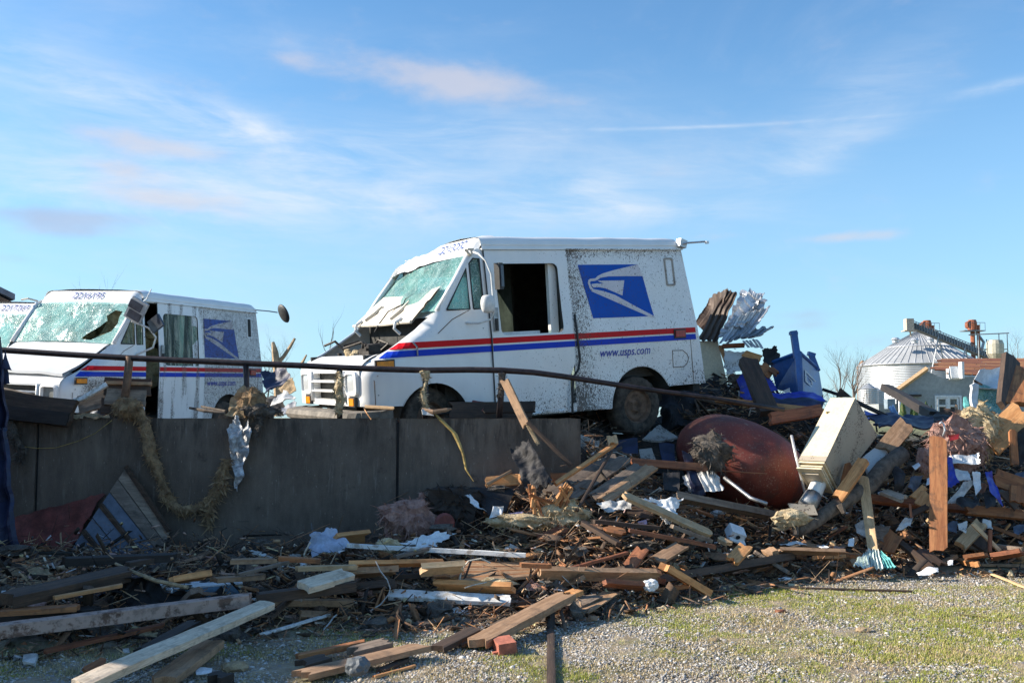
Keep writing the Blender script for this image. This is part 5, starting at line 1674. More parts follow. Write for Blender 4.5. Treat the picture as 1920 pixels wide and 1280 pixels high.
def sheet(name, c4, m, label=None, cat=None, nu=20, nv=14, corr=0.0, ncorr=6, crum=0.0, cs=6.0, th=0.004, parent=None, ragged=0.0, group=None, seed=0, bulge=0.0, trap=False, along='u', kind=None):
    """bent, crumpled or corrugated sheet spanning four corners (around the outline)"""
    a, b, c_, d = [Vector(p) for p in c4]
    nrm = (b - a).cross(d - a).normalized()
    org = (a + b + c_ + d) / 4
    L = max((b - a).length, (d - a).length)

    def f(u, v, off):
        uu, vv = u, v
        if ragged:
            uu = 0.5 + (u - .5) * (1 + ragged * nz((v * 4, seed, 1), 1.3, seed) * abs(u - .5) * 2 + ragged * .6 * nz((v * 15, seed, 2), 1, seed) * abs(u - .5) * 2)
            vv = 0.5 + (v - .5) * (1 + ragged * nz((u * 4, seed, 7), 1.3, seed) * abs(v - .5) * 2 + ragged * .6 * nz((u * 15, seed, 9), 1, seed) * abs(v - .5) * 2)
        p = a.lerp(b, uu).lerp(d.lerp(c_, uu), vv)
        k = bulge * math.sin(u * math.pi) * math.sin(v * math.pi)
        if corr:
            w_ = math.sin((u if along == 'u' else v) * ncorr * 2 * math.pi)
            if trap: w_ = max(-1, min(1, w_ * 3))
            k += corr * w_
        if crum: k += crum * (nz(p, cs, seed) + 0.45 * nz(p, cs * 2.7, seed + 3)); p = p + nzv(p, cs, seed + 9) * crum * 0.35
        return p + nrm * (k + off) - org
    q = MB(); q.grid(lambda u, v: f(u, v, 0), nu, nv); q.grid(lambda u, v: f(u, v, -th), nu, nv, flip=True)
    n1 = (nu + 1) * (nv + 1); fs_ = []
    for i in range(nu): fs_ += [(i + 1, i, n1 + i, n1 + i + 1), (nv * (nu + 1) + i, nv * (nu + 1) + i + 1, n1 + nv * (nu + 1) + i + 1, n1 + nv * (nu + 1) + i)]
    for j in range(nv): x = j * (nu + 1); y = x + nu; fs_ += [(x, x + nu + 1, n1 + x + nu + 1, n1 + x), (y + nu + 1, y, n1 + y, n1 + y + nu + 1)]
    q.f += fs_; q.mi += [0] * len(fs_)
    me = q.mesh(name); me.materials.clear(); me.materials.append(m)
    o = bpy.data.objects.new(name, me); COL.objects.link(o); o.location = org
    if parent is not None: o.parent = parent; o.matrix_parent_inverse = parent.matrix_basis.inverted(); return o
    return tag(o, label, cat, group, kind)


def clump(name, c, r, m, label, cat='insulation', seed=1, squash=(1, 1, .7), fib=260, group=None, rough=0.5, sub=3):
    """torn fibrous lump: lobed body with loose fibres"""
    bm = bmesh.new(); bmesh.ops.create_icosphere(bm, subdivisions=sub, radius=1)
    r2 = random.Random(seed)
    q = MB(); vs_ = []
    for v in bm.verts:
        p = v.co.copy(); k = 1 + rough * nz(p, 1.6, seed) + rough * .6 * nz(p, 4.0, seed + 5) + rough * .35 * nz(p, 9.0, seed + 8)
        vs_.append(Vector((p.x * squash[0], p.y * squash[1], p.z * squash[2])) * r * max(0.25, k))
    q.add(vs_, [[v.index for v in f.verts] for f in bm.faces]); bm.free()
    for i in range(fib):
        p = vs_[r2.randrange(len(vs_))]; d = (p.normalized() + Vector((r2.uniform(-1, 1), r2.uniform(-1, 1), r2.uniform(-1, .6))) * .9).normalized() * r * r2.uniform(.15, .5)
        s_ = Vector((r2.uniform(-1, 1), r2.uniform(-1, 1), r2.uniform(-1, 1))) * .02 * (r / .15 + .3) * .5
        q.add([p - s_ * .5, p + s_ * .5, p + d + Vector((0, 0, -.2 * r))], [(0, 1, 2)])
    o = q.build(name, m); o.location = c
    return tag(o, label, cat, group)


def zz(box):
    x0, y0, sc = box
    return lambda x, y: (x0 + x / sc, y0 + y / sc)


LL, MD, RM, RT, FG, FR = zz((0, 980, 3.0)), zz((560, 780, 3.5556)), zz((960, 760, 3.5556)), zz((1460, 740, 3.5567)), zz((600, 1000, 3.0)), zz((1200, 1000, 2.6667))


def gz(zf, x, y, h):
    """point of the photo's rubble standing h above the local ground: walk out along the line of sight"""
    if h > .2: h = .27 + .2 * (h - .2)
    elif h > .1: h += .03
    d = ray(*zf(x, y)); d = d / d.y; o = Vector((0, 0, CH)); Y = 4.6
    while Y < 13:
        p = o + d * Y
        if p.z <= H(p.x, p.y) + h: return p
        if p.x < 0.55 and Y > WALL_Y - .12: return p
        Y += .02
    return p


def dp(zf, x, y, Y): return at(*zf(x, y), Y)


# ------------------------------------------------------------------ placed boards and beams
# (zoom, x0,y0, x1,y1, depth or height spec, width, thickness, material, label, roll)
BP = [
 # left foreground, in the shade
 (LL, 440, 915, .12, 1510, 455, .16, .105, .038, 'pale', 'long pale lumber with clean sides running up from the bottom left corner', 8),
 (LL, 900, 905, .05, 1215, 665, .08, .13, .04, 'tan', 'short brown board lying under the long pale lumber', 0),
 (LL, -60, 612, .15, 1430, 425, .18, .11, .07, 'worn', 'long beam with peeling pinkish paint crossing the left foreground', 0),
 (LL, 1420, 425, .17, 2000, 352, .2, .10, .06, 'dark', 'dark beam continuing right from the peeling painted beam', 0),
 (LL, 10, 440, .3, 740, 275, .3, .13, .07, 'dark', 'thick dark beam rising to the right above the peeling painted beam', 10),
 (LL, -20, 505, .2, 480, 470, .2, .11, .03, 'rust', 'split orange-brown board at the far left under the thick dark beam', 0),
 (LL, 300, 420, .25, 700, 345, .3, .05, .02, 'fresh', 'thin orange splintered strip beside the thick dark beam', 0),
 (LL, 235, 722, .05, 935, 570, .1, .06, .02, 'red', 'thin reddish board on the gravel below the peeling beam', 0),
 (LL, 940, 325, .25, 1185, 285, .25, .10, .04, 'fresh', 'short orange block above the blue foam slab', -20),
 (LL, 1180, 325, .2, 1515, 295, .2, .09, .03, 'tan', 'light brown board just right of the short orange block', 0),
 (LL, 1470, 625, .04, 1855, 512, .05, .035, .012, 'white', 'narrow white trim strip on the grass left of centre', 0),
 (LL, 1525, 442, .1, 1990, 448, .1, .08, .04, 'tan', 'brown board lying level at the tip of the long pale lumber', 0),
 (LL, 1700, 362, .22, 1960, 285, .24, .13, .04, 'pale', 'whitish cut lumber end tilted up left of centre', 15),
 (LL, 470, 868, .04, 625, 780, .08, .10, .02, 'rust', 'curled orange scrap near the bottom left', 30),
 (LL, 780, 745, .05, 1110, 560, .12, .09, .05, 'char', 'charred beam half under the long pale lumber', 0),
 (LL, 640, 800, .05, 1010, 690, .08, .06, .04, 'char', 'second charred stick beside the long pale lumber', 0),
 (LL, 495, 470, .12, 497, 345, .42, .06, .03, 'dark', 'short dark stub standing upright among the left beams', 0),
 (LL, 340, 215, .35, 1010, 190, .35, .12, .05, 'char', 'black beam lying along the foot of the blue-grey panel', 0),
 (LL, 700, 235, .3, 1010, 175, .35, .07, .03, 'dark', 'dark lath with a white edge at the panel foot', 0),
 (LL, 1280, 215, .3, 1560, 210, .3, .08, .03, 'tan', 'brown lath lying along the wall foot left of centre', 0),
 (LL, 1330, 292, .25, 1640, 215, .3, .03, .02, 'grey', 'thin grey stick slanting at the wall foot', 0),
 (LL, 1560, 195, .4, 1820, 215, .3, .07, .03, 'rust', 'orange-brown stick beside the crumpled grey plastic', 0),
 (LL, 1660, 255, .25, 2020, 245, .25, .07, .03, 'blond', 'pale board under the crumpled grey plastic', 0),
 (LL, 0, 520, .12, 560, 500, .15, .14, .05, 'char', 'black board under the split orange-brown one', 0),
 (LL, 1180, 900, .04, 1290, 855, .05, .12, .06, 'char', 'black block at the bottom edge right of the long pale lumber', 0),
 # bottom centre
 (FG, -130, 800, .05, 600, 628, .07, .13, .03, 'tan', 'widest of the bottom tan boards, with a dark stone on it', 0),
 (FG, 155, 672, .05, 400, 612, .08, .14, .04, 'grey', 'short grey-brown board behind the widest bottom tan board', 0),
 (FG, -130, 695, .05, 265, 608, .08, .05, .03, 'rust', 'rust-coloured strip at the bottom just left of the short grey-brown board', 0),
 (FG, -130, 745, .05, 70, 690, .06, .12, .03, 'dark', 'dark board end between the rust strip and tan board at the bottom', 0),
 (FG, 645, 655, .03, 890, 530, .08, .10, .03, 'dark', 'dark split board left of the long diagonal brown plank', 0),
 (FG, 780, 630, .03, 940, 565, .06, .05, .02, 'dark', 'small dark splinter between the split board and diagonal plank', 0),
 (FG, 860, 628, .05, 1400, 345, .12, .14, .045, 'tan', 'long diagonal brown plank pointing from the grass to the heap', 0),
 (FG, 1390, 350, .12, 1470, 315, .14, .10, .03, 'fresh', 'bright orange broken tip of the diagonal brown plank', 0),
 (FG, 300, 805, .02, 540, 738, .02, .02, .01, 'fresh', 'thin orange lath on the gravel at bottom centre', 0),
 (FG, 330, 775, .02, 490, 700, .03, .05, .02, 'dark', 'small brown curl of wood beside the dark stone', 0),
 (FG, 1298, 545, .02, 1300, 870, .02, .045, .03, 'dark', 'narrow pointed stake lying towards the camera on the grass', 0),
 (FG, 385, 340, .10, 1080, 375, .10, .09, .03, 'white', 'long white-painted plank with a splintered end', 25),
 (FG, 1440, 455, .04, 1660, 315, .10, .13, .008, 'tan', 'stiff brown cardboard strip at the gravel edge', 0),
 (FG, 1390, 420, .05, 1560, 335, .10, .16, .008, 'grey', 'grey-brown cardboard piece under the stiff brown strip', 0),
 (FG, 100, 225, .18, 445, 205, .2, .11, .045, 'tan', 'thick brown board end left of the pale cut block', -25),
 (FG, 560, 205, .22, 820, 185, .24, .11, .045, 'blond', 'bright pale block with a sunlit orange end', -40),
 (FG, 160, 170, .25, 700, 160, .27, .07, .03, 'fresh', 'orange board behind the bright pale block', -30),
 (FG, 625, 240, .18, 735, 232, .18, .08, .03, 'tan', 'small brown offcut below the bright pale block', -30),
 (FG, 640, 285, .12, 1105, 305, .13, .08, .04, 'fresh', 'orange board with tar lumps above the long white plank', -45),
 (FG, -40, 330, .10, 430, 280, .15, .11, .05, 'dark', 'dark wet beam left of the orange tarred board', -20),
 (FG, -40, 378, .07, 330, 375, .07, .07, .04, 'dark', 'dark low beam left of the long white plank', -10),
 (FG, 400, 245, .15, 650, 225, .18, .05, .03, 'char', 'black stick between the pale block and the dark wet beam', 0),
 (FG, 590, 400, .04, 800, 385, .05, .06, .02, 'red', 'reddish splinter on the grass under the long white plank', 0),
 (FG, 1100, 395, .06, 1220, 380, .06, .05, .03, 'dark', 'dark chip at the right end of the long white plank', 0),
 (FG, 1225, 222, .16, 1920, 232, .17, .09, .045, 'tan', 'long level brown lumber in the middle of the rubble front', -55),
 (FG, 1120, 175, .22, 1310, 180, .22, .06, .03, 'rust', 'short rusty board left of the long level lumber', 0),
 (FG, 150, 65, .38, 1160, 120, .30, .03, .03, 'white', 'long thin white trim lying in front of the wall', 0),
 (FG, 60, 40, .42, 280, 10, .45, .14, .035, 'fresh', 'orange board leaning at the wall foot left of the pink insulation', -45),
 (FG, 420, 130, .26, 630, 80, .33, .05, .02, 'grey', 'grey lath crossing the thin white trim', 0),
 # grooved deck area neighbours
 (RM, 60, 1050, .2, 250, 1075, .2, .06, .03, 'tan', 'brown stub at the right edge of the grooved decking', 0),
 (RM, 380, 1085, .18, 770, 978, .25, .035, .02, 'red', 'slender reddish stick above the long level lumber', 0),
 (RM, 760, 1100, .15, 880, 945, .32, .10, .02, 'red', 'red-brown plank on end among chips, left of the orange lumber', 20),
 (RM, 955, 1040, .2, 1140, 925, .34, .12, .02, 'tan', 'brown plank tilted up above the orange lumber', 15),
 (RM, 1005, 1065, .22, 1315, 1250, .05, .105, .05, 'fresh', 'bright orange lumber sliding down onto the gravel', 0),
 (RM, 960, 1165, .10, 1860, 1010, .14, .10, .06, 'dark', 'long dark beam along the edge of the rubble', -25),
 (RM, 1460, 1045, .16, 1565, 935, .30, .11, .03, 'fresh', 'short orange board standing above the long dark beam', 20),
 (RM, 900, 1180, .06, 1110, 1135, .1, .08, .04, 'rust', 'rusty board under the foot of the bright orange lumber', 0),
 (RM, 1540, 1110, .05, 1840, 1050, .08, .06, .03, 'rust', 'rusty lath in front of the long dark beam', 0),
 (RM, 400, 1140, .08, 490, 1210, .05, .07, .02, 'fresh', 'small orange chip board under the long level lumber', 0),
 (RM, 800, 1240, .04, 1070, 1225, .05, .05, .03, 'red', 'red splintered stick near the white plastic lump', 0),
 (RM, 730, 590, .85, 1335, 860, .42, .10, .03, 'blond', 'long blond splintered plank sloping down to the right in mid heap', 30),
 (RM, 1075, 600, .72, 1810, 745, .5, .10, .06, 'grey', 'long grey beam below the red tank', -20),
 (RM, 775, 830, .42, 1355, 940, .32, .06, .03, 'red', 'long red-brown lath below the blond plank', 0),
 (RM, 530, 770, .5, 985, 815, .45, .06, .03, 'dark', 'dark lath above the long red-brown lath', 0),
 (RM, 455, 775, .5, 725, 925, .32, .05, .03, 'dark', 'dark stick sloping down right beneath the shattered wood', 0),
 (RM, 1060, 800, .42, 1340, 910, .33, .06, .03, 'grey', 'weathered lath crossing under the end of the blond plank', 0),
 (RM, 1200, 690, .5, 1330, 730, .46, .09, .02, 'rust', 'small orange-brown chip below the grey beam', 20),
 (RM, 1370, 880, .33, 1465, 930, .3, .07, .03, 'blond', 'short pale chip beside the white junction box', 10),
 (RM, 600, 815, .42, 760, 850, .38, .10, .02, 'rust', 'rust-brown flake left of the red-brown lath', 25),
 (RM, 1690, 950, .2, 1760, 1000, .18, .10, .03, 'tan', 'brown scrap above the right end of the long dark beam', 20),
 # right: boards standing and leaning
 (RT, -10, 1035, .2, 440, 1050, .2, .09, .03, 'tan', 'brown board with splintered ends at the rubble edge, right of centre', -30),
 (RT, 230, 1085, .12, 450, 1080, .12, .07, .03, 'fresh', 'orange lath in front of the splintered brown board', -20),
 (RT, 450, 1070, .12, 640, 1075, .12, .07, .03, 'rust', 'rusty lath leading to the cloth-wrapped plank', 0),
 (RT, 1230, 1130, .06, 1680, 1138, .06, .04, .02, 'tan', 'thin level lath along the gravel edge at right', 0),
 (RT, 1330, 1158, .03, 1660, 1285, .03, .03, .012, 'blond', 'thin pale strip slanting across the gravel at far right', 0),
 (RT, 1210, 1085, .12, 1400, 1060, .16, .10, .03, 'rust', 'rusty board beside the small leaning lumber at right', -20),
 (RT, 1400, 1080, .12, 1640, 1045, .18, .09, .04, 'red', 'red-brown lumber near the right edge', -30),
 (RT, 1420, 1000, .2, 1640, 1030, .2, .05, .03, 'grey', 'pale grey stick at the right edge', 0),
 (RT, 1430, 880, .35, 1640, 960, .3, .08, .03, 'rust', 'rusty board sloping at the right edge', -20),
 (FR, 665, 266, .015, 1365, 288, .015, .035, .015, 'dark', 'thin dark lath lying alone on the grass at right', 0),
 (FR, 1590, 405, .01, 1740, 418, .01, .012, .01, 'dark', 'tiny dark twig on the gravel at far right', 0),
]
for (zf, x0, y0, h0, x1, y1, h1, w_, t_, m, lbl, roll) in BP:
    nm = 'beam' if t_ >= .055 else ('block' if 'block' in lbl else ('lath' if w_ < .065 else 'board'))
    plank(nm, gz(zf, x0, y0, h0), gz(zf, x1, y1, h1), w_, t_, M[m], lbl, 'beam' if t_ >= .055 else 'board', roll, group=None, jag=0.55 if m not in ('pale', 'white') else .2)

# (zoom, x0,y0,Y0, x1,y1,Y1, ...) boards whose depth is known
BD = [
 (RT, 1062, 268, 9.0, 1068, 1055, 8.75, .145, .04, 'rust', 'tall upright rust-brown plank standing in the rubble at right', 0, (-.55, -1, 0.05)),
 (RT, 562, 540, 9.15, 632, 1050, 8.75, .085, .035, 'blond', 'pale upright plank with its foot wrapped in teal cloth', 0, (-.55, -1, 0.1)),
 (RT, 385, 705, 8.95, 575, 425, 9.0, .10, .05, 'fresh', 'right one of the two orange boards leaning below the cream box', 0, (-.7, -1, 0.2)),
 (RT, 440, 610, 9.1, 480, 450, 9.15, .085, .04, 'rust', 'left one of the two orange boards leaning below the cream box', 0, (-.7, -1, 0.2)),
 (RT, 690, 385, 9.6, 865, 180, 9.8, .17, .03, 'tan', 'broken tan board pointing up right of the cream box', 0, (-.4, -1, 0.4)),
 (RT, 560, 500, 9.4, 720, 365, 9.7, .16, .03, 'whitespeck', 'white speckled board under the broken tan board', 0, (0, -1, 0.5)),
 (RT, 1370, 370, 9.6, 1660, 90, 9.9, .26, .04, 'fresh', 'wide orange board sloping up to the right edge of the picture', 0, (-.6, -1, 0.35)),
 (RT, 1200, 1020, 8.9, 1360, 850, 9.1, .11, .05, 'blond', 'short blond lumber leaning up right of the upright rust plank', 0, (-.5, -1, 0.4)),
 (RT, 1290, 855, 8.9, 1480, 1045, 8.8, .035, .02, 'blond', 'thin pale stick crossing the short blond lumber', 0, (0, -1, 0.3)),
 (RT, 1330, 1040, 8.95, 1320, 900, 9.1, .17, .03, 'dark', 'dark plank behind the crossing pale stick', 0, (0, -1, 0.2)),
 (RT, 1408, 1050, 8.75, 1412, 895, 8.8, .03, .02, 'red', 'slim red-brown upright splinter near the right edge', 0, (0, -1, 0.2)),
 (RT, 600, 690, 9.4, 1650, 805, 9.5, .075, .05, 'red', 'very long red-brown beam lying behind the upright planks', -10, (0, -1, 0.6)),
 (RT, 1240, 765, 9.2, 1650, 800, 9.2, .09, .04, 'rust', 'rusty board over the right end of the very long beam', 0, (0, -1, 0.6)),
 (RT, 690, 640, 9.3, 850, 700, 9.1, .10, .03, 'pale', 'white-topped brown offcut between the two upright planks', 0, (0, -.6, 1)),
 (RT, 890, 690, 9.2, 980, 610, 9.3, .06, .02, 'fresh', 'small orange lath against the upright rust plank', 0, (-.5, -1, 0.4)),
 (RT, 940, 760, 9.1, 1010, 640, 9.2, .14, .02, 'fresh', 'orange scrap behind the upright rust plank', 0, (-.5, -1, 0.4)),
 (RT, 860, 810, 9.0, 1000, 740, 9.0, .05, .03, 'dark', 'dark stick left of the upright rust plank', 0, (-.5, -1, 0.4)),
 (RT, 885, 820, 8.9, 875, 725, 8.95, .02, .015, 'red', 'thin red stick standing left of the upright rust plank', 0, (-.5, -1, 0.4)),
 (RT, 700, 1060, 8.9, 790, 900, 9.0, .15, .03, 'rust', 'rust-brown slab right of the cloth-wrapped plank', 0, (-.5, -1, 0.4)),
 (RT, 780, 960, 9.0, 1030, 1170, 8.6, .05, .05, 'dark', 'dark diagonal beam at the gravel edge left of the upright rust plank', 0, (0, -1, 0.5)),
 (RT, 930, 1030, 8.9, 1080, 1140, 8.65, .16, .02, 'dark', 'dark board sloping down onto the gravel', 0, (.2, -.6, 1)),
 (RT, 1560, 230, 9.5, 1575, 480, 9.4, .07, .03, 'rust', 'orange-brown upright stick at the right edge', 0, (0, -1, 0.2)),
 (RT, 1420, 540, 9.3, 1650, 620, 9.3, .17, .03, 'rust', 'broad brown board near the right edge', 0, (0, -1, 0.3)),
 (RT, 1490, 640, 9.2, 1600, 760, 9.1, .08, .03, 'dark', 'dark curved board near the right edge', 0, (0, -1, 0.3)),
 (RT, 1600, 600, 9.2, 1590, 740, 9.1, .15, .04, 'rust', 'rusty upright board cut by the right edge', 0, (0, -1, 0.3)),
 # four weathered slats in the middle
 (RM, 240, 595, 8.45, 710, 340, 9.1, .13, .025, 'grey', 'weathered slat highest in the fan of four below the van', 0, (0, -.75, 1)),
 (RM, 375, 615, 8.40, 770, 345, 9.05, .12, .025, 'grey', 'second weathered slat from the top in the fan of four', 0, (0, -.75, 1)),
 (RM, 530, 620, 8.35, 870, 400, 8.95, .12, .025, 'grey', 'third weathered slat from the top in the fan of four', 0, (0, -.75, 1)),
 (RM, 600, 645, 8.30, 935, 405, 8.9, .11, .025, 'tan', 'lowest weathered slat in the fan of four', 0, (0, -.75, 1)),
 (RM, 285, 525, 8.4, 690, 255, 8.9, .035, .03, 'fresh', 'orange-brown stick lying above the fan of slats', 0, (0, -1, 1)),
 (RM, 430, 705, 8.1, 665, 300, 8.8, .025, .02, 'dark', 'thin dark stick crossing the fan of slats', 0, (0, -1, 1)),
 (RM, 660, 190, 8.9, 680, 270, 8.85, .09, .04, 'blond', 'pale broken block on top of the orange-brown stick', 0, (0, -1, .2)),
 (RM, 780, 375, 9.2, 1300, 410, 9.3, .07, .04, 'red', 'red-brown board running back from the slats towards the tank', 0, (0, -1, .3)),
 (RM, -30, 490, 8.75, 75, 490, 8.7, .09, .03, 'fresh', 'orange board end against the wall left of the black carpet piece', 0, (0, -1, .3)),
 (RM, 250, 475, 8.75, 420, 480, 8.75, .07, .03, 'rust', 'rust board end against the wall right of the black carpet piece', 0, (0, -1, .3)),
 (MD, 1240, 440, 8.7, 1500, 420, 8.72, .09, .03, 'fresh', 'orange board lying against the wall behind the dark sheeting', 0, (0, -1, .3)),
 (MD, 1250, 455, 8.6, 1420, 365, 8.75, .025, .02, 'tan', 'thin stick leaning on the orange wall-side board', 0, (0, -1, .3)),
 (MD, 1520, 30, 8.70, 1820, 330, 8.6, .04, .03, 'dark', 'dark slim beam leaning down the wall behind the black carpet piece', 0, (0, -1, .1)),
 (zz((900, 640, 1)), 44, 70, 8.86, 88, 160, 8.70, .075, .025, 'tan', 'splintered pale brown slat hanging over the wall edge', 0, (-.6, -1, .1)),
 (zz((900, 640, 1)), 86, 150, 8.71, 110, 194, 8.66, .035, .015, 'particle', 'pointed lower tip of the hanging splintered slat', 0, (0, -1, .1)),
 # behind and above: beams on the yard level
 (zz((1240, 520, 4.571)), 730, 690, 11.2, 940, 1190, 10.6, .20, .09, 'dark', 'heavy dark beam leaning in front of the blue container', 0, (0, -1, .2)),
 (zz((1240, 520, 4.571)), 450, 1045, 11.0, 1400, 1150, 10.6, .06, .05, 'fresh', 'long orange-edged board running right under the blue sheets', 0, (0, -1, .3)),
 (zz((1240, 520, 4.571)), 920, 1215, 10.2, 1390, 1140, 10.4, .12, .06, 'red', 'red-brown beam above the tank pointing at the cream box', 0, (0, -1, .3)),
 (zz((1240, 520, 4.571)), 505, 580, 12.4, 570, 760, 12.2, .05, .03, 'fresh', 'orange stick beside the beige panel behind the van', 0, (0, -1, .3)),
 (zz((1240, 520, 4.571)), 840, 730, 11.8, 960, 860, 11.7, .12, .03, 'rust', 'broken orange laths hanging by the blue container, upper', 0, (0, -1, .3)),
 (zz((1240, 520, 4.571)), 700, 650, 12.1, 860, 700, 11.9, .09, .03, 'fresh', 'splintered orange board under the shredded roof strips', 0, (0, -1, .3)),
 (zz((1240, 520, 4.571)), 930, 780, 11.7, 1000, 830, 11.6, .07, .03, 'rust', 'broken orange laths hanging by the blue container, lower', 0, (0, -1, .3)),
 (zz((1240, 520, 4.571)), 520, 590, 12.3, 720, 580, 12.2, .05, .04, 'red', 'red-brown rafter end below the silver sheet metal', 0, (0, -1, .3)),
 (zz((1560, 560, 5.333)), 540, 885, 15.0, 1040, 1175, 12.5, .17, .10, 'char', 'long charred beam slanting down in front of the house', 0, (0, -1, .4)),
 (zz((1560, 560, 5.333)), 1060, 1150, 12.2, 1420, 1200, 12.0, .16, .06, 'dark', 'dark tree-bark slab lying below the house window', 0, (0, -1, .4)),
 (zz((1560, 560, 5.333)), 1240, 1060, 12.5, 1250, 1150, 12.4, .03, .03, 'tan', 'small upright stick in front of the house window', 0, (0, -1, .4)),
 (zz((1560, 560, 5.333)), 1790, 570, 10.9, 1740, 1160, 10.2, .24, .06, 'dark', 'tall dark torn board standing at the top right', 0, (.3, -1, .05)),
 (zz((1560, 560, 5.333)), 1890, 690, 10.8, 1850, 1100, 10.2, .30, .06, 'rust', 'reddish-brown tall board right of the dark torn one', 0, (-.4, -1, .05)),
 (zz((1560, 560, 5.333)), 200, 1010, 11.5, 560, 1180, 11.3, .04, .03, 'char', 'black pole behind the cream box', 0, (0, -1, .4)),
 (zz((1560, 560, 5.333)), 690, 1290, 11.0, 740, 1225, 11.0, .10, .03, 'rust', 'orange point sticking up behind the tan broken board', 0, (0, -1, .4)),
]
for (zf, x0, y0, Y0, x1, y1, Y1, w_, t_, m, lbl, roll, up) in BD:
    nm = 'beam' if t_ >= .05 else ('lath' if w_ < .065 else 'board')
    plank(nm, dp(zf, x0, y0, Y0), dp(zf, x1, y1, Y1), w_, t_, M[m], lbl, 'beam' if t_ >= .05 else 'board', roll, up=up, jag=0.4)
# ------------------------------------------------------------------ particular wreckage
Z4, ZS, ZL = zz((1240, 520, 4.571)), zz((1560, 560, 5.333)), zz((0, 640, 2.9096))
Z0 = zz((0, 540, 4.9214))


def quad(zf, pts, Ys):
    if not isinstance(Ys, (list, tuple)): Ys = [Ys] * 4
    return [dp(zf, x, y, Y) for (x, y), Y in zip(pts, Ys)]


# the dark red tank
tc_ = at(1388, 868, 10.05)
q = MB(); rotT = Matrix.Rotation(R(24), 3, 'Y') @ Matrix.Rotation(R(-18), 3, 'Z')
A_, B_, C_ = 0.66, 0.62, 0.435
prof = []
nT, mT = 48, 28
vs_ = []
for j in range(mT + 1):
    for i in range(nT):
        th_ = math.pi * j / mT; ph = 2 * math.pi * i / nT
        x = math.copysign(abs(math.cos(th_)) ** 0.92, math.cos(th_)) * A_; rr = math.sin(th_) ** 0.95
        p = Vector((x, rr * math.cos(ph) * B_, rr * math.sin(ph) * C_))
        p += p.normalized() * (0.012 * nz(p, 4, 2) - 0.05 * math.exp(-((p.x - .1) ** 2 + (p.z - .2) ** 2) / .02) - .03 * math.exp(-((p.x - .35) ** 2 + (p.z + .05) ** 2) / .01))
        vs_.append(tc_ + rotT @ p)
q.add(vs_, [(j * nT + i, j * nT + (i + 1) % nT, (j + 1) * nT + (i + 1) % nT, (j + 1) * nT + i) for j in range(mT) for i in range(nT)])
TK = thing('oil_tank', 'big dark red domed tank lying in the rubble behind the van wheel', 'tank', tuple(tc_))
q.build('tank_shell', M['tank'], TK, smooth=True)
q = MB()
ringp = []
for i in range(41):
    a = 2 * math.pi * i / 40; ringp.append(tc_ + rotT @ Vector((-0.28, 0.905 * B_ * math.cos(a), 0.905 * C_ * math.sin(a))))
q.tube(ringp, 0.006, 4, cap=False); q.build('weld_seam', M['tank'], TK)
clump('root_clump', dp(RM, 1320, 310, 9.35), .17, M['greyfluff'], 'dark tangle of roots and fibres stuck to the left of the red tank', 'debris', 31, (1, .5, .9), 500)
sheet('crumpled_sheet', quad(RM, [(1130, 465), (1340, 425), (1420, 560), (1190, 590)], [9.4, 9.35, 9.3, 9.35]), M['paper'], 'white ribbed sheet lying against the red tank', 'sheet', 30, 14, .008, 6, .03, 8, ragged=.15, seed=3)
sheet('torn_strip', quad(RM, [(1365, 325), (1410, 330), (1395, 430), (1350, 430)], 9.33), M['paper'], 'white torn strip rising from the ribbed sheet', 'sheet', 6, 8, 0, 1, .02, 8, seed=5)
sheet('blue_cloth', quad(RM, [(1130, 300), (1200, 330), (1290, 600), (1210, 610)], 9.28), M['bluetarp'], 'dark blue cloth strip hanging over the white ribbed sheet', 'cloth', 8, 16, 0, 1, .05, 6, seed=6)
q = MB(); q.tube([dp(RM, 1415, 480, 9.25), dp(RM, 1500, 545, 9.15), dp(RM, 1590, 615, 9.0), dp(RM, 1700, 655, 8.9)], .018, 6); tag(q.build('bent_conduit', M['steel'], smooth=True), 'bent grey conduit curving below the red tank', 'pipe')
q = MB(); q.tube([dp(RT, 85, 270, 9.5), dp(RT, 120, 430, 9.4), dp(RT, 178, 655, 9.3)], .014, 6); tag(q.build('steel_rod', M['galv'], smooth=True), 'thin pale steel rod leaning between the red tank and cream box', 'rod')
q = MB(); q.tube([dp(RM, 1400, 435, 9.3), dp(RM, 1700, 455, 9.25)], .006, 5); tag(q.build('thin_stick', M['red']), 'thin reddish stick lying across the red tank', 'stick')

# cream box on its post
bx = [dp(RT, 145, 405, 9.05), dp(RT, 325, 412, 8.88), dp(RT, 412, 590, 9.25), dp(RT, 235, 560, 9.42)]
tp = [dp(RT, 345, 20, 9.40), dp(RT, 510, 18, 9.22), dp(RT, 660, 270, 9.60), dp(RT, 500, 265, 9.78)]
CB = thing('cream_box', 'tall cream metal box tipped over on its white post, beside the red tank', 'collection box', tuple((bx[0] + bx[1]) / 2))


def patch(c4, bul, m, name, parent, flip=False, th=.004):
    q = MB(); a, b, c_, d = c4; n_ = (b - a).cross(d - a).normalized() * (-1 if flip else 1)
    q.grid(lambda u, v: a.lerp(b, u).lerp(d.lerp(c_, u), v) + n_ * (bul * math.sin(u * math.pi) * math.sin(v * math.pi) + .003 * nz((u * 3, v * 3, 1), 1.0, 3)), 10, 14)
    return q.build(name, m, parent)


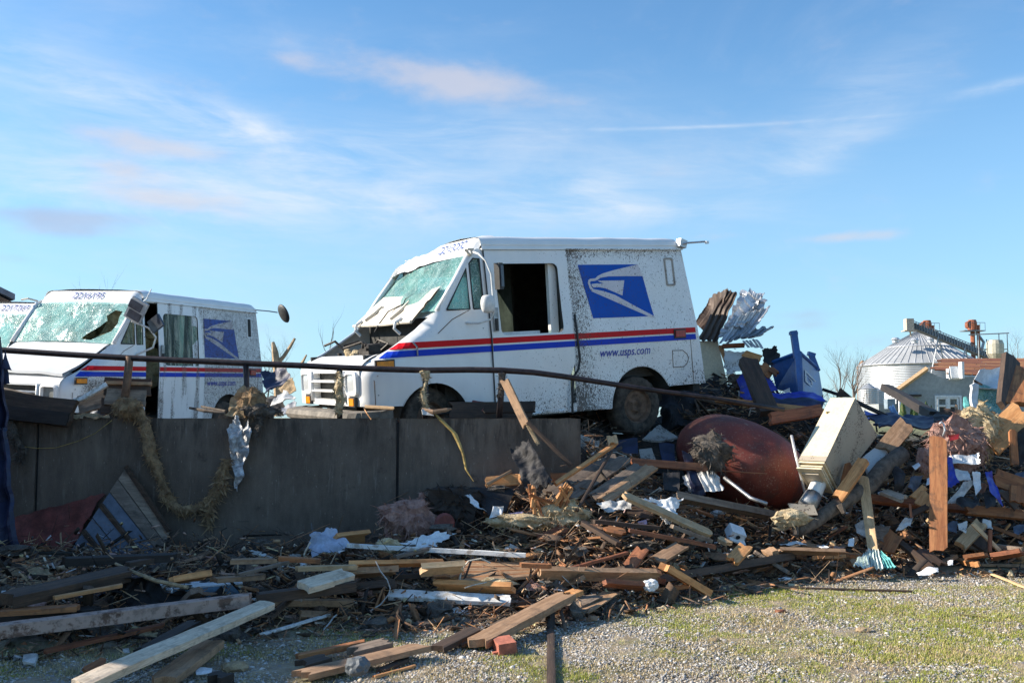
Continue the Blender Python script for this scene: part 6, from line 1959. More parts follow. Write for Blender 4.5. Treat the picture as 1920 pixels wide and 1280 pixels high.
patch([bx[0], bx[1], tp[1], tp[0]], .004, M['cream'], 'lit_side', CB)
patch([bx[1], bx[2], tp[2], tp[1]], .004, M['shadedcreamspeck'], 'shaded_speckled_side', CB)
patch([bx[2], bx[3], tp[3], tp[2]], .004, M['shadedcreamspeck'], 'rear_side', CB)
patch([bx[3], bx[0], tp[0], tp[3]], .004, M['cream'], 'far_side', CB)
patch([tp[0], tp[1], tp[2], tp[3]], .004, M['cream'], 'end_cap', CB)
patch([bx[3], bx[2], bx[1], bx[0]], .004, M['shadedcreamspeck'], 'base_panel', CB)
# stepped lips under the box
d_ax = ((bx[0] + bx[1]) / 2 - (tp[0] + tp[1]) / 2).normalized()
cen = sum(bx, Vector()) / 4
def ring(s_, k): return [cen + (p - cen) * s_ + d_ax * k for p in bx]
q = MB(); q.hexa(ring(1.0, -.005), ring(1.0, .055)); q.build('base_band', M['shadedcreamspeck'], CB, fix=True)
for k, (s_, a, b) in enumerate(((.95, .056, .075), (.86, .09, .105), (.92, .125, .14))):
    q = MB(); q.hexa(ring(s_, a), ring(s_, b)); q.build('base_lip', M['cream'], CB, fix=True)
q = MB(); q.hexa(ring(.7, .056), ring(.62, .16)); q.build('base_core', M['shadedcreamspeck'], CB, fix=True)
q = MB(); q.tube([dp(RT, 300, 520, 9.15), dp(RT, 262, 600, 9.08), dp(RT, 225, 690, 9.0)], .068, 20); q.build('post', M['mirrorwhite'], CB, smooth=True)
q = MB(); q.tube([dp(RT, 232, 665, 9.0), dp(RT, 190, 745, 8.93)], [.075, .085], 18); q.build('post_sleeve', M['steel'], CB, smooth=True)
q = MB(); e4 = quad(RT, [(62, 722), (235, 732), (262, 800), (100, 800)], [8.86, 8.84, 8.78, 8.8]); th = Vector((0.01, .05, -.01)); q.hexa(e4, [p + th for p in e4]); q.build('foot_plate', M['shadedcreamspeck'], CB, fix=True)
q = MB(); q.box(dp(RT, 335, 118, 9.27), (.05, .02, .02)); q.build('rivet_mark', M['strap'], CB)

# log lying through the rubble
q = MB(); lp = [(130, 905, 8.75), (230, 845, 8.85), (350, 760, 8.95), (470, 690, 9.05), (600, 610, 9.2), (700, 500, 9.35), (820, 385, 9.5)]
q.tube([dp(RT, *p) + nzv(p, .01) * .03 for p in lp], [.045, .055, .062, .068, .075, .08, .078], 12)
tag(q.build('log', M['bark'], smooth=True), 'long grey log lying diagonally under the cream box', 'log')
q = MB(); q.tube([dp(RT, 410, 730, 8.9), dp(RT, 435, 790, 8.87)], [.04, .02], 6); tag(q.build('branch', M['bark']), 'thin snapped limb hanging below the middle of the grey log', 'branch')
q = MB(); q.tube([dp(RT, 110, 870, 8.74), dp(RT, 115, 935, 8.7)], [.03, .025], 7); tag(q.build('branch', M['bark']), 'short snapped stub at the near end of the grey log', 'branch')
# teal and white cloth at the plank foot
a = dp(RT, 635, 1050, 8.72)
CL_ = thing('cloth', 'teal and white cloth bunched round the foot of the pale upright plank', 'cloth', tuple(a))
for k, (pts, m) in enumerate((([(590, 1030), (665, 1035), (700, 1160), (600, 1170)], 'cloth'), ([(650, 1035), (680, 1045), (790, 1150), (690, 1165)], 'teal'), ([(560, 1060), (610, 1035), (605, 1150), (500, 1140)], 'cloth'))):
    q4 = quad(RT, pts, [8.70, 8.68, 8.45 - .02 * k, 8.48])
    o_ = sheet('cloth_fold', q4, M[m], nu=18, nv=14, corr=.014, ncorr=4, crum=.03, cs=9, parent=CL_, seed=k)

# ---- blue container right of the van
BC = thing('blue_container', 'bright blue metal parcel container tipped in the rubble, emblem on its side', 'container', tuple(dp(Z4, 1190, 1000, 11.2)))
fr = quad(Z4, [(1182, 640), (1350, 790), (1392, 1048), (1192, 1002)], [11.5, 12.4, 12.4, 11.5])
lf = quad(Z4, [(930, 735), (1182, 640), (1192, 1002), (985, 955)], [12.1, 11.5, 11.5, 12.1])
nf_ = (fr[1] - fr[0]).cross(fr[3] - fr[0]).normalized() * .04; nl_ = (lf[1] - lf[0]).cross(lf[3] - lf[0]).normalized() * .04
q = MB(); q.hexa(fr, [p + nf_ for p in fr]); q.build('emblem_side', M['blueplastic'], BC, fix=True)
q = MB(); q.hexa(lf, [p + nl_ for p in lf]); q.build('plain_side', M['blueplastic'], BC, fix=True)
bk = [fr[1], lf[0] + (fr[1] - fr[0]), lf[3] + (fr[2] - fr[3]), fr[2]]; q = MB(); q.hexa(bk, [p - nl_ for p in bk]); q.build('rear_side', M['blueplastic'], BC, fix=True)
q = MB(); q.box(dp(Z4, 1148, 575, 11.45), (.07, .07, .32), Matrix.Rotation(-.12, 3, 'Y')); q.box(dp(Z4, 1132, 480, 11.45), (.085, .08, .035)); q.box(dp(Z4, 1172, 810, 11.44), (.05, .05, .46), Matrix.Rotation(-.05, 3, 'Y')); q.build('corner_post', M['blueplastic'], BC)
q = MB(); q.box(dp(Z4, 1310, 730, 12.3), (.06, .06, .20), Matrix.Rotation(-.35, 3, 'Y')); q.box(dp(Z4, 1285, 660, 12.3), (.09, .07, .05), Matrix.Rotation(.3, 3, 'Y')); q.build('corner_post', M['blueplastic'], BC)
for e0, e1 in ((fr[0], fr[1]), (lf[0], lf[1])):
    q = MB(); q.tube([e0, e1], .022, 6); q.build('rim_bar', M['blueplastic'], BC)
ex, ey = (fr[1] - fr[0]).normalized(), (fr[0] - fr[3]).normalized()
def onface(x, y, off): # zoom px on the emblem side plane
    o = Vector((0, 0, CH)); d = ray(*Z4(x, y)); n_ = nf_.normalized(); k = (fr[0] - o).dot(n_) / d.dot(n_); p = o + d * k
    return p - d.normalized() * off
def facepoly(pts, off, m, name, parent):
    q = MB(); q.add([onface(x, y, off) for x, y in pts], [tuple(range(len(pts)))]); return q.build(name, m, parent)
oe = [(1232, 790), (1330, 892), (1330, 980), (1235, 892)]
ie = [(1243, 815), (1318, 896), (1318, 955), (1248, 888)]
q = MB(); q.add([onface(x, y, .045) for x, y in oe + ie], [(k, (k + 1) % 4, 4 + (k + 1) % 4, 4 + k) for k in range(4)]); em_ = q.build('emblem_border', M['paper'], BC)
facepoly([(1262, 850), (1300, 890), (1296, 925), (1280, 900), (1275, 930), (1262, 905), (1290, 900)], .045, M['paper'], 'emblem_mark', BC)
# royal blue sheets and fabric round it
RS = [([(640, 860), (720, 810), (800, 1050), (700, 1070)], [12.1, 12, 11.7, 11.8], 'royalcloth', 'royal blue sheet hanging left of the heavy leaning beam'),
      ([(845, 830), (905, 820), (1000, 975), (900, 990)], [11.9, 11.8, 11.6, 11.7], 'royalcloth', 'royal blue panel between the heavy beam and the blue container'),
      ([(880, 980), (1300, 1000), (1420, 1060), (960, 1120)], [11.4, 11.3, 11.0, 11.0], 'royalcloth', 'long royal blue sheet spread below the blue container'),
      ([(900, 1040), (1420, 1065), (1370, 1140), (930, 1130)], [11.1, 11.0, 10.8, 10.8], 'bluetarp', 'dark blue lower fold under the royal blue sheet')]
for k, (pts, Ys, m, lbl) in enumerate(RS): sheet('blue_sheet', quad(Z4, pts, Ys), M[m], lbl, 'sheet', 24, 12, 0, 1, .05, 3.5, seed=20 + k, th=.01)
sheet('beige_sheet', quad(Z4, [(322, 548), (488, 545), (568, 925), (372, 890)], [12.6, 12.5, 12.4, 12.5]), M['cream'], 'plain beige panel standing right behind the centre van', 'panel', 10, 10, 0, 1, .01, 3, th=.03)
sheet('mud_speckled_sheet', quad(Z4, [(540, 625), (725, 640), (740, 800), (560, 840)], [12.2, 12.1, 12.0, 12.1]), M['whitespeck'], 'mud-speckled white panel between beige panel and heavy beam', 'panel', 14, 12, 0, 1, .05, 3, seed=2, ragged=.2, th=.01)
sheet('white_scrap', quad(Z4, [(1040, 970), (1100, 945), (1105, 990), (1060, 990)], 11.45), M['paper'], 'small white scrap at the foot of the blue container', 'scrap', 6, 6, crum=.02)
sheet('dark_sheet', quad(Z4, [(880, 600), (990, 590), (1040, 720), (900, 760)], [12.1, 12.1, 12, 12]), M['blackroof'], 'black crumpled sheet just left of the blue container', 'sheet', 16, 12, 0, 1, .10, 3, seed=8, ragged=.3)
for k in range(5):
    x0 = 690 + k * 28; o_ = sheet('roof_strip', quad(Z4, [(x0, 545 - k * 2), (x0 + 18, 540 - k * 2), (x0 + 75, 600), (x0 + 52, 602)], [12.5, 12.5, 12.2, 12.2]), M['whitespeck'] if k % 2 else M['paper'], ('leftmost', 'second from left', 'middle one', 'second from right', 'rightmost')[k] + ' of the five torn white strips below the silver sheet metal', 'metal strip', 3, 8, 0, 1, .02, 5, seed=k, group='torn white roof strips')

sheet('dark_heap_sheet', [at(1236, 728, 12.2), at(1345, 716, 12.4), at(1360, 800, 11.8), at(1240, 806, 11.6)], M['blackroof'], 'black crumpled sheet closing the gap right of the rear wheel', 'sheet', 24, 16, 0, 1, .12, 3, seed=11, ragged=.1, th=.02)  # black filler sheet closing the gap behind the heap
# curled metal sheeting rising behind the van
sheet('brown_metal_sheet', quad(Z4, [(300, 400), (400, 165), (560, 95), (470, 555)], [12.9, 13.1, 12.6, 12.4]), M['brownmetal'], 'brown curled roofing sheet rising right behind the centre van', 'metal sheet', 60, 30, .010, 3, .05, 2.2, ragged=.08, seed=4, trap=True, bulge=.10, along='v')
sheet('brown_metal_flap', quad(Z4, [(310, 545), (480, 540), (655, 140), (560, 95)], [12.5, 12.3, 12.5, 12.7]), M['brownmetal'], 'grey-brown inner flap of the curled roofing, beside the silver sheet', 'metal sheet', 60, 24, .012, 3, .04, 2.5, ragged=.08, seed=5, trap=True)
sheet('silver_metal_sheet', quad(Z4, [(485, 500), (690, 130), (880, 130), (660, 480)], [12.2, 12.6, 12.5, 12.1]), M['galv'], 'bright silver corrugated sheet fanned against the sky', 'metal sheet', 90, 50, .016, 6, .06, 3.2, ragged=.10, seed=6, trap=True, bulge=.08)
sheet('silver_metal_sheet', quad(Z4, [(500, 545), (640, 330), (925, 255), (735, 530)], [12.0, 12.2, 12.3, 12.0]), M['galv'], 'duller lower leaf of silver corrugated metal behind the van', 'metal sheet', 70, 60, .014, 5, .06, 2.8, ragged=.10, seed=7, trap=True, along='v', bulge=.06)
sheet('silver_metal_sheet', quad(Z4, [(560, 560), (660, 430), (965, 430), (800, 520)], [11.9, 12.1, 12.1, 11.9]), M['steel'], 'grey pointed leaf of corrugated metal, lowest of the silver fan', 'metal sheet', 50, 50, .014, 4, .05, 2.5, ragged=.1, seed=9, trap=True, along='v')

sheet('silver_metal_sheet', quad(Z4, [(560, 420), (760, 95), (905, 210), (700, 420)], [12.15, 12.5, 12.45, 12.1]), M['galv'], 'right-hand bright leaf of silver corrugated metal', 'metal sheet', 80, 50, .012, 5, .05, 3, ragged=.1, seed=16, trap=True, bulge=.08)
# things under and beside the van's rear wheel
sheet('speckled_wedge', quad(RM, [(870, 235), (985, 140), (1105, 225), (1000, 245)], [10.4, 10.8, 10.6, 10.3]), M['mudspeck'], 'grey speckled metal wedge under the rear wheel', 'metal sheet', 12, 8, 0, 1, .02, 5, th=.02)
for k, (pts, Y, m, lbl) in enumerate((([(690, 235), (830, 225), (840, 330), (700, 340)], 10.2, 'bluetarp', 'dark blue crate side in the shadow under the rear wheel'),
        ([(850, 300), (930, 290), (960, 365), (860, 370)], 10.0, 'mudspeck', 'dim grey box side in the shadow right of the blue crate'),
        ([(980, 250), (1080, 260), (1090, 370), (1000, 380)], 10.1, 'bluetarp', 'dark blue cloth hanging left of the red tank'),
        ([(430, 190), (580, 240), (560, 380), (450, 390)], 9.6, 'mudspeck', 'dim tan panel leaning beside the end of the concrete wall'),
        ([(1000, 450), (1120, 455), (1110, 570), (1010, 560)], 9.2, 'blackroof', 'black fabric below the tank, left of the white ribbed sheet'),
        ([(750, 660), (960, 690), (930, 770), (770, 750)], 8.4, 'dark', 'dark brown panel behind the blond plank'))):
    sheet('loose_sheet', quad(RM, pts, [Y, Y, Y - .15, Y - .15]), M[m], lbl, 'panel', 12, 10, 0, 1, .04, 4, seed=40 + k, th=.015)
sheet('carpet_piece', quad(RM, [(-10, 300), (110, 225), (270, 520), (95, 560)], [8.66, 8.66, 8.3, 8.35]), M['blackroof'], 'black tufted carpet piece hanging against the wall', 'carpet', 24, 24, 0, 1, .05, 7, seed=12, ragged=.15, th=.02)
sheet('crumpled_sheet', quad(RM, [(560, 650), (790, 625), (800, 680), (640, 725)], [8.25, 8.3, 8.2, 8.1]), M['dirtypaper'], 'white soiled sheet under the weathered slats', 'sheet', 20, 10, 0, 1, .03, 8, seed=14, ragged=.2)
sheet('crumpled_sheet', quad(RM, [(860, 625), (1120, 625), (1090, 740), (1040, 790)], [8.4, 8.45, 8.3, 8.2]), M['paper'], 'crinkled white paper draped behind the blond plank', 'sheet', 26, 16, 0, 1, .05, 8, seed=15, ragged=.35)
JB = thing('junction_box', 'small white plastic box with a round hole lying in the rubble', 'box', tuple(gz(RM, 1490, 860, .25)))
q = MB(); c_ = gz(RM, 1490, 850, .26); rr_ = Matrix.Rotation(.5, 3, 'Y') @ Matrix.Rotation(.5, 3, 'X') @ Matrix.Rotation(.3, 3, 'Z'); q.box(c_, (.14, .12, .09), rr_); q.box(c_ + Vector((0, -.02, -.04)), (.16, .13, .012), rr_); q.build('box_shell', M['paper'], JB)
q = MB(); q.lathe([(0, 0), (.018, 0), (.02, -.006)], 12, None, 'Y', (0, 0, 0)); q.v = [tuple(c_ + rr_ @ (Vector(v) + Vector((0, -.064, 0.01)))) for v in q.v]; q.build('knockout_hole', M['blackroof'], JB)
sheet('lilac_rag', quad(RM, [(840, 770), (900, 760), (905, 790), (845, 795)], 8.2), simple('lilac_cloth', (.5, .38, .55), .9), 'tiny lilac rag in the middle of the heap', 'cloth', 8, 6, crum=.03)
# shattered wood ends
for k, (x, y, a) in enumerate(((170, 640, 20), (330, 630, -30))):
    c_ = dp(RM, x, y, 8.15); SWd = thing('shattered_wood', ('splayed orange shattered lumber end, left of the pair by the slats', 'splayed orange shattered lumber end, right of the pair by the slats')[k], 'splintered wood', tuple(c_))
    for j in range(16):
        r2 = random.Random(k * 50 + j); d = Vector((math.cos(R(a + 100) + r2.uniform(-.5, .5)), r2.uniform(-.4, .2), math.sin(R(a + 100) + r2.uniform(-.5, .5)))) * r2.uniform(.12, .26)
        plank('splinter', c_ - d * .4 + Vector((r2.uniform(-.08, .08), r2.uniform(-.03, .03), r2.uniform(-.04, .04))), c_ + d * .6, .022, .014, M['fresh' if j % 3 else 'rust'], None, parent=SWd, roll=r2.uniform(0, 90), seed=j)

# grooved decking lying flat
DK = thing('grooved_decking', 'flat panel of brown grooved boards lying in the rubble in front of the wall', 'decking', tuple(gz(FG, 960, 200, .16)))
ga, gb_, gc, gd = gz(FG, 800, 152, .2), gz(FG, 1190, 160, .2), gz(FG, 1175, 238, .15), gz(FG, 770, 275, .13)
for k in range(12):
    u0, u1 = k / 12, (k + .86) / 12
    p = [ga.lerp(gd, u0), gb_.lerp(gc, u0), gb_.lerp(gc, u1), ga.lerp(gd, u1)]
    q = MB(); q.hexa([v - Vector((0, 0, .02)) for v in p], p); q.build('deck_board', M['tan'] if k % 3 else M['splinter'], DK, fix=True)

# ---- on and against the wall at left
# leaning blue-grey ribbed panel
SP = thing('ribbed_panel', 'blue-grey ribbed wall panel leaning on its corner against the wall', 'panel', tuple(dp(ZL, 640, 1160, 8.5)))
cs_ = quad(ZL, [(690, 690), (930, 1010), (860, 1170), (365, 1165)], [8.78, 8.65, 8.55, 8.55])
c0, c1, c2_, c3_ = dp(ZL, 690, 685, 8.80), dp(ZL, 925, 1035, 8.66), dp(ZL, 870, 1180, 8.55), dp(ZL, 360, 1180, 8.50)
import itertools
nrm_ = (c1 - c0).cross(c3_ - c0).normalized()
if nrm_.y > 0: nrm_ = -nrm_
e_l = [c0.lerp(c3_, k / 7) for k in range(8)]; e_r = [c1.lerp(c1.lerp(c2_, 1), min(1, k / 2.2)) if k < 2.2 else c2_.lerp(c3_, (k - 2.2) / 4.8) for k in range(8)]
for k in range(7):
    q = MB(); p = [e_l[k].lerp(e_l[k + 1], .02), e_r[k].lerp(e_r[k + 1], .02), e_r[k].lerp(e_r[k + 1], .96), e_l[k].lerp(e_l[k + 1], .96)]
    q.hexa([v - nrm_ * .012 for v in p], [v + nrm_ * (.002 + .008 * (k % 2)) for v in p]); q.build('panel_board', M['slate'] if k > 1 else M['grey'], SP, fix=True)
for k in (0, 3, 5):
    q = MB(); d_ = (e_r[k] - e_l[k]); q.box((e_l[k] + e_r[k]) / 2 + nrm_ * .02, (d_.length, .035, .03), d_.to_track_quat('X', 'Y').to_matrix()); q.build('rib', M['dark'], SP)
sheet('red_sheet', quad(ZL, [(75, 960), (575, 830), (330, 1210), (80, 1230)], [8.80, 8.82, 8.6, 8.6]), M['redsheet'], 'dull red sheet with a torn top edge leaning behind the ribbed panel', 'panel', 26, 18, 0, 1, .02, 4, ragged=.10, th=.008, seed=2)
for k, (x, y) in enumerate(((178, 1066), (281, 1077), (293, 1162))):
    q = MB(); q.lathe([(0, -.012), (.008, -.01), (.009, 0)], 8, None, 'Y', dp(ZL, x, y, 8.60)); tag(q.build('screw_head', M['steel']), None).parent = None
    bpy.data.objects[q and 'screw_head' + ('' if k == 0 else '.%03d' % k)]['label'] = ('upper left screw head on the red sheet', 'right upper screw head on the red sheet', 'lowest screw head on the red sheet')[k]
    bpy.data.objects['screw_head' + ('' if k == 0 else '.%03d' % k)]['category'] = 'screw'
# insulation garland
def fluffrope(name, pts, rads, m, label, seed, fib=900, fl=.10):
    r2 = random.Random(seed); pts = [Vector(p) for p in pts]; n = 60
    def along(t):
        k = t * (len(pts) - 1); i = min(len(pts) - 2, int(k)); return pts[i].lerp(pts[i + 1], k - i), rads[i] * (1 - (k - i)) + rads[i + 1] * (k - i)
    q = MB(); P_, R_ = zip(*[along(i / n) for i in range(n + 1)])
    base = len(q.v); q.tube(list(P_), list(R_), 10)
    q.v = [tuple(Vector(v) + nzv(v, 9, seed) * .035 + nzv(v, 26, seed) * .012) for v in q.v]
    vs0 = list(q.v)
    for i in range(fib // 4):
        p = Vector(vs0[r2.randrange(len(vs0))]); d = Vector((r2.uniform(-1, 1), r2.uniform(-.6, .1), r2.uniform(-1.6, .3))).normalized() * r2.uniform(.4, 1.1) * fl
        s_ = Vector((r2.uniform(-1, 1), r2.uniform(-.4, .4), r2.uniform(-1, 1))) * .11 * fl; e_ = d.cross(s_) * r2.uniform(-1, 1) * 3
        q.add([p - s_, p + s_, p + s_ * .8 + d * .6 + e_, p + d, p - s_ * .7 + d * .5], [(0, 1, 2, 3), (0, 3, 4)])
    for i in range(fib):
        p = Vector(vs0[r2.randrange(len(vs0))]); d = Vector((r2.uniform(-1, 1), r2.uniform(-.8, .3), r2.uniform(-1.6, .5))).normalized() * r2.uniform(.3, 1) * fl
        s_ = Vector((r2.uniform(-1, 1), 0, r2.uniform(-1, 1))) * .004
        q.add([p - s_, p + s_, p + d], [(0, 1, 2)])
    return tag(q.build(name, m), label, 'insulation')


WY = WALL_Y - .04
fluffrope('insulation_garland', [dp(ZL, x, y, Y) for x, y, Y in ((640, 330, 8.95), (690, 370, 8.9), (770, 390, 8.84), (795, 470, WY), (820, 600, WY), (860, 700, WY), (890, 790, WY), (925, 870, WY), (985, 925, WY), (1050, 920, WY), (1100, 890, WY), (1150, 840, WY), (1200, 760, WY))],
          [.05, .07, .06, .05, .055, .05, .042, .038, .042, .028, .028, .022, .012], M['tanfluff'], 'tan insulation garland draped over the wall and hanging in a loop', 3, 1800, .07)
clump('insulation_clump', dp(ZL, 690, 355, 8.78), .09, M['tanfluff'], 'shaggy tan insulation tuft on the wall top at the railing post', 'insulation', 4, (1.2, .7, .9), 700)
fluffrope('fibre_strands', [dp(ZL, x, y, WY) for x, y in ((1245, 640), (1215, 730), (1190, 800), (1150, 900), (1135, 1000))], [.012, .035, .03, .02, .006], M['tanfluff'], 'stringy olive fibres hanging at the right end of the garland', 6, 700, .12)
fluffrope('fibre_strands', [dp(ZL, x, y, WY) for x, y in ((1420, 410), (1415, 460), (1405, 530))], [.02, .014, .004], M['greyfluff'], 'thin brown fibres trailing over the wall right of the foil', 7, 250, .06)
fluffrope('fibre_strands', [dp(ZL, x, y, WY) for x, y in ((30, 400), (80, 520), (120, 590), (120, 650))], [.015, .045, .03, .006], M['greyfluff'], 'grey shredded plastic caught on the wall near the left edge', 8, 400, .09)
q = MB(); q.tube([dp(ZL, x, y, WY) for x, y in ((610, 430), (520, 500), (420, 545), (300, 580), (200, 582), (110, 570))], .003, 4); tag(q.build('string', M['strap']), 'thin string sagging across the wall at left', 'string')
sheet('foil_sheet', quad(ZL, [(1245, 470), (1345, 355), (1370, 500), (1290, 830)], [WY, 8.92, WY - .03, WY - .02]), M['foil'], 'torn silver foil hanging down over the wall from the railing', 'foil', 26, 40, 0, 1, .07, 9, ragged=.12, seed=3)
sheet('foil_sheet', quad(ZL, [(1235, 480), (1300, 400), (1340, 560), (1270, 610)], [WY - .04, 8.8, WY - .05, WY - .05]), M['foil'], 'upper left fold of the silver foil on the wall', 'foil', 20, 20, 0, 1, .06, 9, ragged=.15, seed=5)
sheet('brown_paper', quad(ZL, [(1320, 240), (1375, 260), (1330, 400), (1225, 400)], [8.95, 8.9, 8.8, 8.82]), M['particle'], 'crumpled tan paper wrapped round the railing post above the foil', 'paper', 20, 20, 0, 1, .06, 9, ragged=.2, seed=7)
clump('fibre_clump', dp(ZL, 1375, 330, 8.88), .10, M['tanfluff'], 'tangled fibres at the post right of the crumpled tan paper', 'insulation', 9, (1, .7, 1.3), 500)
clump('twig_clump', dp(ZL, 1400, 375, 8.85), .09, M['greyfluff'], 'grey tangle of twigs on the wall top above the foil', 'debris', 10, (1.6, .6, .6), 500)
q = MB(); q.tube([dp(ZL, 1035, 362, 9.1), dp(ZL, 1120, 378, 9.0), dp(ZL, 1230, 392, 8.95)], [.012, .018, .01], 6); q.tube([dp(ZL, 1100, 355, 9.2), dp(ZL, 1230, 380, 9.0)], .012, 6); tag(q.build('broken_branch', M['bark']), 'dark forked branch lying on the wall top left of the tan paper', 'branch')
# fluff tied on the posts
fluffrope('post_fluff', [at(637, y, RY - .03) for y in (700, 725, 750, 775)], [.02, .035, .045, .03], M['yellowfluff'], 'straw and fibres stuck to the railing post before the van grille', 11, 500, .06)
fluffrope('post_fluff', [at(797, y, RY - .03) for y in (694, 715, 745, 768)], [.035, .012, .02, .03], M['yellowfluff'], 'fibres and tape wound on the railing post before the front wheel', 12, 300, .05)
fluffrope('post_fluff', [at(939, y, RY - .03) for y in (700, 722, 745)], [.025, .02, .03], M['greyfluff'], 'muddy fibres wound on the railing post below the van door', 13, 250, .05)
q = MB(); q.tube([at(792, 768, 8.84), at(812, 772, 8.8), at(838, 768, 8.82), at(846, 766, 8.86)], [.02, .024, .02, .008], 6); tag(q.build('broken_stick', M['tan']), 'short broken stick on the wall top by the strap', 'stick')
sheet('white_scrap', [at(788, 768, 8.82), at(806, 764, 8.9), at(812, 781, 8.8), at(790, 778, 8.8)], M['dirtypaper'], 'white torn scrap at the foot of the railing post, above the strap', 'scrap', 8, 8, crum=.03)
# yellow strap over the wall
sp_ = [(812, 772), (830, 790), (852, 812), (860, 830), (868, 850), (874, 880), (888, 902)]
q = MB(); ws_ = [.012, .03, .026, .02, .014, .010, .006]
V_ = []
for (x, y), w_ in zip(sp_, ws_):
    c_ = at(x, y, WY - .01); V_ += [c_ + Vector((-w_, 0, .3 * w_)), c_ + Vector((0, -.01, 0)), c_ + Vector((w_, 0, -.3 * w_))]
q.add(V_, [(3 * i + k, 3 * i + k + 1, 3 * i + k + 4, 3 * i + k + 3) for i in range(len(sp_) - 1) for k in range(2)]); tag(q.build('strap', M['strap']), 'yellow-brown twisted strap hanging over the wall below the front wheel', 'strap')
q = MB(); q.tube([at(682, 764, 8.9), at(688, 775, 8.84), at(696, 786, 8.82)], .006, 5); tag(q.build('orange_cord', M['fresh']), 'short orange cord on the wall edge below the bumper', 'cord')
# roof piece fallen on the wall top at left: boards
RB = thing('fallen_roof_piece', 'broken dark wooden roof edge lying on the wall top at left', 'roof piece', tuple(at(120, 770, 8.9)))
def pb(x0, y0, Y0, x1, y1, Y1, w_, t_, m, nm='board', up=(0, -1, .3)): plank(nm, dp(ZL, x0, y0, Y0), dp(ZL, x1, y1, Y1), w_, t_, M[m], None, parent=RB, up=up, jag=.12)
pb(-20, 330, 8.85, 405, 395, 8.75, .24, .05, 'dark'); pb(-20, 385, 8.8, 380, 425, 8.72, .12, .04, 'char'); pb(20, 268, 8.95, 350, 345, 8.85, .05, .05, 'grey')
pb(560, 245, 9.0, 830, 250, 9.1, .16, .03, 'dark'); pb(570, 300, 8.95, 800, 310, 9.05, .15, .03, 'grey'); pb(545, 350, 8.95, 660, 360, 9.0, .14, .03, 'dark'); pb(420, 350, 8.95, 600, 300, 9.0, .17, .03, 'grey')
pb(350, 345, 8.9, 470, 300, 8.93, .04, .03, 'white'); pb(460, 305, 8.92, 585, 232, 8.97, .04, .03, 'white'); pb(580, 225, 8.98, 830, 232, 9.08, .03, .03, 'tan')
sheet('blue_grey_rag', quad(ZL, [(490, 340), (560, 380), (570, 400), (470, 400)], 9.0), M['slate'], 'blue-grey rag under the fallen roof edge', 'cloth', 10, 8, crum=.05)
sheet('straw_mat', quad(ZL, [(390, 405), (580, 400), (600, 412), (380, 415)], [8.9, 8.95, 8.82, 8.82]), M['particle'], 'ragged straw-coloured strip along the wall top at left', 'scrap', 20, 5, crum=.03, cs=12)
sheet('torn_paper', quad(ZL, [(20, 395), (110, 400), (120, 412), (30, 415)], 8.84), M['dirtypaper'], 'torn pale paper on the wall top at the far left', 'paper', 12, 5, crum=.03, cs=12)
# blue tarp at the left edge
sheet('dark_tarp', quad(Z0, [(-200, 440), (25, 450), (60, 1400), (-200, 1500)], [8.2, 8.25, 8.2, 8.2]), M['bluetarp'], 'dark blue tarp hanging down the left edge of the picture', 'tarp', 20, 50, .03, 5, .09, 4, ragged=.06, seed=3)
sheet('dark_tarp', [at(-60, 800, 8.1), at(14, 800, 8.1), at(34, 1040, 7.9), at(-60, 1080, 7.9)], M['bluetarp'], 'lower fold of the dark blue tarp near the ground', 'tarp', 20, 30, .03, 4, .07, 4, seed=4)
for k, pts in enumerate(([(40, 560), (60, 650), (115, 765), (30, 745)], [(20, 620), (55, 720), (95, 885), (10, 900)])):
    sheet('tarp_shred', quad(Z0, [pts[0], pts[1], pts[2], pts[3]], 8.2), M['bluetarp'], ('upper pointed shred of the dark blue tarp', 'lower pointed shred of the dark blue tarp')[k], 'tarp', 8, 10, 0, 1, .03, 6, seed=k)
# particle board and foam at the lower left
sheet('particle_board', [atz(-30, 1062, .22), atz(70, 1062, .26), atz(128, 1098, .18), atz(-40, 1115, .14)], M['particle'], 'torn tan fibreboard sheet at the lower left edge', 'board', 26, 12, 0, 1, .05, 6, ragged=.12, seed=2, th=.02)
sheet('blue_tarp_fold', [atz(120, 1090, .2), atz(255, 1075, .24), atz(330, 1092, .2), atz(150, 1125, .14)], M['bluetarp'], 'dark blue fabric spread flat among the left beams', 'tarp', 24, 12, 0, 1, .05, 5, seed=9)
FB = thing('foam_block', 'pale blue foam slab with a white top lying left of centre', 'foam', tuple(atz(385, 1105, .1)))
a4 = [atz(308, 1096, .20), atz(430, 1086, .22), atz(458, 1090, .22), atz(400, 1102, .20)]
fa, fb_, fc, fd_ = atz(312, 1107, .20), atz(455, 1095, .22), atz(452, 1086, .22), atz(308, 1097, .20)
q = MB(); dn = Vector((0, 0, -.10)); q.hexa([fa + dn, fb_ + dn, fc + dn, fd_ + dn], [fa, fb_, fc, fd_]); q.build('foam_core', M['bluefoam'], FB, fix=True)
q = MB(); u_ = Vector((0, 0, .012)); q.hexa([fa + u_ * .2, fb_ + u_ * .2, fc + u_ * .2, fd_ + u_ * .2], [fa + u_, fb_ + u_, fc + u_, fd_ + u_]); q.build('white_facing', M['paper'], FB, fix=True)
sheet('roofing_heap', [atz(215, 1095, .3), atz(350, 1098, .28), atz(345, 1130, .16), atz(215, 1140, .14)], M['blackroof'], 'black torn roofing felt heaped among the left beams', 'roofing', 30, 20, 0, 1, .14, 6, ragged=.3, seed=4)
q = MB(); q.tube([gz(LL, 650, 228, .32), gz(LL, 760, 280, .3), gz(LL, 880, 325, .27), gz(LL, 1055, 362, .25)], [.009, .012, .013, .012], 6); tag(q.build('stick', M['particle']), 'pale crooked stick slanting above the blue foam slab', 'stick')
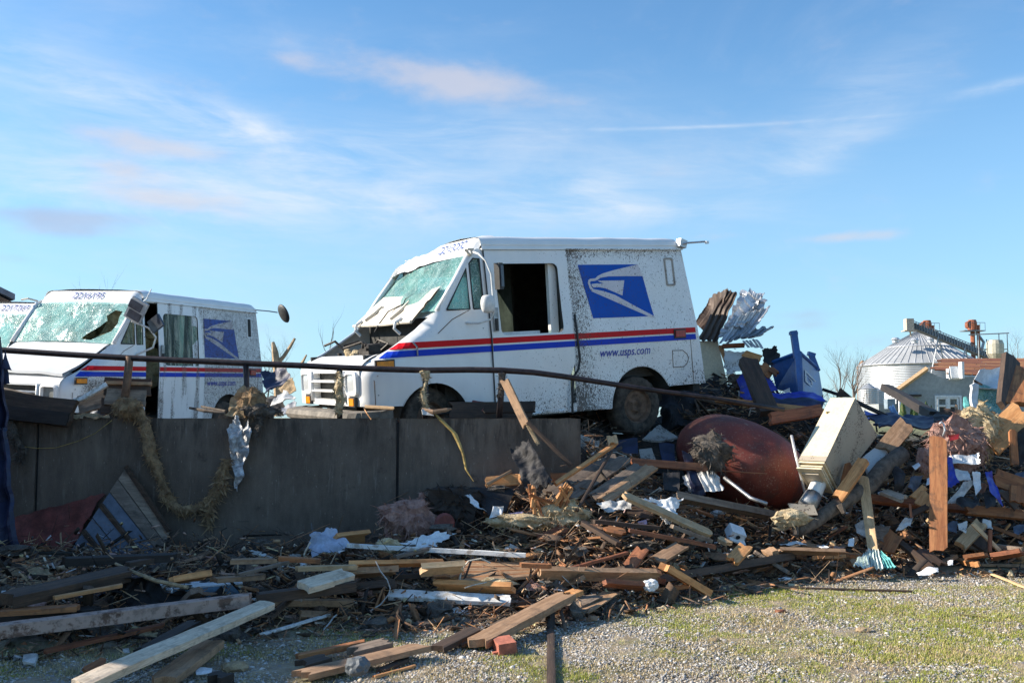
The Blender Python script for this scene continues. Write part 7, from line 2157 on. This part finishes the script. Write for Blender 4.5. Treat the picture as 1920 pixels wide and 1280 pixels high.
sheet('white_card', [atz(366, 1252, .03), atz(398, 1254, .04), atz(397, 1262, .03), atz(368, 1264, .03)], M['paper'], 'small white card on the gravel under the long pale lumber', 'scrap', 4, 4, crum=.01)
sheet('white_tile', [atz(46, 1230, .03), atz(72, 1228, .05), atz(66, 1247, .02), atz(44, 1243, .02)], M['dirtypaper'], 'dirty white tile lying on the gravel at lower left', 'tile', 4, 4, crum=.01, th=.015)
# crumpled grey plastic, cloths at the wall foot
sheet('grey_plastic', quad(MD, [(60, 790), (240, 775), (330, 890), (110, 935)], [7.7, 7.8, 7.6, 7.5]), simple('grey_blue_plastic', (.36, .40, .50), .6, 0, .25, 8), 'crumpled grey-blue plastic at the foot of the wall', 'plastic', 28, 20, 0, 1, .10, 5, seed=3, ragged=.2)
clump('insulation_clump', dp(MD, 745, 690, 8.35), .20, M['pinkfluff'], 'big dull pink insulation lump at the foot of the wall', 'insulation', 21, (1.25, .7, .75), 500)
clump('insulation_clump', dp(MD, 830, 600, 8.4), .07, M['pinkfluff'], 'torn peak of pink insulation above the big lump', 'insulation', 22, (.9, .6, 1.4), 200)
clump('insulation_clump', dp(MD, 595, 865, 7.6), .07, M['yellowfluff'], 'small yellow fluff on the white trim before the wall', 'insulation', 23, (1.3, .8, .8), 150)
clump('insulation_clump', dp(MD, 1480, 700, 8.1), .09, M['yellowfluff'], 'pale yellow insulation strip in the middle of the heap', 'insulation', 24, (2.6, .7, .6), 350)
clump('insulation_clump', dp(MD, 1760, 660, 8.2), .13, M['yellowfluff'], 'yellow-brown insulation tangle below the shattered wood', 'insulation', 25, (1.5, .7, .9), 600)
clump('insulation_clump', dp(RT, 80, 820, 8.75), .11, M['yellowfluff'], 'cream foam lump at the foot of the log', 'insulation', 26, (1.5, .8, .7), 60, rough=.35)
clump('insulation_clump', dp(RT, 1190, 330, 9.5), .22, M['pinkfluff'], 'large pink-white insulation mass right of the wire hook', 'insulation', 27, (1.2, .6, 1.0), 800)
clump('insulation_clump', dp(RT, 1340, 220, 9.7), .17, M['yellowfluff'], 'yellow insulation heap beside the wide orange board', 'insulation', 28, (1.0, .6, 1.4), 700)
clump('insulation_clump', dp(RT, 1370, 150, 9.8), .09, simple('rusty_fibres', (.40, .20, .09), 1.0, 0, .4, 12), 'rusty fibres on top of the yellow insulation heap', 'insulation', 29, (1.2, .6, .8), 300)
clump('insulation_clump', dp(RT, 985, 430, 9.4), .09, M['pinkfluff'], 'small pinkish insulation bunch left of the upright rust plank', 'insulation', 30, (.8, .6, 1.3), 250)
sheet('red_rag', quad(RT, [(1140, 270), (1210, 255), (1200, 290), (1150, 305)], 9.28), M['redlens'], 'red rag on the pink insulation mass', 'cloth', 8, 6, crum=.04)
sheet('white_cloth', quad(MD, [(700, 850), (900, 775), (1040, 775), (900, 870)], [7.7, 7.9, 7.95, 7.7]), M['paper'], 'white torn vinyl on the thin trim in front of the wall', 'sheet', 22, 12, 0, 1, .03, 8, ragged=.4, seed=6)
sheet('white_cloth', quad(MD, [(1110, 525), (1140, 530), (1250, 640), (1200, 620)], [8.4, 8.4, 8.2, 8.2]), M['paper'], 'ragged white edge hanging on the dark mass by the wall', 'sheet', 8, 16, 0, 1, .03, 10, ragged=.5, seed=7)
sheet('white_cloth', quad(MD, [(1290, 610), (1360, 595), (1345, 660), (1275, 675)], 8.2), M['paper'], 'white scrunched bag in the middle of the heap', 'bag', 12, 12, 0, 1, .09, 9, seed=8)
sheet('loose_sheet', quad(MD, [(1140, 480), (1450, 485), (1380, 640), (1270, 670)], [8.6, 8.65, 8.35, 8.3]), M['blackroof'], 'flat dark board propped against the wall by the strap end', 'panel', 10, 8, 0, 1, .01, 5, th=.01)
sheet('lilac_plastic', quad(MD, [(1400, 645), (1500, 635), (1510, 665), (1420, 670)], 8.15), simple('lilac_plastic', (.30, .30, .60), .6), 'lilac-blue plastic above the pale yellow strip', 'plastic', 10, 6, crum=.04)
clump('root_mass', dp(MD, 1030, 620, 8.45), .22, M['char'], 'dark tangled mass of soaked boards and leaves against the wall', 'debris', 33, (1.1, .6, .9), 900)
q = MB(); q.lathe([(0, -.02), (.07, -.02), (.085, .0), (.085, .02), (.05, .06), (0, .06)], 18, None, 'Y', (0, 0, 0)); cc = dp(MD, 975, 715, 8.15); q.v = [tuple(cc + Matrix.Rotation(.4, 3, 'Z') @ Vector(v)) for v in q.v]; tag(q.build('round_lid', M['redsheet']), 'dull red round lid beside the pink insulation lump', 'lid')
sheet('white_scrap', quad(LL, [(1400, 150), (1480, 160), (1545, 200), (1430, 178)], 8.0), M['paper'], 'white torn scrap on the wall foot left of centre', 'scrap', 14, 6, crum=.03, ragged=.3)
sheet('white_scrap', quad(LL, [(1630, 170), (1690, 175), (1690, 210), (1640, 220)], 7.8), M['paper'], 'crumpled white scrap beside the grey-blue plastic', 'scrap', 12, 10, crum=.05, ragged=.2)
clump('fibre_clump', dp(LL, 1300, 225, 7.8), .07, M['greyfluff'], 'brown fibre knot lying on the wall-foot lath', 'debris', 34, (1.5, .7, .8), 200)
# right-hand bits: blue and white plastics
BR = [([(1120, 420), (1150, 415), (1200, 590), (1130, 620)], 'royalcloth', 'royal blue plastic strip right of the upright rust plank', 9.2),
      ([(1370, 520), (1420, 515), (1500, 740), (1400, 640)], 'royalcloth', 'royal blue pennant-shaped cloth near the right edge', 9.15),
      ([(1160, 500), (1260, 500), (1290, 560), (1190, 570)], 'paper', 'white rounded plastic cover behind the torn white film', 9.25),
      ([(1290, 515), (1345, 515), (1350, 620), (1310, 670)], 'paper', 'curved white plastic strip hanging right of the white film', 9.1),
      ([(1230, 580), (1330, 560), (1190, 720), (1115, 730)], 'dirtypaper', 'translucent white film sagging in the rubble at right', 9.1),
      ([(1145, 410), (1335, 392), (1345, 450), (1155, 465)], 'paper', 'clean white rectangular panel beside the upright rust plank', 9.3),
      ([(890, 480), (935, 450), (955, 480), (910, 500)], 'paper', 'small white plastic piece left of the upright rust plank', 9.3),
      ([(985, 560), (1010, 530), (1012, 590), (990, 610)], 'paper', 'white sliver touching the upright rust plank', 9.1),
      ([(1190, 860), (1260, 840), (1250, 915), (1200, 905)], 'whitespeck', 'pale blue-white card standing right of the upright rust plank', 8.95),
      ([(1120, 850), (1190, 845), (1190, 910), (1130, 900)], 'slate', 'slate-blue card beside the pale blue-white one', 8.97),
      ([(510, 860), (570, 835), (600, 960), (520, 930)], 'dirtypaper', 'grey-white bent sheet left of the pale upright plank', 8.95),
      ([(640, 870), (740, 880), (720, 980), (650, 960)], 'grey', 'grey bent sheet right of the pale upright plank', 8.98),
      ([(840, 830), (900, 820), (880, 880), (780, 900)], 'dirtypaper', 'pale pipe-like roll left of the upright rust plank', 8.95),
      ([(0, 990), (120, 960), (190, 990), (60, 1010)], 'paper', 'white crumpled paper at the rubble edge right of the dark beam', 8.7),
      ([(255, 990), (300, 995), (330, 1020), (285, 1025)], 'paper', 'white sliver among the brown scraps left of the cloth-wrapped plank', 8.65),
      ([(470, 970), (500, 960), (500, 1010), (465, 1010)], 'paper', 'small upright white card by the pale plank', 8.7),
      ([(340, 1020), (430, 1010), (440, 1030), (370, 1045)], 'pinkfluff', 'pinkish scrap left of the cloth-wrapped plank', 8.7),
      ([(920, 1180), (1060, 1168), (1065, 1185), (940, 1192)], 'paper', 'flat white strip lying on the gravel before the upright planks', 8.4),
      ([(1130, 1125), (1170, 1118), (1165, 1140), (1130, 1142)], 'paper', 'tiny white chip on the gravel at right', 8.6),
      ([(1360, 840), (1410, 845), (1430, 900), (1370, 880)], 'whitespeck', 'pale scrap behind the blond leaning lumber', 9.1),
      ([(1560, 880), (1640, 870), (1650, 930), (1570, 930)], 'slate', 'slate-grey cloth at the right edge', 9.1),
      ([(1570, 520), (1650, 500), (1650, 600), (1570, 590)], 'slate', 'grey rounded cloth below the orange stick at the right edge', 9.4),
      ([(1590, 260), (1650, 200), (1650, 420), (1600, 480)], 'blackroof', 'black sheet at the right edge below the wide orange board', 9.6),
      ([(1440, 160), (1530, 60), (1600, 60), (1480, 200)], 'blackroof', 'black roofing strip above the wide orange board', 10.0)]
for k, (pts, m, lbl, Y) in enumerate(BR): sheet('scrap', quad(RT, pts, [Y + .05, Y + .05, Y - .03, Y - .03]), M[m], lbl, 'scrap', 14, 12, 0, 1, .035, 7, seed=60 + k, ragged=.12, th=.004)
BBG = [([(730, 470), (800, 480), (830, 640), (760, 650)], 'blackroof', 'dark strap-like cloth between the log and upright rust plank', 9.3),
       ([(880, 550), (960, 560), (930, 640), (850, 620)], 'slate', 'dark slate piece in the right rubble', 9.3),
       ([(1360, 670), (1440, 655), (1440, 745), (1370, 750)], 'blackroof', 'black bag below the royal blue pennant', 9.1),
       ([(1200, 690), (1340, 670), (1340, 750), (1180, 750)], 'blackroof', 'black bag heap under the white film', 9.0)]
for k, (pts, m, lbl, Y) in enumerate(BBG): sheet('dark_cloth', quad(RT, pts, [Y + .05, Y + .05, Y - .05, Y - .05]), M[m], lbl, 'cloth', 16, 14, 0, 1, .09, 6, seed=90 + k)
q = MB(); hk = [(1095, 275), (1108, 235), (1100, 195), (1085, 180), (1072, 195)]; q.tube([dp(RT, x, y, 9.0) for x, y in hk], .008, 6); tag(q.build('wire_hook', M['galv'], smooth=True), 'pale wire hook poking up above the upright rust plank', 'hook')
# dark flat roofing layers closing the heap at the horizon on the right
for k, (pts, Ys, m, lbl) in enumerate((
    ([(330, 1170), (980, 1200), (1150, 1290), (500, 1300)], [11.6, 11.9, 10.6, 10.4], 'bluetarp', 'wide dark blue-black roofing sheet behind the cream box'),
    ([(320, 1140), (480, 1165), (640, 1200), (370, 1190)], [12.0, 12.1, 11.7, 11.6], 'royalcloth', 'thin royal blue strip right behind the cream box'),
    ([(1000, 1180), (1500, 1190), (1420, 1290), (1050, 1290)], [11.8, 11.8, 10.6, 10.5], 'blackroof', 'black roofing heap below the house window'),
    ([(930, 1200), (1060, 1130), (1420, 1150), (1440, 1220)], [12.3, 12.5, 12.5, 12.0], 'char', 'charred jagged board edge under the house window'))):
    sheet('roofing_sheet', quad(ZS, pts, Ys), M[m], lbl, 'roofing', 30, 14, 0, 1, .07, 2.5, seed=70 + k, ragged=.15, th=.02)
sheet('pale_blue_sheet', quad(ZS, [(560, 1085), (615, 1068), (700, 1215), (640, 1215)], [12.6, 12.6, 12.3, 12.3]), simple('pale_blue_ribbed', (.30, .42, .58), .5), 'pale blue ribbed strip leaning in front of the shrubs', 'panel', 8, 12, .015, 2, .01, 4, th=.01)
sheet('dark_triangle', quad(ZS, [(75, 895), (85, 895), (195, 985), (40, 985)], 11.5), M['dark'], 'dark triangular board above the cream box', 'board', 8, 8, th=.03)
q = MB(); q.tube([dp(ZS, -90, 905, 11.8), dp(ZS, 60, 955, 11.6)], .02, 5); tag(q.build('black_bar', M['pipe']), 'thin black bar between the blue container and cream box', 'bar')
q = MB(); q.tube([dp(ZS, 1330, 980, 13), dp(ZS, 1350, 1060, 13), dp(ZS, 1370, 1140, 13)], [.02, .05, .03], 6); tag(q.build('teal_rag', M['teal']), 'teal rag hanging left of the crushed van pillar', 'cloth')

# crushed van nose at the right
WV = thing('crushed_van', 'crushed white van front with shattered glass standing at the right edge', 'van', tuple(dp(ZS, 1550, 1190, 13)), group='white postal delivery vans')
o_ = sheet('crushed_roof', quad(ZS, [(1380, 880), (1470, 715), (1730, 670), (1725, 905)], [13.0, 13.3, 13.6, 13.2]), M['paper'], nu=26, nv=18, crum=.07, cs=3, parent=WV, th=.02, seed=3, bulge=.14)
o_ = sheet('windscreen', quad(ZS, [(1445, 850), (1690, 890), (1690, 1200), (1450, 1190)], [13.2, 13.35, 13.2, 13.0]), M['cracked'], nu=20, nv=18, crum=.04, cs=3, parent=WV, seed=4)
o_ = sheet('pillar', quad(ZS, [(1370, 870), (1440, 830), (1450, 1190), (1405, 1185)], [13.0, 13.05, 12.95, 12.9]), M['paper'], nu=8, nv=18, crum=.03, cs=5, parent=WV, th=.04, seed=5)
o_ = sheet('roof_trim', quad(ZS, [(1420, 805), (1500, 850), (1495, 865), (1415, 830)], 12.9), M['dark'], nu=8, nv=4, crum=.02, parent=WV, th=.02)
q = MB(); q.box(dp(ZS, 1580, 1080, 13.9), (.35, .4, .5)); q.build('cab_interior', M['interior'], WV)

# between the vans, behind the wall
for k, (pts, Ys, m, lbl, cat) in enumerate((
    ([(60, 730), (300, 700), (355, 800), (90, 960)], [13.5, 13.3, 13.0, 13.0], 'bluetarp', 'dark navy tarp heap between the two vans', 'tarp'),
    ([(240, 900), (370, 810), (395, 900), (290, 950)], [13.0, 13.0, 12.8, 12.8], 'particle', 'tan torn cardboard between the two vans', 'cardboard'),
    ([(150, 1080), (280, 920), (400, 990), (300, 1010)], [12.6, 12.7, 12.6, 12.5], 'whitespeck', 'bent white siding lying beside the van grille', 'siding'),
    ([(240, 1100), (400, 1020), (400, 1110), (260, 1140)], [12.5, 12.5, 12.4, 12.4], 'slate', 'dark green-grey cloth beside the van bumper', 'cloth'),
    ([(70, 960), (250, 960), (300, 1150), (80, 1160)], [12.9, 12.9, 12.5, 12.5], 'blackroof', 'black debris heap between the two vans', 'debris'))):
    sheet('heap_sheet', quad(zz((480, 560, 5.333)), pts, Ys), M[m], lbl, cat, 22, 16, 0, 1, .07, 4, seed=100 + k, ragged=.15, th=.01)
clump('twig_clump', dp(zz((480, 560, 5.333)), 35, 1130, 9.1), .12, M['greyfluff'], 'shredded fibre tangle on the wall top between the vans', 'debris', 41, (1.4, .6, .6), 500)
# under the centre van, on the wall top
plank('board', at(840, 770, 9.5), at(1005, 768, 9.6), .16, .05, M['dark'], 'dark board lying on the wall top beneath the van body', 'board', up=(0, -1, .2))
plank('board', at(905, 765, 9.15), at(1005, 762, 9.2), .10, .04, M['char'], 'black channel on the wall top left of the rear wheel', 'board', up=(0, -1, .2))
plank('board', at(880, 758, 9.6), at(925, 765, 9.5), .10, .02, M['redsheet'], 'small reddish scrap on the wall top behind the front wheel', 'scrap', up=(0, -1, .5))
plank('lath', at(683, 762, 9.15), at(740, 765, 9.1), .03, .015, M['blond'], 'pale straw sliver on the van bumper end', 'splinter', up=(0, -1, .5))

# bricks and stones on the yard
BRK = MB(); c_ = gz(FG, 1038, 632, .04); BRK.box((0, 0, 0), (.105, .16, .075)); o_ = BRK.build('brick', M['brick']); o_.location = c_; o_.rotation_euler = (.05, -.1, .25); tag(o_, 'broken red brick on the gravel below the diagonal plank', 'brick')
BRK = MB(); BRK.box((0, 0, 0), (.14, .035, .025)); o_ = BRK.build('brick_shard', M['brick']); o_.location = gz(FG, 1040, 668, .015); o_.rotation_euler = (0, -.1, .2); tag(o_, 'thin red brick shard in front of the broken brick', 'brick')
o_ = clump('stone', gz(FG, 210, 745, .10), .055, M['stonegrey'], 'dark grey rounded stone resting on the tan board', 'stone', 51, (1.1, 1, .9), 0, rough=.25)
clump('plastic_lump', gz(FG, 1860, 290, .12), .05, M['paper'], 'white crumpled lump at the rubble edge', 'plastic', 52, (1.1, .8, .9), 0, rough=.35)
for k, (zf, x, y, r_, m, lbl) in enumerate(((FR, 370, 530, .025, 'particle', 'pale lump on the grass at right'), (FR, 1120, 482, .04, 'particle', 'pale straw clump on the grass at far right'), (FG, 1500, 300, .04, 'fresh', 'small orange chunk near the cardboard'), (LL, 1320, 810, .06, 'particle', 'straw tuft on the ground by the short brown board'),
        (FR, 705, 388, .03, 'red', 'small flat reddish chip on the grass at right'), (FR, 365, 385 + 50, .012, 'fresh', 'tiny orange chip at the gravel patch'), (RT, 1465, 1190, .035, 'red', 'red brick crumb beside the thin pale strip'), (RM, 1510, 1110, .045, 'tan', 'round pale cut wood end by the long dark beam'))):
    clump('lump', gz(zf, x, y, r_ * .4), r_, M[m], lbl, 'debris', 60 + k, (1.3, 1, .5), 60 if m == 'particle' else 0, rough=.4, sub=2)

# ------------------------------------------------------------------ countless small wreckage
# individually: loose broken boards; their labels tell the zone, each zone looks the same throughout
ZN = [('left', -5.0, -1.2, 6.2, 8.7, 44), ('mid', -1.2, 1.2, 6.9, 8.7, 58), ('right', 1.2, 5.1, 8.1, 9.6, 80), ('back', 0.9, 6.4, 9.6, 12.8, 78)]
MARKS = [(60, 1085, 'the torn tan fibreboard'), (385, 1100, 'the blue foam slab'), (240, 980, 'the ribbed panel foot'), (350, 1210, 'the long pale lumber'), (480, 1135, 'the tip of the long pale lumber'), (610, 1020, 'the grey-blue plastic'),
         (840, 1118, 'the long white plank'), (780, 975, 'the pink insulation lump'), (820, 1063, 'the bright pale block'), (920, 1068, 'the grooved decking'), (980, 1160, 'the diagonal brown plank'), (1010, 945, 'the shattered orange wood'),
         (1110, 1075, 'the long level lumber'), (1130, 890, 'the fan of slats'), (1230, 960, 'the blond plank'), (1285, 1085, 'the bright orange lumber'), (1380, 995, 'the white junction box'), (1340, 885, 'the white ribbed sheet'), (1390, 870, 'the red tank'),
         (1360, 1065, 'the long dark beam'), (1480, 970, 'the cream foam lump'), (1600, 920, 'the log'), (1560, 830, 'the cream box'), (1640, 1040, 'the cloth-wrapped plank'), (1630, 960, 'the pale upright plank'), (1758, 920, 'the upright rust plank'), (1690, 830, 'the tan broken board'),
         (1800, 840, 'the pink insulation mass'), (1830, 920, 'the torn white film'), (1880, 800, 'the wide orange board'), (1820, 1010, 'the blond leaning lumber'), (1200, 790, 'the rear wheel'), (1420, 760, 'the blue sheets'), (1520, 720, 'the blue container'),
         (1700, 790, 'the charred slanting beam'), (1340, 720, 'the end of the bent railing'), (1860, 780, 'the yellow insulation heap')]
CWORD = dict(dark='dark brown', char='blackened', tan='light brown', grey='weathered grey-brown', rust='rust-orange', worn='peeling painted', red='reddish', fresh='orange', splinter='splintery brown', blond='blond', pale='whitish')


def pix(p):
    d = Vector(p) - Vector((0, 0, CH)); dep = d.y * _c + d.z * _s; u = -d.y * _s + d.z * _c
    return 960 + FPX * d.x / dep, 640 - FPX * u / dep


def board_label(p, mname, L, tilt):
    x, y = pix(p); mx, my, nm = min(MARKS, key=lambda m: (m[0] - x) ** 2 + ((m[1] - y) * 1.6) ** 2)
    dx, dy = x - mx, y - my
    rel = ('right of ' if dx > 0 else 'left of ') if abs(dx) > abs(dy) * 1.2 else ('below ' if dy > 0 else 'above ')
    size = 'tiny' if L < .12 else 'short' if L < .22 else 'mid-length' if L < .38 else 'long'
    pose = 'tipped up' if abs(tilt) > .35 else 'lying flat' if abs(tilt) < .12 else 'slanting'
    return '%s %s broken board %s %s%s' % (size, CWORD[mname], pose, rel, nm), rel + nm


mats_z = {'left': ['dark', 'char', 'tan', 'grey', 'dark', 'rust', 'worn'], 'mid': ['dark', 'tan', 'red', 'grey', 'fresh', 'rust', 'char', 'splinter'],
          'right': ['fresh', 'rust', 'tan', 'red', 'blond', 'splinter', 'dark', 'pale', 'grey'], 'back': ['dark', 'char', 'rust', 'tan', 'dark', 'red', 'fresh', 'grey']}
proto = {}
r2 = random.Random(77)
for mname in set(sum(mats_z.values(), [])):
    for k in range(3):
        o_ = plank('board', (-.5, 0, 0), (.5, 0, 0), .16, .05, M[mname], 'x', 'board', seed=k * 7 + 1, jag=.5, up=(0, 0, 1))
        proto[(mname, k)] = o_.data; bpy.data.objects.remove(o_)
used = set()
for zn, x0, x1, y0, y1, cnt in ZN:
    i = 0
    while i < cnt:
        x, y = r2.uniform(x0, x1), r2.uniform(y0, y1)
        if y < front_edge(x) + .1: continue
        if abs(x) > .56 * y: continue
        if y > 10.1 and x < 2.1: continue
        mname = r2.choice(mats_z[zn]); me = proto[(mname, r2.randrange(3))]
        o_ = bpy.data.objects.new('board', me); COL.objects.link(o_)
        L = min(.85, r2.lognormvariate(-1.4, .55)); wd = r2.uniform(.18, .55); tk = r2.uniform(.3, .8)
        az_r = r2.gauss(0, .75) + (math.pi if r2.random() < .5 else 0); tilt = r2.gauss(0, .32) * (1.6 if zn in ('right', 'back') else 1)
        mt = Matrix.Rotation(az_r, 4, 'Z') @ Matrix.Rotation(tilt, 4, 'Y') @ Matrix.Rotation(r2.gauss(0, .5), 4, 'X') @ Matrix.Diagonal((L, wd, tk, 1))
        mt.translation = (x, y, H(x, y) + r2.uniform(.01, .10) + (.06 if zn in ('right', 'mid') else 0))
        o_.matrix_basis = mt; lbl, where = board_label(mt.translation, mname, L, tilt)
        if lbl in used: bpy.data.objects.remove(o_); continue
        used.add(lbl); tag(o_, lbl, 'board', 'loose broken boards ' + where)
        i += 1


def heap_points(n, fx, jz=.09, top=0.0):
    P_ = []
    while len(P_) < n:
        y = rs.uniform(5.0, 12.5); x = rs.uniform(-.57, .57) * y
        if x < .7 and y > 8.84: continue
        if y > 10.1 and x < 2.0 and rs.rand() < .8: continue
        e = y - front_edge(x)
        if e < -.25: continue
        if e < .1 and rs.rand() < .75: continue
        if x < -1.2 and rs.rand() < .35: continue
        if y > 10.5 and rs.rand() < .5: continue
        if not fx(x, y): continue
        P_.append((x, y, H(x, y) + abs(rs.randn()) * jz * min(1, max(.15, e * 1.4)) + top))
    return np.array(P_)


CH_V = [(-1, -.5, 0), (1, -.4, 0), (.8, .5, 0), (-.9, .45, 0), (-.95, -.45, .6), (1, -.35, .5), (.8, .45, .6), (-.8, .4, .5)]
CH_F = [(3, 2, 1, 0), (4, 5, 6, 7), (0, 1, 5, 4), (1, 2, 6, 5), (2, 3, 7, 6), (3, 0, 4, 7)]


def chips_mat(name, cols):
    t = mat(name); n = len(cols)
    c = None
    f = t.math('FRACT', t.math('MULTIPLY', t.island, 7.31))
    for k, col in enumerate(cols):
        c = col if c is None else t.mix(t.ramp(f, k / n - .004, k / n + .004), c, col)
    g = t.noise(t.pos, 60, 4, .65); c = t.mul(.7, c, t.mix(t.ramp(g, .35, .65), (.55, .5, .46), (1.1, 1.08, 1.05)))
    return fin(t, c, .85, 0, t.bump(g, .4, .006))


def chips(name, n, m, lx, wy, tz, fx, label, tiltsd=.35, jz=.09, kindcat='debris'):
    P_ = heap_points(n, fx, jz)
    sc = np.stack([lx * np.exp(.5 * rs.randn(n)), wy * np.exp(.4 * rs.randn(n)), np.full(n, tz) * rs.uniform(.5, 1.6, n)], 1)
    return tag(scatter_mesh(name, P_, CH_V, CH_F, sc, rs.rand(n) * 6.28, rs.randn(n) * tiltsd, m, tilt_y=rs.randn(n) * .42), label, kindcat, kind='stuff')


sunny = lambda x, y: x > -1.0 or rs.rand() < .35
anyw = lambda x, y: True
chips('wood_splinters', 12000, chips_mat('splinter_mix', [(.55, .28, .12), (.40, .20, .10), (.14, .08, .05), (.64, .44, .26), (.26, .14, .08), (.50, .34, .2), (.48, .22, .10), (.20, .14, .10)]), .045, .008, .006, anyw, 'countless wood splinters strewn through the rubble', .6)
chips('thin_shards', 9500, chips_mat('shard_mix', [(.09, .06, .04), (.32, .17, .09), (.04, .03, .025), (.20, .13, .09), (.48, .33, .2)]), .085, .006, .004, anyw, 'thin brown shards and twigs matted in the rubble', .5, .12)
chips('flat_fragments', 5200, chips_mat('fragment_mix', [(.06, .05, .042), (.20, .13, .09), (.04, .034, .03), (.36, .23, .14), (.62, .60, .56), (.14, .09, .06), (.42, .18, .09), (.44, .36, .28)]), .035, .022, .004, anyw, 'flat dark roofing and plaster fragments in the rubble', .6, .10)
chips('pale_fragments', 2000, chips_mat('pale_mix', [(.78, .78, .76), (.66, .60, .48), (.70, .58, .30), (.66, .67, .72), (.55, .36, .33)]), .022, .013, .004, sunny, 'small white and cream fragments scattered over the rubble', .8, .12)
chips('yard_litter', 900, chips_mat('litter_mix', [(.30, .16, .08), (.14, .09, .06), (.6, .56, .48), (.42, .22, .1)]), .014, .006, .003, lambda x, y: y - front_edge(x) < .5, 'tiny wood crumbs along the rubble edge', .3, .01)
# larger dark rubble fill so that the heap reads as wreckage, not soil
chips('rubble_fill', 2600, chips_mat('fill_mix', [(.05, .038, .03), (.15, .095, .06), (.03, .025, .022), (.28, .16, .09), (.10, .07, .05), (.38, .19, .09)]), .13, .038, .012, anyw, 'dark broken pieces packed through the depth of the rubble', .7, .09)


def crumple_stuff(name, n, m, r_, label, fx):
    P_ = heap_points(n, fx, .1)
    V = []; F_ = []
    bm = bmesh.new(); bmesh.ops.create_icosphere(bm, subdivisions=2, radius=1); bv = [v.co.copy() for v in bm.verts]; bf = [[v.index for v in f.verts] for f in bm.faces]; bm.free()
    for i, p in enumerate(P_):
        o = len(V); k = r_ * math.exp(.4 * rs.randn()); s_ = (rs.uniform(.8, 1.6), rs.uniform(.6, 1.1), rs.uniform(.3, .8))
        for v in bv:
            q_ = max(.2, 1 + .9 * nz(v, 1.8, i * 3.1) + .4 * nz(v, 4.5, i * 2.3)); V.append((p[0] + v.x * k * s_[0] * q_, p[1] + v.y * k * s_[1] * q_, p[2] + v.z * k * s_[2] * q_))
        F_ += [[a + o for a in f] for f in bf]
    me = bpy.data.meshes.new(name); me.from_pydata(V, [], F_); me.update()
    tag(link(name, me, m), label, 'debris', kind='stuff')


crumple_stuff('crumpled_paper_bits', 90, M['paper'], .028, 'bits of crumpled white paper caught in the rubble', sunny)
crumple_stuff('insulation_bits', 150, M['yellowfluff'], .035, 'small yellow insulation tufts caught in the rubble', anyw)
crumple_stuff('pink_insulation_bits', 60, M['pinkfluff'], .035, 'small pinkish insulation tufts caught in the rubble', anyw)
crumple_stuff('dark_clods', 420, M['greyfluff'], .05, 'dark clods of soaked leaves and felt in the rubble', anyw)

# wires, straps and bent rods tangled through the rubble
q = MB(); r2 = random.Random(15)
while len(q.f) < 3600:
    x, y = r2.uniform(-4.5, 5), r2.uniform(6.6, 10.5)
    if y < front_edge(x) + .1 or abs(x) > .56 * y or (x < .6 and y > 8.75): continue
    p = Vector((x, y, H(x, y) + .06)); pts = [p]; d = Vector((r2.gauss(0, 1), r2.gauss(0, .5), r2.uniform(.1, .7))).normalized()
    for i in range(6):
        d = (d + Vector((r2.gauss(0, .4), r2.gauss(0, .3), r2.gauss(-.22, .25)))).normalized(); pts.append(pts[-1] + d * r2.uniform(.03, .10))
    q.tube(pts, r2.choice((.0025, .003, .004, .006)), 4)
tag(q.build('tangled_wires', chips_mat('wire_mix', [(.02, .02, .02), (.5, .5, .5), (.3, .16, .09), (.6, .58, .5), (.05, .04, .04)])), 'thin wires and twigs curling out of the rubble', 'wire', kind='stuff')
chips('plaster_and_insulation_crumbs', 2600, chips_mat('crumb_mix', [(.62, .50, .28), (.70, .62, .48), (.45, .28, .16), (.58, .38, .30), (.35, .22, .12)]), .020, .015, .010, anyw, 'crumbs of plaster and insulation through the rubble', .8, .12)
